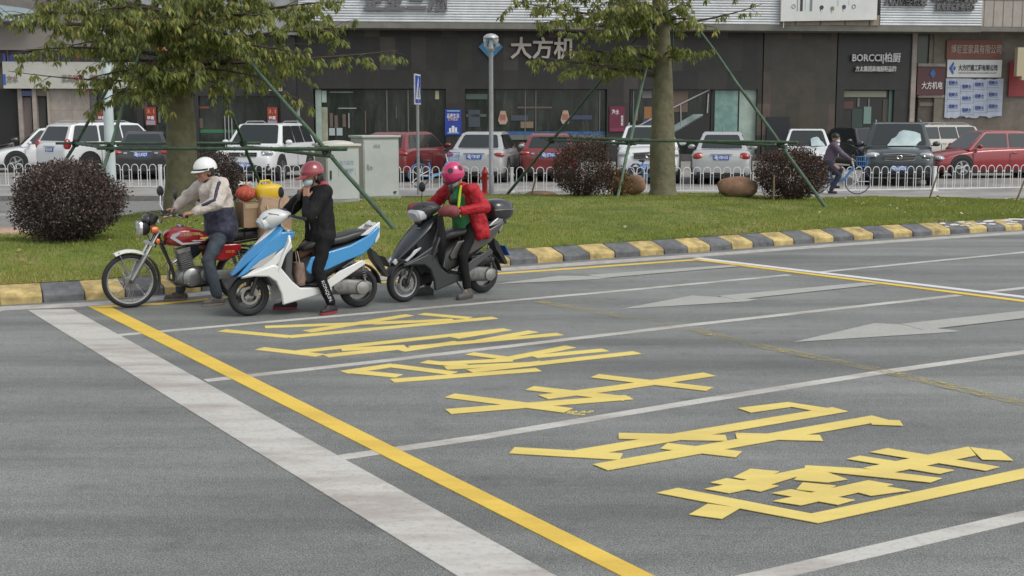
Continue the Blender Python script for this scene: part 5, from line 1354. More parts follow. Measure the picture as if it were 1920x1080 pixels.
    for X in (f - .85, -f + .88):
        for s in (1, -1):
            M_ = Matrix.Translation((X, s * (w - .10), wr_)) @ Matrix.Rotation(R(90) * -s, 4, 'X')
            b = MB(); b.lathe([(wr_ + .055, -.02), (wr_ + .055, .107)], M_PLAST, Matrix.Translation((X, s * (w - .10), wr_ + .03)) @ Matrix.Rotation(R(90) * -s, 4, 'X'), 28); b.build('wheel_arch', t)
            b = MB(); b.lathe([(wr_ * .62, .0), (wr_ * .66, .112), (wr_ * .93, .118), (wr_, .09), (wr_, -.08), (wr_ * .6, -.08)], M_TYRE, M_, 28); wo = b.build('wheel', t)
            b = MB(); b.lathe([(wr_ * .66, .06), (wr_ * .66, .114), (wr_ * .60, .114), (wr_ * .57, .07), (.02, .07)], M_RIM if not dark else M_PLAST, M_, 24)
            for k in range(5):
                a = k * 1.2566; b.box((0, 0, 0), (wr_ * .6, .06, .02), M_RIM, M=M_ @ Matrix.Rotation(a, 4, 'Z') @ Matrix.Translation((wr_ * .31, 0, .108)))
            b.lathe([(.05, .06), (.05, .122), (.02, .126)], M_RIM, M_, 12); b.build('rim', wo)
    # mirrors
    for s in (1, -1):
        b = MB(); X = q[5][0] - .28; b.ell((X, s * (w + .08), belt + .07), (.07, .11, .075), col if kind != 'x' else M_PLAST, nu=12, nv=8); b.box((X, s * (w - .02), belt + .02), (.05, .12, .03), M_PLAST); b.build('mirror', t)
    # plate
    for e in ((1,) if front == 'only' else (1, -1)):
        zpl = (gc + .22) if e > 0 else (belt - .16 if kind != 'suv' else belt - .22)
        if e > 0 and kind == 'suv': zpl = gc + .26
        X = e * (f + .012)
        b = MB(); b.box((X - e * .03, 0, zpl), (.06, .44, .14), M_PLATE); b.text(plate, .13, M_PLT, face_M((X + e * .002, 0, zpl), R(90) * e), .001, width=.38, bold=.004); b.build('number_plate', t)
    # lamps
    hz = hood - .22
    for s in (1, -1):
        b = MB(); b.ell((f - .20, s * (w * .74), hz + .02), (.17, .21, .085), M_LAMP, rot=(0, -.15, -s * .42), nu=16, nv=10); b.ell((f - .12, s * (w * .68), hz), (.11, .06, .06), M_CHROME, nu=10, nv=6); b.build('headlamp', t)
        b = MB(); tz = deck - .17
        if tail == 'wide': b.ell((-f + .13, s * (w * .76), tz), (.13, .22, .075), M_TAIL, rot=(0, .1, s * .35), nu=16, nv=10); b.box((-f + .01, s * (w * .52), tz), (.03, .10, .05), M_LAMP)
        elif tail == 'tall': b.ell((-f + .16, s * (w * .86), tz + .05), (.14, .10, .20), M_TAIL, nu=14, nv=10)
        else: b.ell((-f + .12, s * (w * .72), tz - .02), (.13, .20, .115), M_TAIL, rot=(0, .1, s * .4), nu=16, nv=10); b.ell((-f + .065, s * (w * .66), tz - .02), (.08, .07, .06), mat('amber_lens', (.5, .2, .08), .2, coat=1), nu=10, nv=6)
        b.build('tail_lamp', t)
    # grille, bumpers, badges
    b = MB(); gz = hz - .02
    if grille == 'frame':
        pts = [(f + .005, -.40, gz - .09), (f + .0, -.44, gz + .07), (f - .02, 0, gz + .10), (f + .0, .44, gz + .07), (f + .005, .40, gz - .09), (f + .01, 0, gz - .11)]
        b.tube(pts, .018, M_CHROME, 6, closed=True); b.box((f - .02, 0, gz), (.05, .82, .15), M_PLAST)
    else: b.box((f - .02, 0, gz), (.06, .86, .12), M_PLAST); 
    for k in range(3): b.box((f + .012, 0, gz - .05 + .05 * k), (.012, .80, .012), M_CHROME if grille != 'bars' else M_FRAME)
    b.tube([(f + .02, .07 * math.cos(a * .524), gz + .05 * math.sin(a * .524)) for a in range(12)], .009, M_CHROME, 5, closed=True)
    b.build('grille', t)
    b = MB(); b.box((f - .03, 0, gc + .20), (.06, W * .62, .13), M_PLAST)
    for s in (1, -1): b.box((f - .10, s * w * .74, gc + .24), (.12, .22, .12), M_PLAST)
    b.build('bumper_intake', t, bevel=.02)
    b = MB(); b.box((-f + .0, 0, deck - .13 if kind == 'sedan' else belt - .12), (.02, .62, .03), M_CHROME); b.build('trim_strip', t)
    # shut lines and handles
    for s in (1, -1):
        for X in (q[5][0] - .12, -.12, -1.02): b = MB(); b.box((X, s * (w + .0005), belt * .5 + gc * .5 - .02), (.012, .008, belt - gc - .24), M_PLAST); b.build('door_gap', t)
        for X in (.0 - .32 + .12, -1.22 + .12): b = MB(); b.box((X - .08, s * (w + .006), belt - .14), (.16, .03, .03), col); b.build('door_handle', t, bevel=.008)
    if kind == 'suv':
        for s in (1, -1):
            b = MB(); b.tube([(.30, s * wr * .9, H - .01), (.1, s * wr * .9, H + .05), (-f + .9, s * wr * .9, H + .05), (-f + .65, s * wr * .9, H - .01)], .018, M_GALV if not dark else M_PLAST, 6); b.build('roof_rail', t)
    else:
        b = MB(); b.tube([(-f + 1.6, 0, H - .01), (-f + 1.4, 0, H + .16)], .006, M_PLAST, 5); b.build('aerial', t)
    if lower:
        b = MB(); b.box((0, 0, gc + .10), (L * .93, W + .012, .16), lower); b.build('sill_trim', t, bevel=.03)
    if extras: extras(t, f, w, H, belt, q, hw)
    return t
WHP = paint('white_car_paint', (0.68, 0.70, 0.70)); SIL = paint('silver_car_paint', (0.46, 0.47, 0.47), .25); REDP = paint('red_car_paint', (0.26, 0.014, 0.020)); DRD = paint('dark_red_paint', (0.17, 0.02, 0.022))
GRN = paint('dark_green_paint', (0.028, 0.04, 0.042)); BLKP = paint('black_paint', (0.02, 0.02, 0.022)); CHMP = paint('champagne_paint', (0.40, 0.39, 0.35), .25)
REAR = R(90); FRONT_ = R(-90)
# left to right; heading: rz is the way the nose points
car('white saloon at the far left edge, nose towards the pavement', 112, 0, R(203), 'sedan', WHP, '粤J·A3672', Y=45.2, H=1.52)
car('white off roader seen from behind and the side, left of the pale pole', 214, 0, R(52), 'suv', WHP, '粤J·D5189', Y=43.0, L=4.7, H=1.72, tail='tall')
car('black saloon seen from behind, partly hidden by the left tree trunk', 280, 0, R(101), 'sedan', BLKP, '粤J·L9327', Y=41.0, H=1.45)
car('white off roader facing the camera behind the woman with the maroon cap helmet', 505, 0, R(-99), 'suv', WHP, '粤J·99D18', Y=39.8, lower=M_PLAST, H=1.72, L=4.4)
car('red hatchback seen from behind, half hidden by the tall street cabinet', 765, 0, R(72), 'hatch', DRD, '粤J·N5508', Y=39.3, H=1.46, W=1.74)
car('silver saloon seen from behind, above the pink helmet', 912, 0, R(82), 'sedan', SIL, '粤J·T8187', Y=39.0, W=1.78, H=1.47, tail='wide')
car('dark red hatchback seen from behind, between the globe lamp and the spiky bush', 1033, 0, R(86), 'hatch', DRD, '粤J·J7706', Y=39.6, H=1.42)
car('white off roader facing the camera, hidden in part by the right tree trunk', 1214, 0, R(-96), 'suv', WHP, '粤J·Y6621', Y=38.6, W=1.84, H=1.66, grille='frame')
car('silver saloon seen from behind just right of the right tree trunk', 1352, 0, R(80), 'sedan', SIL, '粤J·S9H10', Y=38.2, W=1.72, H=1.48, tail='round')
car('white saloon facing the camera behind the cyclist, a sunshade in its windscreen', 1508, 0, R(-101), 'sedan', WHP, '粤J·K2206', Y=43.5, H=1.5)
car('big dark green off roader facing the camera with a silver sunshade', 1678, 0, R(-105), 'suv', GRN, '粤J·6X855', Y=37.6, W=1.93, H=1.76, L=4.8, grille='frame', dark=False)
car('champagne estate seen from its side and back, behind the dark green off roader', 1722, 0, R(205), 'suv', CHMP, '粤J·B4471', Y=47.0, L=4.7, H=1.62)
car('red saloon seen from the side at the right edge of the car park', 1856, 0, R(188), 'sedan', REDP, '粤J·H7740', Y=40.6, L=4.6, H=1.48)
car('dark car in front of the corner doorway behind the cyclist', 1612, 0, R(-80), 'hatch', BLKP, '粤J·Q1283', Y=47.5)

# folded silver sunshades behind two windscreens
def shade(px, Y, z, wd, h, label, flip=1):
    x = (px - 960) / FPX * Y; b = MB(); rr = random.Random(5); n = 14
    top = [0.05, .22, .45, .5, .62, .85, .95, 1.0, .97, .96, .93, .9, .84, .75]
    vs = []
    for i in range(n):
        X = (-.5 + i / (n - 1)) * wd * flip
        vs += [(X, -.006 * (i % 2), 0), (X, .30 * top[i] * h / .5 - .006 * (i % 2), top[i] * h), ]
    vs2 = [(a, c + .012, d) for a, c, d in vs]
    k = len(vs); fs = [(2 * i, 2 * i + 2, 2 * i + 3, 2 * i + 1) for i in range(n - 1)] + [(k + 2 * i + 1, k + 2 * i + 3, k + 2 * i + 2, k + 2 * i) for i in range(n - 1)] + [(2 * i + 1, 2 * i + 3, k + 2 * i + 3, k + 2 * i + 1) for i in range(n - 1)]
    b.add(vs + vs2, fs, mat('foil', (.38, .48, .49), .45, .0, var=.12, vscale=5))
    tag(b.build('sunshade', loc=(x, Y, z), angle=80), label, 'sunshade')
Yg = 37.6 - 1.22 - .06
shade(1692, Yg, .124 + 1.10, .98, .44, 'crumpled silver blue sunshade across the dark green off roader windscreen')
shade(1531, 43.5 - 1.27, .124 + .95, .46, .30, 'small pale sunshade in the white saloon windscreen beside the cyclist', -1)
# ------------------------------------------------------------------ motorcycle, scooters, bicycles
def arc_strip(b, c, r, a0, a1, w, th, m, n=14, y=0.0, crown=.25):
    rings = []
    for i in range(n + 1):
        a = R(a0 + (a1 - a0) * i / n); ca, sa = math.cos(a), math.sin(a)
        ring = []
        for yy, dr in ((-w / 2, -crown * w / 2), (-w / 4, 0), (w / 4, 0), (w / 2, -crown * w / 2), (w / 2, -crown * w / 2 - th), (w / 4, -th), (-w / 4, -th), (-w / 2, -crown * w / 2 - th)):
            ring.append(Vector((c[0] + (r + dr) * ca, y + yy, c[1] + (r + dr) * sa)))
        rings.append(ring)
    b.ring_loft(rings, m)
M_STEEL = mat('brushed_steel', (0.34, 0.34, 0.33), 0.35, 0.8, var=.2, vscale=8)
M_ENG = mat('engine_alloy', (0.20, 0.20, 0.19), 0.5, 0.5, var=.35, vscale=14)
M_BLK = mat('satin_black', (0.018, 0.018, 0.019), 0.4)
M_SEAT = mat('seat_vinyl', (0.028, 0.028, 0.03), 0.38, bump=.15, bscale=60)
M_ORG = mat('indicator_orange', (0.62, 0.12, 0.015), 0.2, coat=1)
def wheel(parent, x, r, tw, spokes, nm='wheel', rimm=None, label=None):
    rimm = rimm or M_STEEL
    M_ = Matrix.Translation((x, 0, r)) @ Matrix.Rotation(R(-90), 4, 'X')
    b = MB(); ri = r - tw * .62
    pr = [(ri + .005, -tw * .36), (ri + .02, -tw * .48), (r - .018, -tw * .42), (r - .004, -tw * .22), (r, 0), (r - .004, tw * .22), (r - .018, tw * .42), (ri + .02, tw * .48), (ri + .005, tw * .36)]
    b.lathe(pr + [pr[0]], M_TYRE, M_, 40, cap=False)
    w_ = b.build(nm, parent, angle=60)
    b = MB(); b.lathe([(ri + .012, -tw * .36), (ri - .012, -tw * .32), (ri - .018, 0), (ri - .012, tw * .32), (ri + .012, tw * .36), (ri + .002, 0), (ri + .012, -tw * .36)], rimm, M_, 40, cap=False); b.build('rim', w_)
    b = MB()
    if spokes == 'wire':
        b.lathe([(.03, -.07), (.065, -.06), (.065, .06), (.03, .07)], M_ENG, M_, 20)
        for k in range(28):
            a = k * 2 * math.pi / 28; s = 1 if k % 2 else -1; o = .35 * (1 if (k // 2) % 2 else -1)
            p0 = M_ @ Vector((.06 * math.cos(a), .06 * math.sin(a), s * .04)); p1 = M_ @ Vector(((ri - .01) * math.cos(a + o), (ri - .01) * math.sin(a + o), s * .006))
            b.cyl(p0, p1, .0022, M_CHROME, n=4)
    else:
        b.lathe([(.02, -.06), (.045, -.055), (.045, .055), (.02, .06)], M_BLK, M_, 16)
        for k in range(3):
            a = k * 2.094 + .5
            b.box((0, 0, 0), (ri, .045, .03), rimm if spokes == 'bright' else M_BLK, M=M_ @ Matrix.Rotation(a, 4, 'Z') @ Matrix.Translation((ri / 2, 0, 0)))
        b.lathe([(ri * .62, -.05), (ri * .62, -.046), (ri * .5, -.046), (ri * .5, -.05)], M_STEEL, M_, 24, cap=False); b.lathe([(ri * .62, .055), (ri * .62, .059), (ri * .45, .059), (ri * .45, .055)], M_STEEL, M_, 24, cap=False)
    b.build('spokes', w_, angle=30)
    return w_
def placed(fpx, fpy, wb, th):
    """root under the rear axle from the front contact pixel"""
    F = G(fpx, fpy); return Vector((F.x - wb * math.cos(th), F.y - wb * math.sin(th), 0))

# ---- red motorcycle
TH_M = R(210); P_M = placed(245, 577, 1.25, TH_M)
def motorcycle():
    t = thing('motorcycle', P_M, TH_M, 'red motorcycle with wire wheels and white front mudguard, leftmost of the three', 'motorcycle')
    RED = mat('tank_red', (0.30, 0.012, 0.016), 0.22, coat=1); WHT = mat('guard_white', (.66, .66, .62), .3, coat=.5)
    wheel(t, 1.25, .30, .085, 'wire'); wheel(t, 0, .295, .095, 'wire')
    for s in (1, -1):
        b = MB(); b.cyl((1.25, s * .085, .30), (1.075, s * .085, .58), .026, M_STEEL, .024, 12); b.cyl((1.075, s * .085, .58), (.935, s * .085, .82), .017, M_CHROME, n=12); b.cyl((1.25, s * .11, .30), (1.25, s * .05, .30), .02, M_BLK); b.build('fork_leg', t)
    b = MB(); b.box((1.02, 0, .70), (.07, .24, .035), M_STEEL, rot=(0, R(-30), 0)); b.box((.94, 0, .84), (.07, .24, .03), M_STEEL, rot=(0, R(-30), 0)); b.cyl((.98, 0, .66), (.90, 0, .84), .03, M_BLK); b.build('fork_yoke', t)
    b = MB(); arc_strip(b, (1.25, .30), .345, 62, 128, .13, .008, WHT, crown=.35); b.build('front_mudguard', t)
    b = MB(); arc_strip(b, (1.25, .30), .335, 128, 208, .10, .006, M_BLK); b.build('mud_flap', t)
    b = MB()
    for s in (1, -1):
        for a in (70, 118): b.cyl((1.25, s * .05, .34), (1.25 + .34 * math.cos(R(a)), s * .06, .3 + .34 * math.sin(R(a))), .006, M_STEEL, n=6)
    b.build('mudguard_stay', t)
    # headlamp
    b = MB(); b.sweep([(1.02, .865, .06, .05), (1.06, .868, .095, .075), (1.12, .868, .10, .08), (1.13, .868, .10, .08)], M_BLK, 20, 4); h = b.build('headlamp', t)
    b = MB(); b.sweep([(1.131, .868, .095, .075), (1.145, .868, .088, .068), (1.15, .868, .06, .045)], M_LAMP, 20, 4); b.build('lens', h)
    b = MB(); b.sweep([(1.11, .868, .107, .087), (1.137, .868, .107, .087)], M_CHROME, 20, 4); b.build('lamp_rim', h)
    b = MB()
    for s in (1, -1): b.lathe([(.052, -.05), (.058, .0), (.056, .03), (.045, .038)], M_BLK, Matrix.Translation((.985, s * .062, .985)) @ Matrix.Rotation(R(-28), 4, 'Y'), 20)
    b.box((.99, 0, .94), (.05, .16, .08), M_BLK); b.ell((1.04, 0, .965), (.055, .10, .06), mat('smoked_screen', (.05, .05, .055), .25), nu=16, nv=10); b.build('gauges', t)
    for s in (1, -1):
        b = MB(); b.cyl((1.0, s * .07, .86), (1.0, s * .15, .86), .01, M_BLK); b.sweep([(.965, .86, .028, .03, s * .17), (.99, .86, .036, .038, s * .17), (1.035, .86, .03, .03, s * .17)], M_ORG, 12, 3); b.build('indicator', t)
    b = MB(); b.ell((.955, .12, .73), (.025, .012, .03), M_ORG); b.build('reflector', t)
    # tank
    b = MB(); b.sweep([(.865, .735, .05, .04), (.84, .74, .10, .08), (.77, .755, .135, .105), (.66, .765, .15, .112), (.54, .755, .145, .10), (.44, .735, .12, .078), (.385, .72, .08, .05)], RED, 24, 2.7); tk = b.build('fuel_tank', t, sub=1)
    b = MB(); b.lathe([(.045, 0), (.045, .018), (.03, .026)], M_CHROME, Matrix.Translation((.68, 0, .872))); b.build('filler_cap', tk)
    DS = mat('decal_silver', (.5, .5, .52), .3, .3); DY = mat('decal_gold', (.62, .42, .06), .35)
    for s in (1, -1):
        b = MB()
        def q(pts, m, o=0.0): b.prism([(x, z) for x, z in pts], s * (.1475 + o), s * (.1495 + o), m)
        q([(.80, .80), (.83, .76), (.70, .675), (.50, .69), (.48, .70), (.69, .70), (.77, .76), (.70, .815), (.73, .82)], DS, -.004)
        q([(.62, .73), (.56, .705), (.44, .715), (.42, .725), (.54, .72)], DS, -.01); q([(.58, .745), (.46, .728), (.40, .735), (.40, .75), (.5, .75)], DY, -.02)
        b.build('decal', tk)
        b = MB(); b.text('HAOTIAN', .042, DY, Matrix.Translation((.585, s * .149, .793)) @ (FRONT if s < 0 else Matrix.Rotation(R(180), 4, 'Z') @ FRONT), .002, width=.175, bold=.001); b.build('lettering', tk)
    b = MB(); b.sweep([(.42, .73, .09, .035), (.34, .745, .125, .045), (.1, .745, .135, .05), (-.12, .765, .13, .05), (-.24, .77, .10, .035)], M_SEAT, 18, 3); b.build('seat', t)
    for s in (1, -1):
        b = MB(); b.prism([(.42, .66), (.40, .50), (.24, .47), (.10, .52), (.03, .60), (.02, .655), (.1, .66)], s * .115, s * .145, RED); sp = b.build('side_panel', t, bevel=.012)
        b = MB(); b.text('CG125', .035, DY, Matrix.Translation((.16, s * .1465, .575)) @ (FRONT if s < 0 else Matrix.Rotation(R(180), 4, 'Z') @ FRONT), .0015); b.build('lettering', sp)
    # engine
    b = MB()
    Me = Matrix.Translation((.62, 0, .40)) @ Matrix.Rotation(R(12), 4, 'Y')
    for k in range(9): b.box((0, 0, .0 + k * .022), (.17 - .003 * k, .20 - .004 * k, .009), M_ENG, M=Me)
    b.box((0, 0, .09), (.12, .14, .2), M_ENG, M=Me); b.box((0, 0, .215), (.15, .17, .05), M_STEEL, M=Me)
    b.sweep([(.76, .30, .10, .05), (.70, .30, .13, .09), (.52, .31, .14, .11), (.38, .31, .12, .09), (.32, .31, .08, .05)], M_ENG, 16, 3)
    e = b.build('engine', t, bevel=.003, bseg=1)
    for s in (1, -1):
        b = MB(); b.lathe([(.105, 0), (.10, .035), (.07, .05), (.02, .052)], M_STEEL, Matrix.Translation((.60, s * .12, .31)) @ Matrix.Rotation(R(-90 * s), 4, 'X'), 24); b.lathe([(.075, 0), (.072, .03), (.03, .038)], M_STEEL, Matrix.Translation((.43, s * .11, .33)) @ Matrix.Rotation(R(-90 * s), 4, 'X'), 20); b.build('engine_cover', e)
    b = MB(); b.tube([(.70, -.05, .50), (.80, -.06, .44), (.80, -.09, .28), (.70, -.12, .20), (.4, -.15, .19)], .022, M_CHROME, 10); b.tube([(.4, -.15, .19), (.2, -.16, .21), (-.35, -.17, .29)], [.03, .042, .045], M_CHROME, 12); b.build('exhaust', t)
    b = MB(); b.tube([(.93, 0, .80), (.86, 0, .62), (.78, 0, .40), (.74, 0, .24), (.60, 0, .19), (.3, 0, .2)], .019, M_BLK, 8); b.tube([(.9, 0, .70), (.6, 0, .67), (.3, 0, .66)], .022, M_BLK, 8)
    for s in (1, -1): b.tube([(.35, s * .09, .64), (.1, s * .11, .66), (-.3, s * .1, .71)], .013, M_BLK, 6); b.tube([(.33, s * .09, .64), (.32, s * .1, .28)], .014, M_BLK, 6); b.tube([(.33, s * .1, .28), (0, s * .1, .295)], .018, M_STEEL if s > 0 else M_BLK, 8)
    b.build('frame', t)
    b = MB(); b.sweep([(.38, .32, .012, .05, .125), (.2, .315, .014, .06, .125), (-.02, .30, .014, .065, .125), (-.07, .30, .012, .03, .125)], M_STEEL, 12, 3); b.build('chain_case', t)
    b = MB(); b.box((.42, .22, .23), (.06, .12, .03), M_BLK); b.box((.42, -.22, .23), (.06, .12, .03), M_BLK); b.cyl((.42, -.2, .22), (.42, .2, .22), .012, M_BLK); b.build('footrest', t)
    b = MB(); b.tube([(.52, .13, .27), (.66, .17, .24), (.70, .2, .26)], .008, M_STEEL, 6); b.build('gear_lever', t)
    for s in (1, -1):
        b = MB(); b.cyl((0, s * .135, .31), (.07, s * .13, .62), .013, M_CHROME, n=8)
        for k in range(9): p = Vector((0, s * .135, .31)).lerp(Vector((.07, s * .13, .62)), .30 + k * .07); b.tube([p + Vector((.026 * math.cos(a * .785), .026 * math.sin(a * .785), a * .0027)) for a in range(9)], .005, M_BLK, 5)
        b.build('rear_shock', t)
    b = MB(); arc_strip(b, (0, .29), .345, 35, 165, .13, .006, M_BLK); b.build('rear_mudguard', t)
    b = MB(); b.box((-.33, 0, .66), (.05, .13, .07), M_TAIL); b.build('tail_lamp', t, bevel=.01)
    b = MB(); b.box((-.37, 0, .50), (.008, .19, .14), M_PLATE, rot=(0, R(20), 0)); b.build('number_plate', t)
    # handlebar
    b = MB(); b.tube([(.70, .37, 1.005), (.76, .26, 1.02), (.88, .12, .99), (.90, .06, .92), (.90, -.06, .92), (.88, -.12, .99), (.76, -.26, 1.02), (.70, -.37, 1.005)], .011, M_CHROME, 8); hb = b.build('handlebar', t)
    for s in (1, -1):
        b = MB(); b.cyl((.755, s * .27, 1.02), (.695, s * .39, 1.003), .017, M_BLK); b.build('grip', hb)
        b = MB(); b.tube([(.80, s * .23, 1.02), (.80, s * .27, 1.015), (.765, s * .36, 1.0), (.77, s * .40, 1.0)], .006, M_CHROME, 6); b.box((.79, s * .22, 1.02), (.05, .05, .04), M_BLK); b.build('lever', hb)
        b = MB(); b.tube([(.80, s * .20, 1.03), (.82, s * .25, 1.10), (.80, s * .30, 1.21)], .006, M_CHROME, 6); b.ell((.80, s * .31, 1.25), (.018, .07, .06) if s < 0 else (.025, .075, .065), M_BLK, rot=(0, 0, R(-18 * s)), nu=14, nv=8); b.build('mirror', t)
    b = MB(); b.tube([(.80, .2, 1.0), (.93, .14, 1.02), (1.03, .1, .95), (.95, .06, .75)], .005, M_BLK, 5); b.tube([(.80, -.2, 1.0), (.95, -.14, 1.04), (1.06, -.06, .90), (1.0, -.05, .72)], .005, M_BLK, 5); b.tube([(.95, .1, .72), (.86, .13, .5), (.92, .12, .42), (1.0, .1, .50), (1.1, .09, .38)], .005, M_BLK, 5); b.build('cables', t)
    # rear rack
    b = MB()
    for s in (1, -1): b.tube([(-.02, s * .13, .70), (-.02, s * .15, .82), (-.46, s * .15, .83), (-.48, s * .13, .62), (-.1, s * .11, .60)], .010, M_BLK, 6)
    for k in range(5): b.cyl((-.05 - k * .1, -.15, .825), (-.05 - k * .1, .15, .825), .007, M_BLK, n=6)
    b.build('rack', t)
    return t
motorcycle()
def mloc(x, y, z, th, P0):
    return Vector((P0.x + x * math.cos(th) - y * math.sin(th), P0.y + x * math.sin(th) + y * math.cos(th), P0.z + z))
def cargo():
    M_CB = mat('cardboard', (0.30, 0.20, 0.115), 0.85, var=.2, vscale=5, bump=.2); M_PB = mat('kraft_paper', (0.36, 0.245, 0.155), 0.8, var=.2, vscale=9, bump=.5, bscale=14)
    b = MB(); b.box((0, 0, .14), (.24, .30, .28), M_CB); b.box((0, .152, .24), (.20, .003, .05), mat('packing_tape', (.40, .30, .18), .4))
    b.box((.0, 0, .283), (.20, .05, .004), MATS['packing_tape'])
    tag(b.build('cardboard_box', loc=mloc(-.12, .02, .836, TH_M, P_M), rz=TH_M, bevel=.006), 'brown cardboard box on the motorcycle rack, right behind the rider', 'box')
    # tall open kraft bag hanging at the side/back of the rack
    p = mloc(-.36, .16, .47, TH_M, P_M); b = MB(); rg = random.Random(4)
    rings = []
    for i, (z, w, d) in enumerate([(0, .17, .10), (.06, .18, .11), (.2, .185, .115), (.36, .19, .12), (.48, .20, .13), (.60, .20, .115), (.70, .16, .08)]):
        ring = []
        for j in range(20):
            a = 2 * math.pi * j / 20; e = 3.6; cx, sy = math.cos(a), math.sin(a)
            k = 1 + rg.uniform(-.025, .025) + (.05 * math.sin(a * 5 + i) if i > 4 else 0)
            ring.append(Vector((math.copysign(abs(cx) ** (2 / e), cx) * w * k, math.copysign(abs(sy) ** (2 / e), sy) * d * k, z + (rg.uniform(-.035, .035) if i > 5 else 0))))
        rings.append(ring)
    b.ring_loft(rings, M_PB, cap=True); t = thing('paper_bag', p, TH_M, 'tall kraft paper bag strapped behind the cardboard box on the motorcycle', 'bag'); b.build('bag', t, angle=25)
    b = MB(); b.tube([(.12, .115, .62), (.10, .135, .45), (-.02, .13, .30), (-.14, .125, .24)], .008, mat('twine', (.52, .40, .25), .8), 6); b.tube([(.14, .10, .60), (.05, .13, .52), (-.06, .13, .36), (-.16, .12, .32)], .007, MATS['twine'], 6); b.build('strap', t)
    # red net bag
    p = mloc(-.08, .02, 1.125, TH_M, P_M); t = thing('net_bag', p, TH_M, 'red net bag of fruit tied with a white knot on the cardboard box', 'bag'); b = MB()
    b.ell((0, 0, .085), (.11, .12, .085), mat('net_red', (.42, .075, .045), .7, var=.4, vscale=26, bump=.8, bscale=40), nu=22, nv=12)
    for k in range(12):
        a = k * .5236; b.tube([(.112 * math.cos(a + q_ * .1) * math.cos(q_ * .39), .122 * math.sin(a + q_ * .1) * math.cos(q_ * .39), .085 + .088 * math.sin(q_ * .39)) for q_ in range(-1, 5)], .004, mat('net_thread', (.6, .14, .08), .7), 4)
    b.lathe([(.05, .155), (.02, .18), (.028, .21)], MATS['net_red']); b.build('net', t)
    b = MB(); 
    for k in range(6): a = k * 1.05; b.tube([(.01, 0, .185), (.05 * math.cos(a), .05 * math.sin(a), .20 + .012 * (k % 2)), (.085 * math.cos(a), .085 * math.sin(a), .185 + .02 * (k % 3))], [.012, .01, .005], mat('white_plastic', (.7, .68, .62), .5), 5)
    b.build('knot', t)
    # yellow jug
    p = mloc(-.33, .05, .96, TH_M, P_M); t = thing('plastic_jug', p, TH_M, 'yellow plastic jug lying on top of the motorcycle cargo', 'jug')
    b = MB(); Y_ = mat('jug_yellow', (.62, .42, .02), .38, var=.1, bump=.1, bscale=8)
    b.sweep([(.15, .25, .05, .05), (.13, .255, .095, .085), (.05, .26, .115, .10), (-.08, .265, .115, .10), (-.15, .26, .10, .085), (-.17, .26, .06, .05)], Y_, 20, 3.2); b.build('body', t, sub=1)
    b = MB(); b.cyl((.14, .0, .27), (.21, .0, .28), .024, Y_); b.cyl((.20, 0, .28), (.225, 0, .283), .028, mat('jug_cap', (.5, .3, .02), .5)); b.build('neck', t)
    b = MB(); b.tube([(.10, 0, .34), (.08, 0, .39), (-.02, 0, .395), (-.05, 0, .35)], .013, Y_, 8); b.build('handle', t)
cargo()

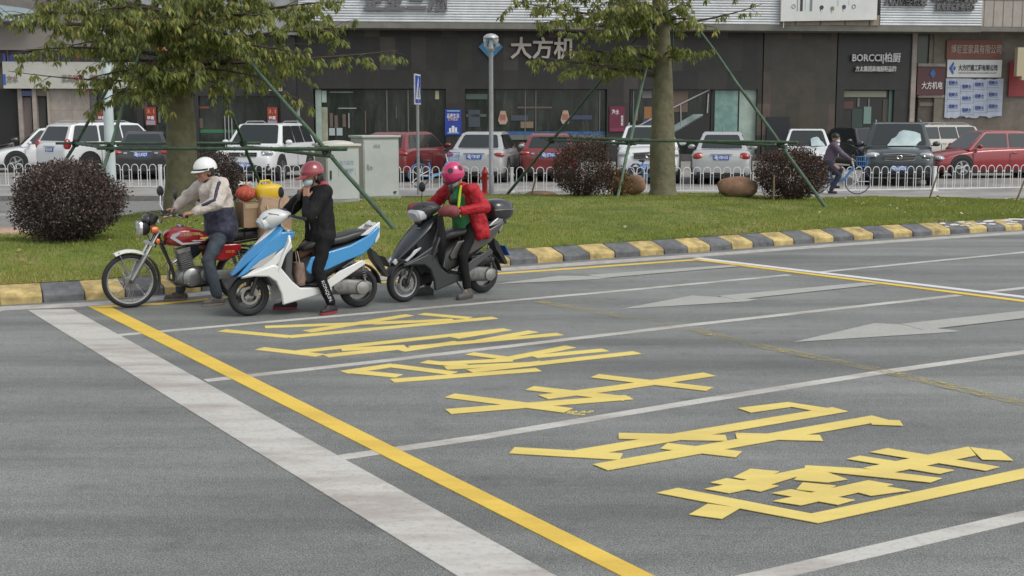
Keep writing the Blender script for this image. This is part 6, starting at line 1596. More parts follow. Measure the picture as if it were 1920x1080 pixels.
# ---- scooters
def scooter(P0, th, label, main, second, wb=1.24, black=False, name='scooter'):
    t = thing(name, P0, th, label, 'scooter')
    DK = mat('dark_fairing', (.03, .031, .033), .45); GR = mat('grey_fairing', (.055, .056, .058), .5)
    wheel(t, wb, .222, .105, 'dark' if not black else 'bright', rimm=M_BLK if not black else M_STEEL); wheel(t, 0, .222, .115, 'dark', rimm=M_BLK)
    if not black:
        b = MB(); b.box((wb + .01, .075, .23), (.12, .012, .035), M_STEEL, rot=(0, R(35), 0)); b.ell((wb, .07, .21), (.04, .012, .035), M_STEEL); b.build('hub_plate', t)
    for s in (1, -1): b = MB(); b.cyl((wb, s * .075, .222), (wb - .10, s * .075, .50), .024, M_BLK, .02, 10); b.build('fork_leg', t)
    b = MB(); arc_strip(b, (wb, .222), .262, 25, 160, .14, .008, DK); b.build('front_mudguard', t)
    # front apron
    o = wb - 1.24
    b = MB(); b.sweep([(1.415 + o, .43, .02, .010), (1.39 + o, .455, .05, .022), (1.31 + o, .54, .10, .042), (1.19 + o, .655, .145, .05), (1.05 + o, .775, .175, .05), (.93 + o, .875, .17, .045), (.86 + o, .94, .12, .04)], second if not black else main, 28, 1.75 if not black else 2.0); ap = b.build('front_apron', t, sub=1)
    if not black:
        b = MB(); b.sweep([(1.19 + o, .70, .012, .012), (1.10 + o, .785, .05, .022), (1.0 + o, .87, .07, .026), (.93 + o, .935, .06, .022), (.89 + o, .98, .03, .012)], main, 18, 2.2); b.build('apron_spine', ap, sub=1)
        for s in (1, -1):
            b = MB(); b.prism([(1.40 + o, .43), (1.24 + o, .60), (1.06 + o, .77), (.92 + o, .885), (.76 + o, .885), (.80 + o, .79), (.98 + o, .66), (1.18 + o, .54), (1.33 + o, .455)], s * .11, s * .165, second); b.build('apron_wing', ap, bevel=.016)
            b = MB(); b.prism([(1.37 + o, .42), (1.20 + o, .525), (1.0 + o, .64), (.82 + o, .78), (.80 + o, .72), (.98 + o, .54), (1.12 + o, .46), (1.25 + o, .43)], s * .13, s * .178, main); b.build('apron_side', ap, bevel=.012)
            b = MB(); b.prism([(1.28 + o, .51), (1.16 + o, .60), (.98 + o, .69), (1.02 + o, .62), (1.14 + o, .54)], s * .177, s * .184, mat('signal_lens', (.40, .41, .42), .2, coat=1)); b.build('turn_signal', ap)
    else:
        for s in (1, -1):
            b = MB(); b.prism([(1.30 + o, .475), (1.12 + o, .60), (1.10 + o, .625), (1.19 + o, .60), (1.25 + o, .54), (1.33 + o, .49)], s * .135, s * .165, M_LAMP); b.build('turn_signal', ap, bevel=.006)
            b = MB(); b.prism([(1.36 + o, .45), (1.20 + o, .50), (.95 + o, .62), (.86 + o, .86), (.82 + o, .80), (.86 + o, .55), (1.02 + o, .42), (1.22 + o, .42)], s * .13, s * .165, DK); b.build('apron_side', ap, bevel=.014)
            b = MB(); b.box((1.385 + o, s * .045, .47), (.06, .03, .05), M_LAMP, rot=(0, R(45), 0)); b.build('lower_lamp', ap, bevel=.006)
        b = MB(); b.ell((1.02 + o, 0, .90), (.05, .06, .03), DK, rot=(0, R(40), 0)); b.build('emblem', ap)
        b = MB(); b.text('STAR', .03, M_STEEL, Matrix.Translation((1.10 + o, .10, .835)) @ Matrix.Rotation(R(100), 4, 'Z') @ Matrix.Rotation(R(-48), 4, 'X') @ FRONT, .002); b.build('lettering', ap)
    # legshield inner + side fairing
    b = MB(); b.sweep([(.83 + o, .90, .13, .03), (.84 + o, .78, .21, .03), (.92 + o, .62, .215, .03), (.97 + o, .48, .20, .035), (.90 + o, .32, .17, .03)], main if not black else DK, 20, 3); b.build('leg_shield', t)
    b = MB(); b.sweep([(.84 + o, .86, .10, .05), (.82 + o, .65, .12, .06), (.84 + o, .42, .13, .06), (.78 + o, .28, .13, .04)], GR, 16, 3); b.build('inner_panel', t)
    for s in (1, -1):
        b = MB(); b.prism([(1.38 + o, .435), (1.18 + o, .50), (1.02 + o, .55), (.95 + o, .52), (.82 + o, .36), (.735 + o, .285), (.38, .27), (.38, .225), (.93 + o, .115), (.945 + o, .24), (1.0 + o, .37), (1.08 + o, .425), (1.22 + o, .435)], s * .155, s * .195, main if not black else DK); b.build('side_fairing', t, bevel=.014)
        b = MB(); b.prism([(.50, .30), (.44, .235), (-.02, .50), (.02, .545), (.30, .43)], s * .172, s * .192, main if not black else GR); b.build('lower_trim', t, bevel=.008)
        b = MB(); b.prism([(.66, .47), (.62, .42), (.42, .455), (.2, .54), (0, .60), (-.12, .70), (-.20, .87), (-.17, .90), (-.05, .80), (.15, .71), (.45, .64), (.60, .60)] if not black else [(.62, .5), (.6, .45), (.3, .5), (0, .62), (-.15, .78), (-.22, .86), (-.05, .80), (.2, .70), (.5, .66)], s * .145, s * .18, second if not black else mat('bronze_black', (.06, .055, .05), .3, coat=.6)); b.build('tail_panel', t, bevel=.014)
    b = MB(); b.box((.60 + o / 2, 0, .262), (.50 + o, .30, .05), DK); b.build('floorboard', t, bevel=.01)
    b = MB(); b.sweep([(.66, .36, .13, .09), (.58, .44, .155, .14), (.40, .52, .16, .15), (.2, .60, .15, .12), (0, .68, .13, .09), (-.14, .78, .08, .05)], DK, 20, 3); b.build('underseat_body', t)
    b = MB(); b.sweep([(.66, .665, .06, .03), (.62, .70, .10, .045), (.52, .735, .13, .055), (.34, .75, .145, .055), (.20, .765, .15, .055), (.12, .795, .145, .055), (0, .815, .13, .05), (-.10, .835, .10, .035)], M_SEAT, 22, 2.8); b.build('seat', t, sub=1)
    b = MB()
    for s in (1, -1): b.prism([(.02, .80), (-.08, .87), (-.21, .945), (-.205, .78), (-.15, .70), (-.13, .82), (-.04, .80)], s * .11, s * .15, main if not black else M_STEEL)
    b.box((-.17, 0, .905), (.07, .24, .03), main if not black else M_STEEL, rot=(0, R(25), 0)); b.build('grab_rail', t, bevel=.01)
    b = MB(); b.box((-.19, 0, .80), (.05, .16, .09), M_TAIL); b.build('tail_lamp', t, bevel=.015)
    b = MB(); b.prism([(-.12, .66), (-.20, .60), (-.35, .33), (-.31, .32), (-.16, .52)], -.07, .07, M_BLK); b.build('plate_holder', t, bevel=.004)
    b = MB(); b.box((-.315, 0, .49), (.008, .20, .14), M_PLATE if black else M_BLK, rot=(0, R(30), 0)); b.build('number_plate', t)
    # engine
    b = MB(); b.sweep([(.42, .27, .05, .09, .11), (.30, .27, .055, .095, .11), (.1, .25, .055, .085, .11), (-.02, .235, .055, .085, .11), (-.10, .235, .04, .05, .11)], M_ENG, 18, 2.6); b.lathe([(.075, 0), (.07, .02), (.03, .03)], M_STEEL, Matrix.Translation((.02, .165, .235)) @ Matrix.Rotation(R(-90), 4, 'X'), 20); b.lathe([(.06, 0), (.055, .02), (.02, .026)], M_ENG, Matrix.Translation((.30, .165, .27)) @ Matrix.Rotation(R(-90), 4, 'X'), 18)
    b.sweep([(.28, .40, .06, .05, .11), (.1, .41, .065, .06, .11), (-.06, .40, .05, .04, .11)], M_BLK, 14, 3.5); b.build('engine', t)
    b = MB(); b.tube([(.3, -.12, .24), (.1, -.15, .22), (-.25, -.16, .33)], [.02, .05, .05], M_BLK, 12); b.build('exhaust', t)
    b = MB(); b.cyl((-.03, .15, .27), (.03, .15, .58), .012, M_STEEL, n=8)
    for k in range(8): p = Vector((-.03, .15, .27)).lerp(Vector((.03, .15, .58)), .25 + k * .08); b.tube([p + Vector((.024 * math.cos(a * .785), .024 * math.sin(a * .785), a * .003)) for a in range(9)], .005, M_STEEL if not black else M_BLK, 5)
    b.build('rear_shock', t)
    b = MB(); arc_strip(b, (0, .222), .27, 60, 175, .12, .006, M_BLK); b.build('rear_mudguard', t)
    b = MB(); b.tube([(.45, .08, .18), (.40, .16, .06), (.33, .18, .03)], .009, M_BLK, 6); b.build('side_stand', t)
    # handlebar cowl
    b = MB(); b.sweep([(1.075 + o, .945, .05, .035), (1.07 + o, .965, .085, .07), (1.01 + o, 1.0, .125, .105), (.93 + o, 1.035, .165, .095), (.84 + o, 1.055, .17, .06), (.76 + o, 1.05, .11, .03)], main if not black else DK, 26, 2.1); cw = b.build('handlebar_cowl', t, sub=1)
    b = MB(); b.sweep([(1.02 + o, .985, .10, .06), (1.085 + o, .965, .10, .062), (1.11 + o, .95, .07, .04)] if not black else [(1.0 + o, .985, .12, .07), (1.085 + o, .965, .12, .072), (1.11 + o, .955, .09, .05)], mat('clear_lens', (.55, .57, .58), .12, coat=1) if not black else M_LAMP, 20, 3); b.build('headlamp', cw)
    b = MB(); b.ell((.86 + o, 0, 1.095), (.06, .10, .022), M_BLK, rot=(0, R(8), 0)); b.tube([(.935 + o, .15, 1.06), (1.02 + o, .10, 1.075), (1.045 + o, 0, 1.075), (1.02 + o, -.10, 1.075), (.935 + o, -.15, 1.06)], .005, M_BLK, 5); b.build('dashboard', cw)
    if not black: b = MB(); b.box((1.045 + o, .07, 1.045), (.09, .05, .01), mat('grey_decal', (.2, .2, .21), .4), rot=(0, R(32), 0)); b.build('decal', cw)
    b = MB(); b.cyl((.90 + o, 0, 1.0), (.95 + o, 0, .82), .045, M_BLK); b.build('steering_stem', t)
    b = MB(); b.tube([(.83 + o, .14, 1.045), (.79 + o, .24, 1.04), (.73 + o, .36, 1.03)], .011, M_BLK, 8); b.tube([(.83 + o, -.14, 1.045), (.79 + o, -.24, 1.04), (.73 + o, -.36, 1.03)], .011, M_BLK, 8); hb = b.build('handlebar', t)
    for s in (1, -1):
        b = MB(); b.cyl((.785 + o, s * .25, 1.04), (.725 + o, s * .375, 1.028), .017, M_BLK); b.build('grip', hb)
        b = MB(); b.tube([(.84 + o, s * .2, 1.04), (.84 + o, s * .26, 1.035), (.80 + o, s * .37, 1.02)], .006, M_STEEL, 6); b.box((.81 + o, s * .2, 1.045), (.05, .06, .035), M_BLK); b.build('lever', hb)
        b = MB(); b.tube([(.82 + o, s * .19, 1.06), (.80 + o, s * .23, 1.16), (.77 + o, s * .26, 1.22)], .006, M_BLK, 6); b.ell((.76 + o, s * .275, 1.27), (.02, .05, .06), M_BLK, rot=(0, 0, R(-15 * s)), nu=14, nv=8); b.build('mirror', t)
    return t
TH_W = R(209.5); P_W = placed(467, 592, 1.24, TH_W)
BLUEP = paint('scooter_blue', (0.04, 0.25, 0.53)); SWH = paint('scooter_white', (0.64, 0.65, 0.64)); SBK = paint('scooter_black', (0.020, 0.025, 0.031))
scooter(P_W, TH_W, 'blue and white scooter with dark wheels, middle of the three two wheelers', SWH, BLUEP)
TH_B = R(221); P_B = placed(757, 566, 1.15, TH_B)
sb = scooter(P_B, TH_B, 'black scooter with a rounded top box, rightmost of the three two wheelers', SBK, SBK, wb=1.15, black=True)
def black_extras():
    b = MB(); DKG = mat('top_box_shell', (.022, .022, .024), .25, coat=.6)
    b.sweep([(-.06, .965, .12, .09), (-.09, .97, .17, .13), (-.22, .975, .19, .145), (-.35, .97, .17, .13), (-.40, .965, .12, .09)], DKG, 26, 2.6); tb = b.build('top_box', sb, sub=1)
    b = MB(); b.sweep([(-.075, .985, .160, .012), (-.09, .985, .178, .012), (-.22, .99, .196, .012), (-.36, .985, .176, .012), (-.385, .985, .15, .012)], M_STEEL, 20, 3); b.build('box_trim', tb)
    b = MB(); b.box((-.18, 0, .83), (.24, .2, .03), M_BLK); b.cyl((-.15, .07, .83), (-.05, .07, .76), .012, M_BLK); b.cyl((-.15, -.07, .83), (-.05, -.07, .76), .012, M_BLK); b.build('box_rack', sb)
    b = MB(); rg = random.Random(2)          # dark leg apron hanging between bars and knees
    cols = []; n, k = 10, 7
    for i in range(n):
        for j in range(k):
            u, v = j / (k - 1), i / (n - 1)
            cols.append((.80 - .10 * v + .03 * math.sin(u * 9 + v * 4) + .05 * v * u, .02 + .26 * u - .05 * v, .98 - .60 * v + .015 * math.sin(u * 14)))
    b.add(cols + [(x - .008, y, z) for x, y, z in cols], [(i * k + j, i * k + j + 1, (i + 1) * k + j + 1, (i + 1) * k + j) for i in range(n - 1) for j in range(k - 1)] + [(n * k + i * k + j, n * k + (i + 1) * k + j, n * k + (i + 1) * k + j + 1, n * k + i * k + j + 1) for i in range(n - 1) for j in range(k - 1)], mat('black_cloth', (.016, .016, .018), .6, sheen=.2, bump=.5, bscale=10))
    b.build('leg_apron', sb, angle=70)
black_extras()
# mitts on the grips of the black scooter: maroon quilted
M_MITT = mat('mitt_maroon', (.20, .045, .05), .75, var=.25, vscale=12, bump=.6, bscale=16)
for s, lab in ((1, 'near maroon quilted handlebar mitt'), (-1, 'far maroon quilted handlebar mitt')):
    b = MB(); o = -.04
    b.ell((.80 + o, s * .30, 1.03), (.10, .085, .065), M_MITT, rot=(R(10), R(15), R(-30 * s)), nu=18, nv=12); b.ell((.74 + o, s * .33, 1.02), (.085, .085, .072), M_MITT, rot=(0, 0, R(-30 * s)), nu=18, nv=12)
    x = b.build('handlebar_mitt', sb); x['label'] = lab
# small bag hanging inside the white scooter
def bag():
    p = mloc(.70, .05, .30, TH_W, P_W); t = thing('shopping_bag', p, TH_W, 'small tan and brown bag hanging in the footwell of the white scooter', 'bag'); b = MB(); b.sweep([(0, 0, .09, .05), (0, .06, .105, .065), (0, .16, .10, .06), (.0, .24, .085, .045)], mat('bag_tan', (.25, .18, .14), .8, col2=(.12, .08, .065), vscale=14), 18, 3.2); b.build('bag', t)
    b = MB(); b.tube([(0, -.05, .23), (.02, -.03, .36), (.02, .03, .36), (0, .05, .23)], .006, mat('bag_strap', (.35, .28, .2), .8), 6); b.build('handle', t)
bag()

# ---- bicycles
BB = mat('bike_blue', (.04, .20, .50), .35, coat=.5)
def bicycle(P0, th, label, group=None, basket=True):
    t = thing('bicycle', P0, th, label, 'bicycle', group)
    for x in (0, 1.02):
        M_ = Matrix.Translation((x, 0, .32)) @ Matrix.Rotation(R(-90), 4, 'X')
        b = MB(); b.lathe([(.30, -.018), (.318, -.012), (.32, 0), (.318, .012), (.30, .018), (.295, 0), (.30, -.018)], mat('bike_tyre', (.045, .06, .10), .7), M_, 28, cap=False); w_ = b.build('wheel', t)
        b = MB()
        for k in range(5): a = k * 1.2566; b.cyl(M_ @ Vector((0, 0, 0)), M_ @ Vector((.298 * math.cos(a), .298 * math.sin(a), 0)), .010, WH, n=5)
        b.build('spokes', w_)
    b = MB(); b.tube([(1.02, 0, .32), (.93, 0, .60), (.86, 0, .90)], .018, WH, 8); b.tube([(.91, 0, .68), (.68, 0, .36), (.42, 0, .29)], .03, BB, 8); b.tube([(.42, 0, .29), (.30, 0, .70)], .024, BB, 8); b.tube([(.42, 0, .29), (0, 0, .32)], .018, BB, 8); b.tube([(.36, 0, .48), (0, 0, .32)], .012, WH, 8); b.build('frame', t)
    b = MB(); b.tube([(.86, -.27, .95), (.88, -.1, .97), (.87, 0, .92), (.88, .1, .97), (.86, .27, .95)], .012, M_PLAST, 6); b.build('handlebar', t)
    b = MB(); b.ell((.27, 0, .73), (.13, .07, .035), M_PLAST, nu=12, nv=6); b.cyl((.30, 0, .68), (.275, 0, .72), .012, M_STEEL); b.build('saddle', t)
    b = MB(); arc_strip(b, (0, .32), .345, 30, 190, .05, .004, BB); b.build('mudguard', t)
    b = MB(); b.lathe([(.09, -.004), (.09, .004)], M_STEEL, Matrix.Translation((.42, .04, .29)) @ Matrix.Rotation(R(-90), 4, 'X'), 16); b.box((.48, .10, .20), (.09, .05, .02), M_PLAST); b.box((.36, -.10, .38), (.09, .05, .02), M_PLAST); b.build('crank', t)
    b = MB()
    if basket:
        for z, s in ((.70, .8), (.82, .95), (.94, 1.0)): b.tube([(1.12 + .12 * s, -.14 * s, z), (1.12 + .12 * s, .14 * s, z), (1.12 - .12 * s, .14 * s, z), (1.12 - .12 * s, -.14 * s, z)], .007, BB, 5, closed=True)
        for k in range(8): a = k * .785 + .39; b.cyl((1.12 + .13 * math.cos(a), .15 * math.sin(a), .70), (1.12 + .16 * math.cos(a), .18 * math.sin(a), .94), .006, BB, n=5)
        b.build('basket', t)
    return t
Yb = 31.85
TH_C = R(-6); P_C = Vector((at(1530, 340, Yb).x, Yb, .124))
bicycle(P_C, TH_C, 'blue and white bicycle ridden on the pavement before the dark green off roader')
pa = bicycle(Vector((at(786, 340, 34.6).x, 34.6, .124)), R(35), 'blue bicycle parked behind the railing next to the crossing sign pole')
pb_ = bicycle(Vector((at(1192, 340, 34.9).x, 34.9, .124)), R(-60), 'blue bicycle parked behind the boulder left of the right tree')
# dark motor scooters parked by the walls: same kind, small in the picture
for px, Y, th, lab in ((22, 50.5, R(200), 'dark motor scooter parked by the corner building at the far left'), (100, 51.2, R(160), 'dark motor scooter with bright mirrors just right of the far left one'), (1852, 47.5, R(-70), 'dark motor scooter behind the red saloon, beneath the pasted notices')):
    c = copy_tree(sb); c.location = ((px - 960) / FPX * Y, Y, .124); c.rotation_euler = (0, 0, th); c['label'] = lab; c['group'] = 'scooters parked along the shop walls'
# ------------------------------------------------------------------ people
def capsule(b, a, c, ra, rc, m, n=14):
    a, c = Vector(a), Vector(c); d = c - a; L = d.length
    if L < 1e-6: d = Vector((0, 0, 1)); L = 1e-6
    z = d.normalized(); M_ = z.to_track_quat('Z', 'Y').to_matrix().to_4x4(); M_.translation = a
    pr = [(max(ra * math.cos(t_), .0008), -ra * math.sin(t_)) for t_ in (1.5, 1.1, .7, .3)] + [(ra, 0), (rc, L)] + [(max(rc * math.cos(t_), .0008), L + rc * math.sin(t_)) for t_ in (.3, .7, 1.1, 1.5)]
    b.lathe(pr, m, M_, n)
_tex = bpy.data.textures.new('folds', 'CLOUDS'); _tex.noise_scale = 0.11; _tex.noise_depth = 2
def blob(name, parent, fn, m, voxel=.009, smooth=4, fold=0.0, shift=None):
    b = MB(); fn(b); o = b.build(name, parent, shift=shift)
    o.data.materials.clear(); o.data.materials.append(m)
    md = o.modifiers.new('weld', 'REMESH'); md.mode = 'VOXEL'; md.voxel_size = voxel; md.use_smooth_shade = True
    if smooth: s_ = o.modifiers.new('smooth', 'SMOOTH'); s_.iterations = smooth; s_.factor = .5
    if fold: d_ = o.modifiers.new('folds', 'DISPLACE'); d_.texture = _tex; d_.strength = fold; d_.mid_level = .5; d_.texture_coords = 'LOCAL'
    return o
SKIN = mat('skin', (0.36, 0.19, 0.13), 0.5, var=.08, vscale=9)
def hand_shapes(b, wrist, fwd, back, side, curl, m, sc=1.0):
    """wrist point, fwd: along palm, back: out of the back of the hand, side: towards the thumb"""
    w = Vector(wrist); f = Vector(fwd).normalized(); k = Vector(back); k = (k - f * k.dot(f)).normalized(); s = f.cross(k) ; s = s if s.dot(Vector(side)) > 0 else -s
    for u in (-.028, -.010, .010, .028): capsule(b, w + s * u * .7 * sc, w + f * .078 * sc + s * u * sc, .016 * sc, .013 * sc, m, 8)
    for i, (u, L) in enumerate(((.030, .070), (.010, .080), (-.010, .074), (-.030, .058))):
        p = w + f * .082 * sc + s * u * sc; a = curl * .35; d = f
        for j, (q, r0, r1) in enumerate(((.45, .0095, .009), (.32, .009, .0082), (.25, .0082, .007))):
            a_ = curl * (j + .6) * .62; d = f * math.cos(a_) - k * math.sin(a_) + s * u * 1.2
            e = p + d.normalized() * L * q * sc; capsule(b, p, e, r0 * sc, r1 * sc, m, 8); p = e
    p = w + f * .02 * sc + s * .03 * sc; e = p + (s * .6 + f * .7 - k * .25).normalized() * .040 * sc; capsule(b, p, e, .013 * sc, .011 * sc, m, 8)
    capsule(b, e, e + (f * .9 - k * (.3 + .4 * curl) + s * .1).normalized() * .032 * sc, .0105 * sc, .009 * sc, m, 8)

def head_matrix(c, yaw, pitch):
    return Matrix.Translation(Vector(c)) @ Matrix.Rotation(R(yaw), 4, 'Z') @ Matrix.Rotation(R(pitch), 4, 'Y')
def head_shapes(b, M_, m):
    b.ell((0, 0, .015), (.096, .076, .105), m, M=M_, nu=20, nv=14); b.ell((.028, 0, -.06), (.062, .056, .058), m, M=M_, nu=16, nv=10)
    b.ell((.072, 0, -.098), (.022, .024, .018), m, M=M_, nu=10, nv=8)
    for s in (1, -1): b.ell((-.008, s * .077, -.015), (.019, .011, .032), m, M=M_, nu=10, nv=8); b.ell((.062, s * .034, -.035), (.028, .024, .026), m, M=M_, nu=10, nv=8)
    p = M_ @ Vector((.092, 0, .005)); q = M_ @ Vector((.113, 0, -.032)); capsule(b, p, q, .010, .015, m, 8)
    for s in (1, -1): b.ell((.104, s * .012, -.036), (.011, .010, .009), m, M=M_, nu=8, nv=6)
    b.ell((.088, 0, .030), (.016, .055, .012), m, M=M_, nu=10, nv=6)
    b.ell((.090, 0, -.066), (.013, .024, .007), m, M=M_, nu=10, nv=6); b.ell((.087, 0, -.078), (.013, .021, .008), m, M=M_, nu=10, nv=6)

def person(P0, th, origin, label, J, female=False, glasses=False, hands=True):
    """J: joints in the vehicle's frame; the thing's empty stands on the ground under the hips"""
    hip = Vector(J['hip'])
    base = mloc(hip.x, hip.y, 0, th, P0)
    t = thing('person', base, th, label, 'person')
    sh = Vector((hip.x, hip.y, 0)); J = {k: (Vector(v) if not isinstance(v, (int, float)) else v) for k, v in J.items()}
    HM = head_matrix(J['head'], J['yaw'], J['pitch'])
    def body(b):
        head_shapes(b, HM, SKIN)
        capsule(b, J['neck'], HM @ Vector((-.02, 0, -.06)), .055, .05, SKIN)
        capsule(b, J['hip'], J['chest'], .12, .125, SKIN)
        for s in 'LR':
            capsule(b, J['chest'], J['sh' + s], .08, .05, SKIN); capsule(b, J['sh' + s], J['el' + s], .042, .034, SKIN); capsule(b, J['el' + s], J['wr' + s], .034, .024, SKIN)
            capsule(b, J['hip'], J['kn' + s], .085, .05, SKIN); capsule(b, J['kn' + s], J['an' + s], .046, .034, SKIN)
            f = J['to' + s] - J['an' + s]; capsule(b, J['an' + s], J['an' + s].lerp(J['to' + s], .6), .026, .018, SKIN)
            if 'hf' + s in J: hand_shapes(b, J['wr' + s], J['hf' + s], J['hb' + s], J['ht' + s], J['cu' + s], SKIN)
    blob('body', t, body, SKIN, .0065, 3, shift=sh)
    EW = mat('eye_white', (.6, .58, .55), .3); EB = mat('iris', (.03, .02, .015), .2); HB = mat('brow', (.03, .025, .02), .8)
    for s in (1, -1):
        b = MB(); b.ell((.083, s * .032, .006), (.012, .014, .008), EW, M=HM, nu=10, nv=6); b.ell((.092, s * .032, .006), (.005, .006, .006), EB, M=HM, nu=8, nv=6); b.build('eye', t, shift=sh)
        b = MB(); b.box((.096, s * .034, .028), (.008, .036, .006), HB, M=HM); b.build('eyebrow', t, shift=sh)
    return t, HM, sh, J

def trousers(t, J, sh, m, rt=.088, rk=.068, ra=.058, fold=.02, cut=.04):
    def fn(b):
        h = J['hip']; capsule(b, h + Vector((0, -.07, .02)), h + Vector((0, .07, .02)), .115, .115, m); capsule(b, h, h + Vector((0, 0, .10)), .13, .125, m)
        for s in 'LR':
            y = .085 if s == 'L' else -.085; hp = h + Vector((0, y, -.01)); e = J['an' + s].lerp(J['kn' + s], cut)
            capsule(b, hp, J['kn' + s], rt + .012, rk, m); capsule(b, J['kn' + s], e, rk, ra, m)
    return blob('trousers', t, fn, m, .010, 4, fold, sh)
def shoes(t, J, sh, m, sole):
    for s in 'LR':
        a, o = J['an' + s], J['to' + s]; d = Vector((o.x - a.x, o.y - a.y, 0)).normalized(); g = Vector((a.x, a.y, 0))
        b = MB()
        def fn(b, a=a, g=g, d=d):
            capsule(b, g - d * .045 + Vector((0, 0, .045)), g + d * .15 + Vector((0, 0, .035)), .042, .034, m); capsule(b, g - d * .02 + Vector((0, 0, .05)), g + d * .07 + Vector((0, 0, .065)), .042, .034, m); capsule(b, a + Vector((0, 0, .0)), g - d * .015 + Vector((0, 0, .05)), .040, .042, m)
        q = blob('shoe', t, fn, m, .008, 3, 0, sh)
        b = MB(); n_ = Vector((-d.y, d.x, 0)); pts = []
        for k in range(16):
            th_ = k * math.pi / 8; c = g + d * (.055 + .135 * math.cos(th_)) + n_ * (.046 * math.copysign(abs(math.sin(th_)) ** .7, math.sin(th_))); pts.append(c)
        b.ring_loft([[Vector((p.x, p.y, .004)) for p in pts], [Vector((p.x, p.y, .026)) for p in pts]], sole); b.build('sole', q, shift=sh)

# ---- the man on the motorcycle
def man():
    J = dict(hip=(.20, 0, .84), chest=(.27, 0, 1.24), neck=(.30, 0, 1.35), head=(.375, 0, 1.475), yaw=14, pitch=10,
             shL=(.26, .185, 1.33), shR=(.30, -.185, 1.33), elL=(.37, .37, 1.14), elR=(.48, -.34, 1.17), wrL=(.62, .345, 1.045), wrR=(.63, -.345, 1.045),
             knL=(.44, .21, .50), knR=(.54, -.22, .52), anL=(.36, .28, .10), anR=(.62, -.29, .10), toL=(.48, .30, .035), toR=(.76, -.31, .035),
             hfL=(.9, -.05, -.1), hbL=(.25, .15, 1), htL=(0, -1, 0), cuL=1.35, hfR=(.9, .05, -.1), hbR=(.25, -.15, 1), htR=(0, 1, 0), cuR=1.35)
    t, HM, sh, J = person(P_M, TH_M, None, 'man in cream and navy jacket, white helmet and glasses, astride the red motorcycle', J)
    jm = bpy.data.materials.new('cream_navy_jacket'); jm.use_nodes = True; n, l = jm.node_tree.nodes, jm.node_tree.links; B_ = n['Principled BSDF']; B_.inputs['Roughness'].default_value = .62; B_.inputs['Sheen Weight'].default_value = .15
    tc = n.new('ShaderNodeTexCoord'); sp = n.new('ShaderNodeSeparateXYZ'); l.new(tc.outputs['Object'], sp.inputs[0])
    m1 = n.new('ShaderNodeMath'); m1.operation = 'LESS_THAN'; m1.inputs[1].default_value = 1.075; l.new(sp.outputs[2], m1.inputs[0])
    m2 = n.new('ShaderNodeMath'); m2.operation = 'LESS_THAN'; m2.inputs[1].default_value = .17; l.new(sp.outputs[0], m2.inputs[0])
    # lower body of the jacket is navy (the sleeves stay cream: they lie outside |y| > 0.25)
    ab = n.new('ShaderNodeMath'); ab.operation = 'ABSOLUTE'; l.new(sp.outputs[1], ab.inputs[0]); m3 = n.new('ShaderNodeMath'); m3.operation = 'LESS_THAN'; m3.inputs[1].default_value = .225; l.new(ab.outputs[0], m3.inputs[0])
    mm = n.new('ShaderNodeMath'); mm.operation = 'MULTIPLY'; l.new(m1.outputs[0], mm.inputs[0]); l.new(m3.outputs[0], mm.inputs[1])
    nz = n.new('ShaderNodeTexNoise'); nz.inputs['Scale'].default_value = 9; l.new(tc.outputs['Object'], nz.inputs[0])
    mr = n.new('ShaderNodeValToRGB'); mr.color_ramp.elements[0].color = (.43, .38, .33, 1); mr.color_ramp.elements[1].color = (.56, .50, .44, 1); mr.color_ramp.elements[0].position = .35; mr.color_ramp.elements[1].position = .65; l.new(nz.outputs[0], mr.inputs[0])
    mx = n.new('ShaderNodeMix'); mx.data_type = 'RGBA'; mx.inputs[7].default_value = (.022, .024, .05, 1); l.new(mr.outputs[0], mx.inputs[6]); l.new(mm.outputs[0], mx.inputs[0]); l.new(mx.outputs[2], B_.inputs['Base Color'])
    def jac(b):
        capsule(b, J['hip'] + Vector((.0, -.04, -.02)), J['hip'] + Vector((0, .04, -.02)), .175, .175, SKIN); capsule(b, J['hip'], J['chest'], .19, .178, SKIN); capsule(b, J['chest'] + Vector((0, -.07, 0)), J['chest'] + Vector((0, .07, 0)), .15, .15, SKIN); capsule(b, J['chest'], J['neck'] + Vector((0, 0, -.01)), .12, .075, SKIN)
        for s in 'LR':
            capsule(b, J['chest'] + Vector((0, 0, .05)), J['sh' + s], .12, .092, SKIN); capsule(b, J['sh' + s], J['el' + s], .10, .082, SKIN); w = J['wr' + s].lerp(J['el' + s], .12); capsule(b, J['el' + s], w, .078, .050, SKIN)
    blob("jacket", t, jac, jm, .0095, 4, .045, sh)
    NVY = mat('navy_cloth', (.022, .022, .055), .6)
    for s in 'LR':
        y = 1 if s == 'L' else -1
        b = MB(); a, c, d = J['neck'], J['sh' + s], J['el' + s]; w = J['wr' + s].lerp(J['el' + s], .35)
        b.tube([a + Vector((-.02, y * .075, .015)), c + Vector((.0, y * .01, .080)), c + Vector((.03, y * .075, .025)), c.lerp(d, .5) + Vector((.035, y * .066, .03)), d + Vector((.03, y * .05, .035)), w + Vector((.0, y * .03, .042))], [.012, .022, .026, .024, .022, .016], NVY, 8); b.build('sleeve_stripe', t, shift=sh)
        w = J['wr' + s].lerp(J['el' + s], .06); w2 = J['wr' + s].lerp(J['el' + s], .16); b = MB(); b.cyl(w, w2, .040, NVY, .046, 12); b.build('cuff', t, shift=sh)
    b = MB(); b.lathe([(.095, -.045), (.088, .02), (.080, .035), (.070, .03)], NVY, Matrix.Translation(J['neck'] + Vector((.01, 0, .015))) @ Matrix.Rotation(R(16), 4, 'Y'), 18); b.build('collar', t, shift=sh)
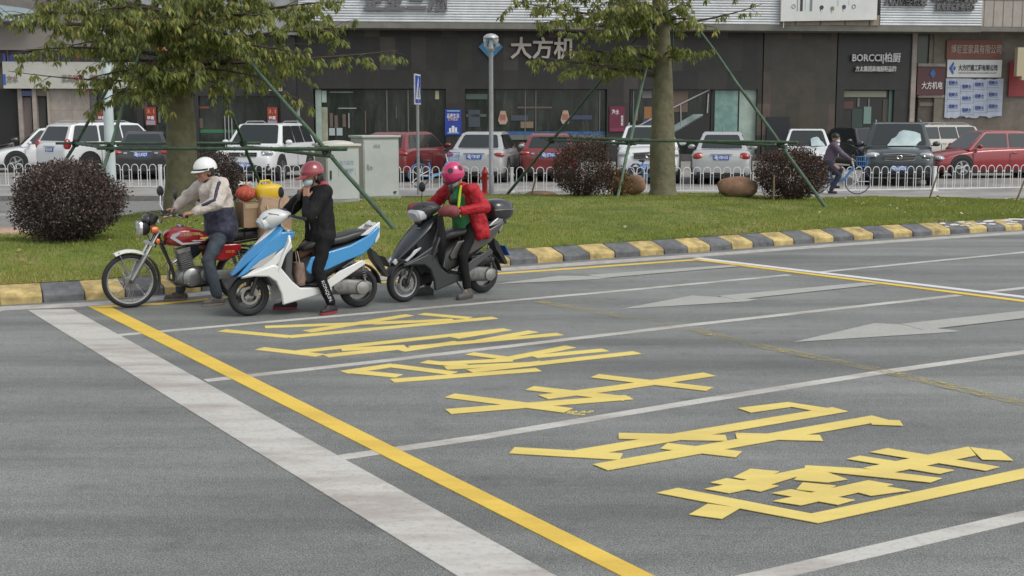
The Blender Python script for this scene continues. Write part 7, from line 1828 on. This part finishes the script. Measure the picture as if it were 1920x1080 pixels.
    b = MB(); b.tube([J['neck'] + Vector((.095, .0, -.03)), J['chest'] + Vector((.150, .0, .0)), J['hip'].lerp(J['chest'], .5) + Vector((.168, 0, 0)), J['hip'] + Vector((.16, 0, .06))], .006, NVY, 6); b.build('zip', t, shift=sh)
    trousers(t, J, sh, mat('faded_jeans', (.060, .078, .095), .85, col2=(.035, .045, .058), vscale=7, bump=.4, bscale=40), fold=.03)
    shoes(t, J, sh, mat('grey_brown_shoe', (.12, .10, .085), .7, var=.3, vscale=20), mat('pale_sole', (.22, .2, .17), .7))
    # helmet with small peak
    HW = mat('helmet_white', (.72, .73, .70), .22, coat=.8)
    def dome(b, sx, sy, sz, z0, m, c=(-.012, 0, .03)): b.ell(c, (sx, sy, sz), m, M=HM, nu=26, nv=12, z0=z0)
    b = MB(); dome(b, .138, .118, .128, -.12, HW); h = b.build('helmet', t, shift=sh)
    b = MB(); pk = [(math.cos(a) * .118 - .012, math.sin(a) * .112) for a in [R(-62 + 12.4 * k) for k in range(11)]]
    po = [(x + .062 * (1 - (y / .13) ** 2), y * 1.02) for x, y in pk]
    vs = [HM @ Vector((x, y, .040)) for x, y in pk] + [HM @ Vector((x, y, .018)) for x, y in po] + [HM @ Vector((x, y, .032)) for x, y in pk] + [HM @ Vector((x, y, .010)) for x, y in po]
    b.add(vs, [(i, i + 11, i + 12, i + 1) for i in range(10)] + [(22 + i, 23 + i, 34 + i, 33 + i) for i in range(10)] + [(11 + i, 33 + i, 34 + i, 12 + i) for i in range(10)], HW); b.build('peak', h, shift=sh)
    b = MB(); b.tube([HM @ Vector((-.012 + .14 * math.cos(R(a)), .121 * math.sin(R(a)), .034)) for a in range(-75, 76, 15)], .009, M_BLK, 6); b.build('helmet_band', h, shift=sh)
    b = MB(); b.box((-.02, .116, .02), (.055, .016, .035), M_BLK, M=HM); b.box((-.02, -.116, .02), (.055, .016, .035), M_BLK, M=HM); b.build('ear_pad', h, shift=sh)
    b = MB(); b.ell((-.03, 0, -.02), (.085, .084, .062), mat('black_hair', (.012, .011, .011), .5), M=HM, nu=18, nv=8); b.build('hair', t, shift=sh)
    b = MB()
    for s in (1, -1): b.tube([HM @ Vector((.108, s * .034 + .026 * math.cos(a * .628), .004 + .018 * math.sin(a * .628))) for a in range(10)], .0022, M_BLK, 5, closed=True); b.tube([HM @ Vector((.108, s * .06, .01)), HM @ Vector((.02, s * .08, .006))], .002, M_BLK, 5)
    b.build('glasses', t, shift=sh)
man()

# ---- the woman on the white scooter
def woman():
    J = dict(hip=(.42, 0, .80), chest=(.44, 0, 1.18), neck=(.45, 0, 1.32), head=(.505, 0, 1.455), yaw=6, pitch=12,
             shL=(.43, .175, 1.29), shR=(.45, -.17, 1.29), elL=(.64, .23, 1.04), elR=(.69, -.22, 1.08), wrL=(.60, .065, 1.22), wrR=(.635, -.06, 1.235),
             knL=(.54, .19, .46), knR=(.68, -.18, .52), anL=(.42, .27, .10), anR=(.70, -.25, .10), toL=(.50, .32, .035), toR=(.84, -.27, .035),
             hfL=(-.10, -.30, .9), hbL=(.7, .6, .2), htL=(-.6, .6, 0), cuL=1.1, hfR=(-.22, .30, .9), hbR=(.8, -.5, .2), htR=(-.6, -.6, 0), cuR=1.1)
    t, HM, sh, J = person(P_W, TH_W, None, 'woman in black jacket and maroon cap helmet fastening her chin strap on the white scooter', J)
    JB = mat('black_jacket', (.009, .009, .010), .75, bump=.3, bscale=14, spec=.25); PK_ = mat('rose_lining', (.34, .055, .075), .7, var=.2)
    def jac(b):
        capsule(b, J['hip'] + Vector((0, -.05, .0)), J['hip'] + Vector((0, .05, .0)), .145, .145, SKIN); capsule(b, J['hip'], J['chest'], .168, .155, SKIN); capsule(b, J['chest'], J['neck'] + Vector((0, 0, -.02)), .13, .08, SKIN)
        for s in 'LR': capsule(b, J['chest'] + Vector((0, 0, .05)), J['sh' + s], .11, .088, SKIN); capsule(b, J['sh' + s], J['el' + s], .088, .074, SKIN); capsule(b, J['el' + s], J['wr' + s].lerp(J['el' + s], .1), .070, .046, SKIN)
    blob('jacket', t, jac, JB, .0095, 4, .030, sh)
    b = MB(); 
    def hood(b): capsule(b, J['neck'] + Vector((-.05, -.07, .02)), J['neck'] + Vector((-.05, .07, .02)), .062, .062, SKIN); capsule(b, J['neck'] + Vector((-.10, 0, -.03)), J['neck'] + Vector((-.03, .10, .0)), .055, .05, SKIN)
    blob('hood', t, hood, PK_, .009, 3, .015, sh)
    WP = mat('white_piping', (.40, .40, .42), .5)
    b = MB(); b.tube([J['neck'] + Vector((.02, .12, -.01)), J['shL'] + Vector((.055, .05, .03)), J['shL'] + Vector((.09, .04, -.09)), J['chest'] + Vector((.14, .06, -.10)), J['hip'] + Vector((.15, .07, .12)), J['hip'] + Vector((.14, .06, .02))], .0045, WP, 6); b.build('piping', t, shift=sh)
    b = MB(); b.tube([J['wrL'].lerp(J['elL'], .2) + Vector((.0, .05, .01)), J['elL'] + Vector((-.02, .066, .03)), J['elL'] + Vector((-.07, .05, -.01))], .0045, WP, 6); b.build('piping', t, shift=sh)
    TB = mat('black_trousers', (.008, .008, .009), .8, bump=.3, bscale=16, spec=.2)
    trousers(t, J, sh, TB, .088, .066, .054, .025)
    # lettering down the near shin
    a, c = J['knL'].lerp(J['anL'], .25), J['knL'].lerp(J['anL'], 1.0); d = (c - a).normalized(); nrm = Vector((.25, 1, 0)); nrm = (nrm - d * nrm.dot(d)).normalized(); up = d.cross(nrm)
    M_ = Matrix((( d.x, -up.x, nrm.x, 0), (d.y, -up.y, nrm.y, 0), (d.z, -up.z, nrm.z, 0), (0, 0, 0, 1)))
    if M_.determinant() < 0: M_ = Matrix(((d.x, up.x, nrm.x, 0), (d.y, up.y, nrm.y, 0), (d.z, up.z, nrm.z, 0), (0, 0, 0, 1)))
    pm = a.lerp(c, .5) + nrm * .074; M_.translation = pm
    b = MB(); b.text('KONQUN.', .05, WH, M_, .002, width=.24, bold=.0); b.build('leg_lettering', t, shift=sh)
    shoes(t, J, sh, mat('black_red_shoe', (.02, .016, .018), .6), mat('red_sole', (.28, .03, .035), .6))
    CM = mat('helmet_maroon', (.25, .035, .045), .25, coat=.8)
    b = MB(); b.ell((-.012, 0, .035), (.134, .116, .122), CM, M=HM, nu=26, nv=12, z0=-.15); h = b.build('helmet', t, shift=sh)
    b = MB(); pk = [(math.cos(a_) * .120 - .012, math.sin(a_) * .108) for a_ in [R(-48 + 9.6 * k) for k in range(11)]]; po = [(x + .085 * (1 - (y / .11) ** 2) + .008, y) for x, y in pk]
    vs = [HM @ Vector((x, y, .035)) for x, y in pk] + [HM @ Vector((x, y, .008)) for x, y in po] + [HM @ Vector((x, y, .022)) for x, y in pk] + [HM @ Vector((x, y, -.002)) for x, y in po]
    b.add(vs, [(i, i + 11, i + 12, i + 1) for i in range(10)] + [(22 + i, 23 + i, 34 + i, 33 + i) for i in range(10)] + [(11 + i, 33 + i, 34 + i, 12 + i) for i in range(10)], CM); b.build('peak', h, shift=sh)
    b = MB(); b.tube([HM @ Vector((.01, .088, 0)), HM @ Vector((.04, .072, -.07)), HM @ Vector((.055, 0, -.115)), HM @ Vector((.04, -.072, -.07)), HM @ Vector((.01, -.088, 0))], .006, M_BLK, 6); b.build('chin_strap', h, shift=sh)
    MK = mat('mask_blue', (.50, .60, .66), .8)
    b = MB(); b.ell((.052, 0, -.052), (.066, .064, .052), MK, M=HM, nu=20, nv=12); b.build('mask', t, shift=sh)
    HR_ = mat('dark_hair', (.014, .010, .010), .45, bump=.4, bscale=60)
    def hair(b):
        b.ell((-.045, 0, -.03), (.075, .086, .085), SKIN, M=HM); capsule(b, HM @ Vector((-.06, 0, -.05)), J['neck'] + Vector((-.075, 0, .045)), .06, .032, SKIN); capsule(b, HM @ Vector((-.02, .07, -.02)), HM @ Vector((-.04, .07, -.11)), .022, .012, SKIN)
    blob('hair', t, hair, HR_, .007, 2, .012, sh)
woman()

# ---- the rider in red on the black scooter
def rider():
    J = dict(hip=(.24, 0, .78), chest=(.31, 0, 1.13), neck=(.34, 0, 1.27), head=(.42, 0, 1.40), yaw=4, pitch=34,
             shL=(.31, .19, 1.24), shR=(.33, -.19, 1.24), elL=(.30, .42, 1.05), elR=(.42, -.40, 1.04), wrL=(.62, .35, 1.03), wrR=(.62, -.35, 1.03),
             knL=(.46, .20, .50), knR=(.56, -.20, .52), anL=(.44, .27, .10), anR=(.62, -.26, .10), toL=(.58, .30, .035), toR=(.76, -.29, .035),
             hfL=(.95, -.05, -.02), hbL=(.1, .15, 1), htL=(0, -1, 0), cuL=1.3, hfR=(.95, .05, -.02), hbR=(.1, -.15, 1), htR=(0, 1, 0), cuR=1.3)
    t, HM, sh, J = person(P_B, TH_B, None, 'rider in red jacket over green top and pink helmet, looking down on the black scooter', J)
    RJ = mat('red_jacket', (.36, .010, .018), .6, bump=.35, bscale=12, spec=.35); GT = mat('green_top', (.028, .16, .055), .75, bump=.3, bscale=20)
    def top(b): capsule(b, J['hip'] + Vector((.01, -.05, -.05)), J['hip'] + Vector((.01, .05, -.05)), .135, .135, SKIN); capsule(b, J['hip'], J['chest'], .155, .135, SKIN); capsule(b, J['chest'], J['neck'], .12, .065, SKIN)
    gt = blob('green_top', t, top, GT, .0095, 4, .02, sh)
    b = MB(); b.ell(J['chest'] + Vector((.125, .03, -.03)), (.018, .085, .032), mat('print_black', (.02, .018, .018), .6), rot=(R(6), 0, R(12)), nu=14, nv=8); b.build('print', gt, shift=sh)
    def jac(b):
        for y in (.13, -.13): capsule(b, J['hip'] + Vector((-.14, y * 1.25, -.05)), J['chest'] + Vector((-.08, y, 0)), .075, .09, SKIN); capsule(b, J['hip'] + Vector((-.14, y * 1.25, -.05)), J['hip'] + Vector((-.03, y * 1.45, -.06)), .065, .05, SKIN)
        for y in (.145, -.145): capsule(b, J['hip'] + Vector((-.05, y * 1.25, -.07)), J['chest'] + Vector((-.03, y, 0)), .07, .085, SKIN)
        capsule(b, J['hip'] + Vector((-.07, 0, -.02)), J['chest'] + Vector((-.07, 0, 0)), .12, .12, SKIN); capsule(b, J['chest'] + Vector((-.05, 0, 0)), J['neck'] + Vector((-.05, 0, -.01)), .11, .07, SKIN)
        capsule(b, J['neck'] + Vector((-.02, -.07, .0)), J['neck'] + Vector((-.02, .07, .0)), .055, .055, SKIN)
        for s in 'LR': capsule(b, J['chest'] + Vector((-.04, 0, .04)), J['sh' + s], .10, .088, SKIN); capsule(b, J['sh' + s], J['el' + s], .082, .070, SKIN); capsule(b, J['el' + s], J['wr' + s].lerp(J['el' + s], .1), .066, .048, SKIN)
    blob("jacket", t, jac, RJ, .0095, 4, .055, sh)
    b = MB(); b.tube([J['neck'] + Vector((.04, .085, .02)), J['chest'] + Vector((.115, .115, .03)), J['chest'] + Vector((.135, .12, -.08)), J['chest'] + Vector((.12, .14, -.2))], [.012, .018, .016, .006], mat('lime_lining', (.40, .62, .03), .6), 8); b.build('jacket_lining', t, shift=sh)
    trousers(t, J, sh, mat('black_leggings', (.009, .009, .010), .8, spec=.2), .085, .062, .046, .015, .10)
    shoes(t, J, sh, mat('grey_shoe', (.085, .082, .08), .7, var=.3, vscale=25), mat('dark_sole', (.05, .048, .045), .7))
    PKM = mat('helmet_pink', (.52, .028, .13), .25, coat=.8)
    b = MB(); b.ell((-.012, 0, .025), (.142, .126, .140), PKM, M=HM, nu=28, nv=16, z0=-.45); h = b.build('helmet', t, shift=sh)
    for x, y, z in ((.075, .075, .10), (.06, -.085, .095), (-.05, .11, .05)):
        d = Vector((x / .142, y / .126, z / .14)).normalized(); c = Vector((-.012 + d.x * .141, d.y * .125, .025 + d.z * .139)); q = d.to_track_quat('Z', 'Y').to_matrix().to_4x4(); q.translation = c
        b = MB(); b.lathe([(.034, -.006), (.030, .004), (.01, .006)], mat('dot_grey', (.05, .03, .04), .4), HM @ q, 16); b.build('dot', h, shift=sh)
    b = MB(); b.tube([HM @ Vector((-.012 + .146 * math.cos(R(a)), .128 * math.sin(R(a)), -.022)) for a in range(-80, 81, 16)], .009, mat('trim_black', (.02, .018, .02), .4), 6); b.build('helmet_trim', h, shift=sh)
    b = MB(); b.ell((.052, 0, -.055), (.070, .066, .056), mat('mask_white', (.46, .48, .46), .8), M=HM, nu=20, nv=12); b.build('mask', t, shift=sh)
rider()

# ---- cyclist
def cyclist():
    J = dict(hip=(.28, 0, .86), chest=(.38, 0, 1.24), neck=(.42, 0, 1.36), head=(.45, 0, 1.49), yaw=-30, pitch=4,
             shL=(.40, .17, 1.33), shR=(.40, -.17, 1.33), elL=(.58, .22, 1.12), elR=(.60, -.22, 1.12), wrL=(.80, .25, .985), wrR=(.80, -.25, .985),
             knL=(.62, .10, .72), knR=(.55, -.10, .58), anL=(.46, .11, .34), anR=(.36, -.11, .22), toL=(.58, .12, .28), toR=(.48, -.12, .16),
             hfL=(.9, -.05, -.15), hbL=(.2, .15, 1), htL=(0, -1, 0), cuL=1.3, hfR=(.9, .05, -.15), hbR=(.2, -.15, 1), htR=(0, 1, 0), cuR=1.3)
    t, HM, sh, J = person(P_C, TH_C, None, 'cyclist in mauve jacket and white mask riding the blue bicycle', J)
    t.location.z = .124 - .11
    MJ = mat('mauve_jacket', (.11, .085, .125), .7, var=.15)
    def jac(b):
        capsule(b, J['hip'], J['chest'], .15, .14, SKIN); capsule(b, J['chest'], J['neck'], .12, .08, SKIN)
        for s in 'LR': capsule(b, J['chest'] + Vector((0, 0, .05)), J['sh' + s], .10, .078, SKIN); capsule(b, J['sh' + s], J['el' + s], .075, .062, SKIN); capsule(b, J['el' + s], J['wr' + s].lerp(J['el' + s], .1), .06, .042, SKIN)
    blob('jacket', t, jac, MJ, .012, 4, .03, sh)
    b = MB(); b.box(J['chest'] + Vector((.13, -.04, -.08)), (.03, .10, .26), mat('pale_shirt', (.42, .40, .40), .7)); b.build('shirt', t, shift=sh, bevel=.01)
    trousers(t, J, sh, mat('navy_trousers', (.022, .028, .05), .8), .085, .065, .055, .02)
    for s in 'LR': b = MB(); capsule(b, J['an' + s] + Vector((-.04, 0, -.05)), J['to' + s], .04, .035, M_BLK); b.build('shoe', t, shift=sh)
    b = MB(); b.ell((.055, 0, -.05), (.064, .062, .055), mat('mask_pale', (.6, .66, .68), .8), M=HM, nu=18, nv=10); b.build('mask', t, shift=sh)
    b = MB(); b.ell((-.012, 0, .045), (.108, .092, .10), mat('dark_hair', (.014, .010, .010), .45), M=HM, nu=18, nv=10, z0=-.2); b.build('hair', t, shift=sh)
cyclist()
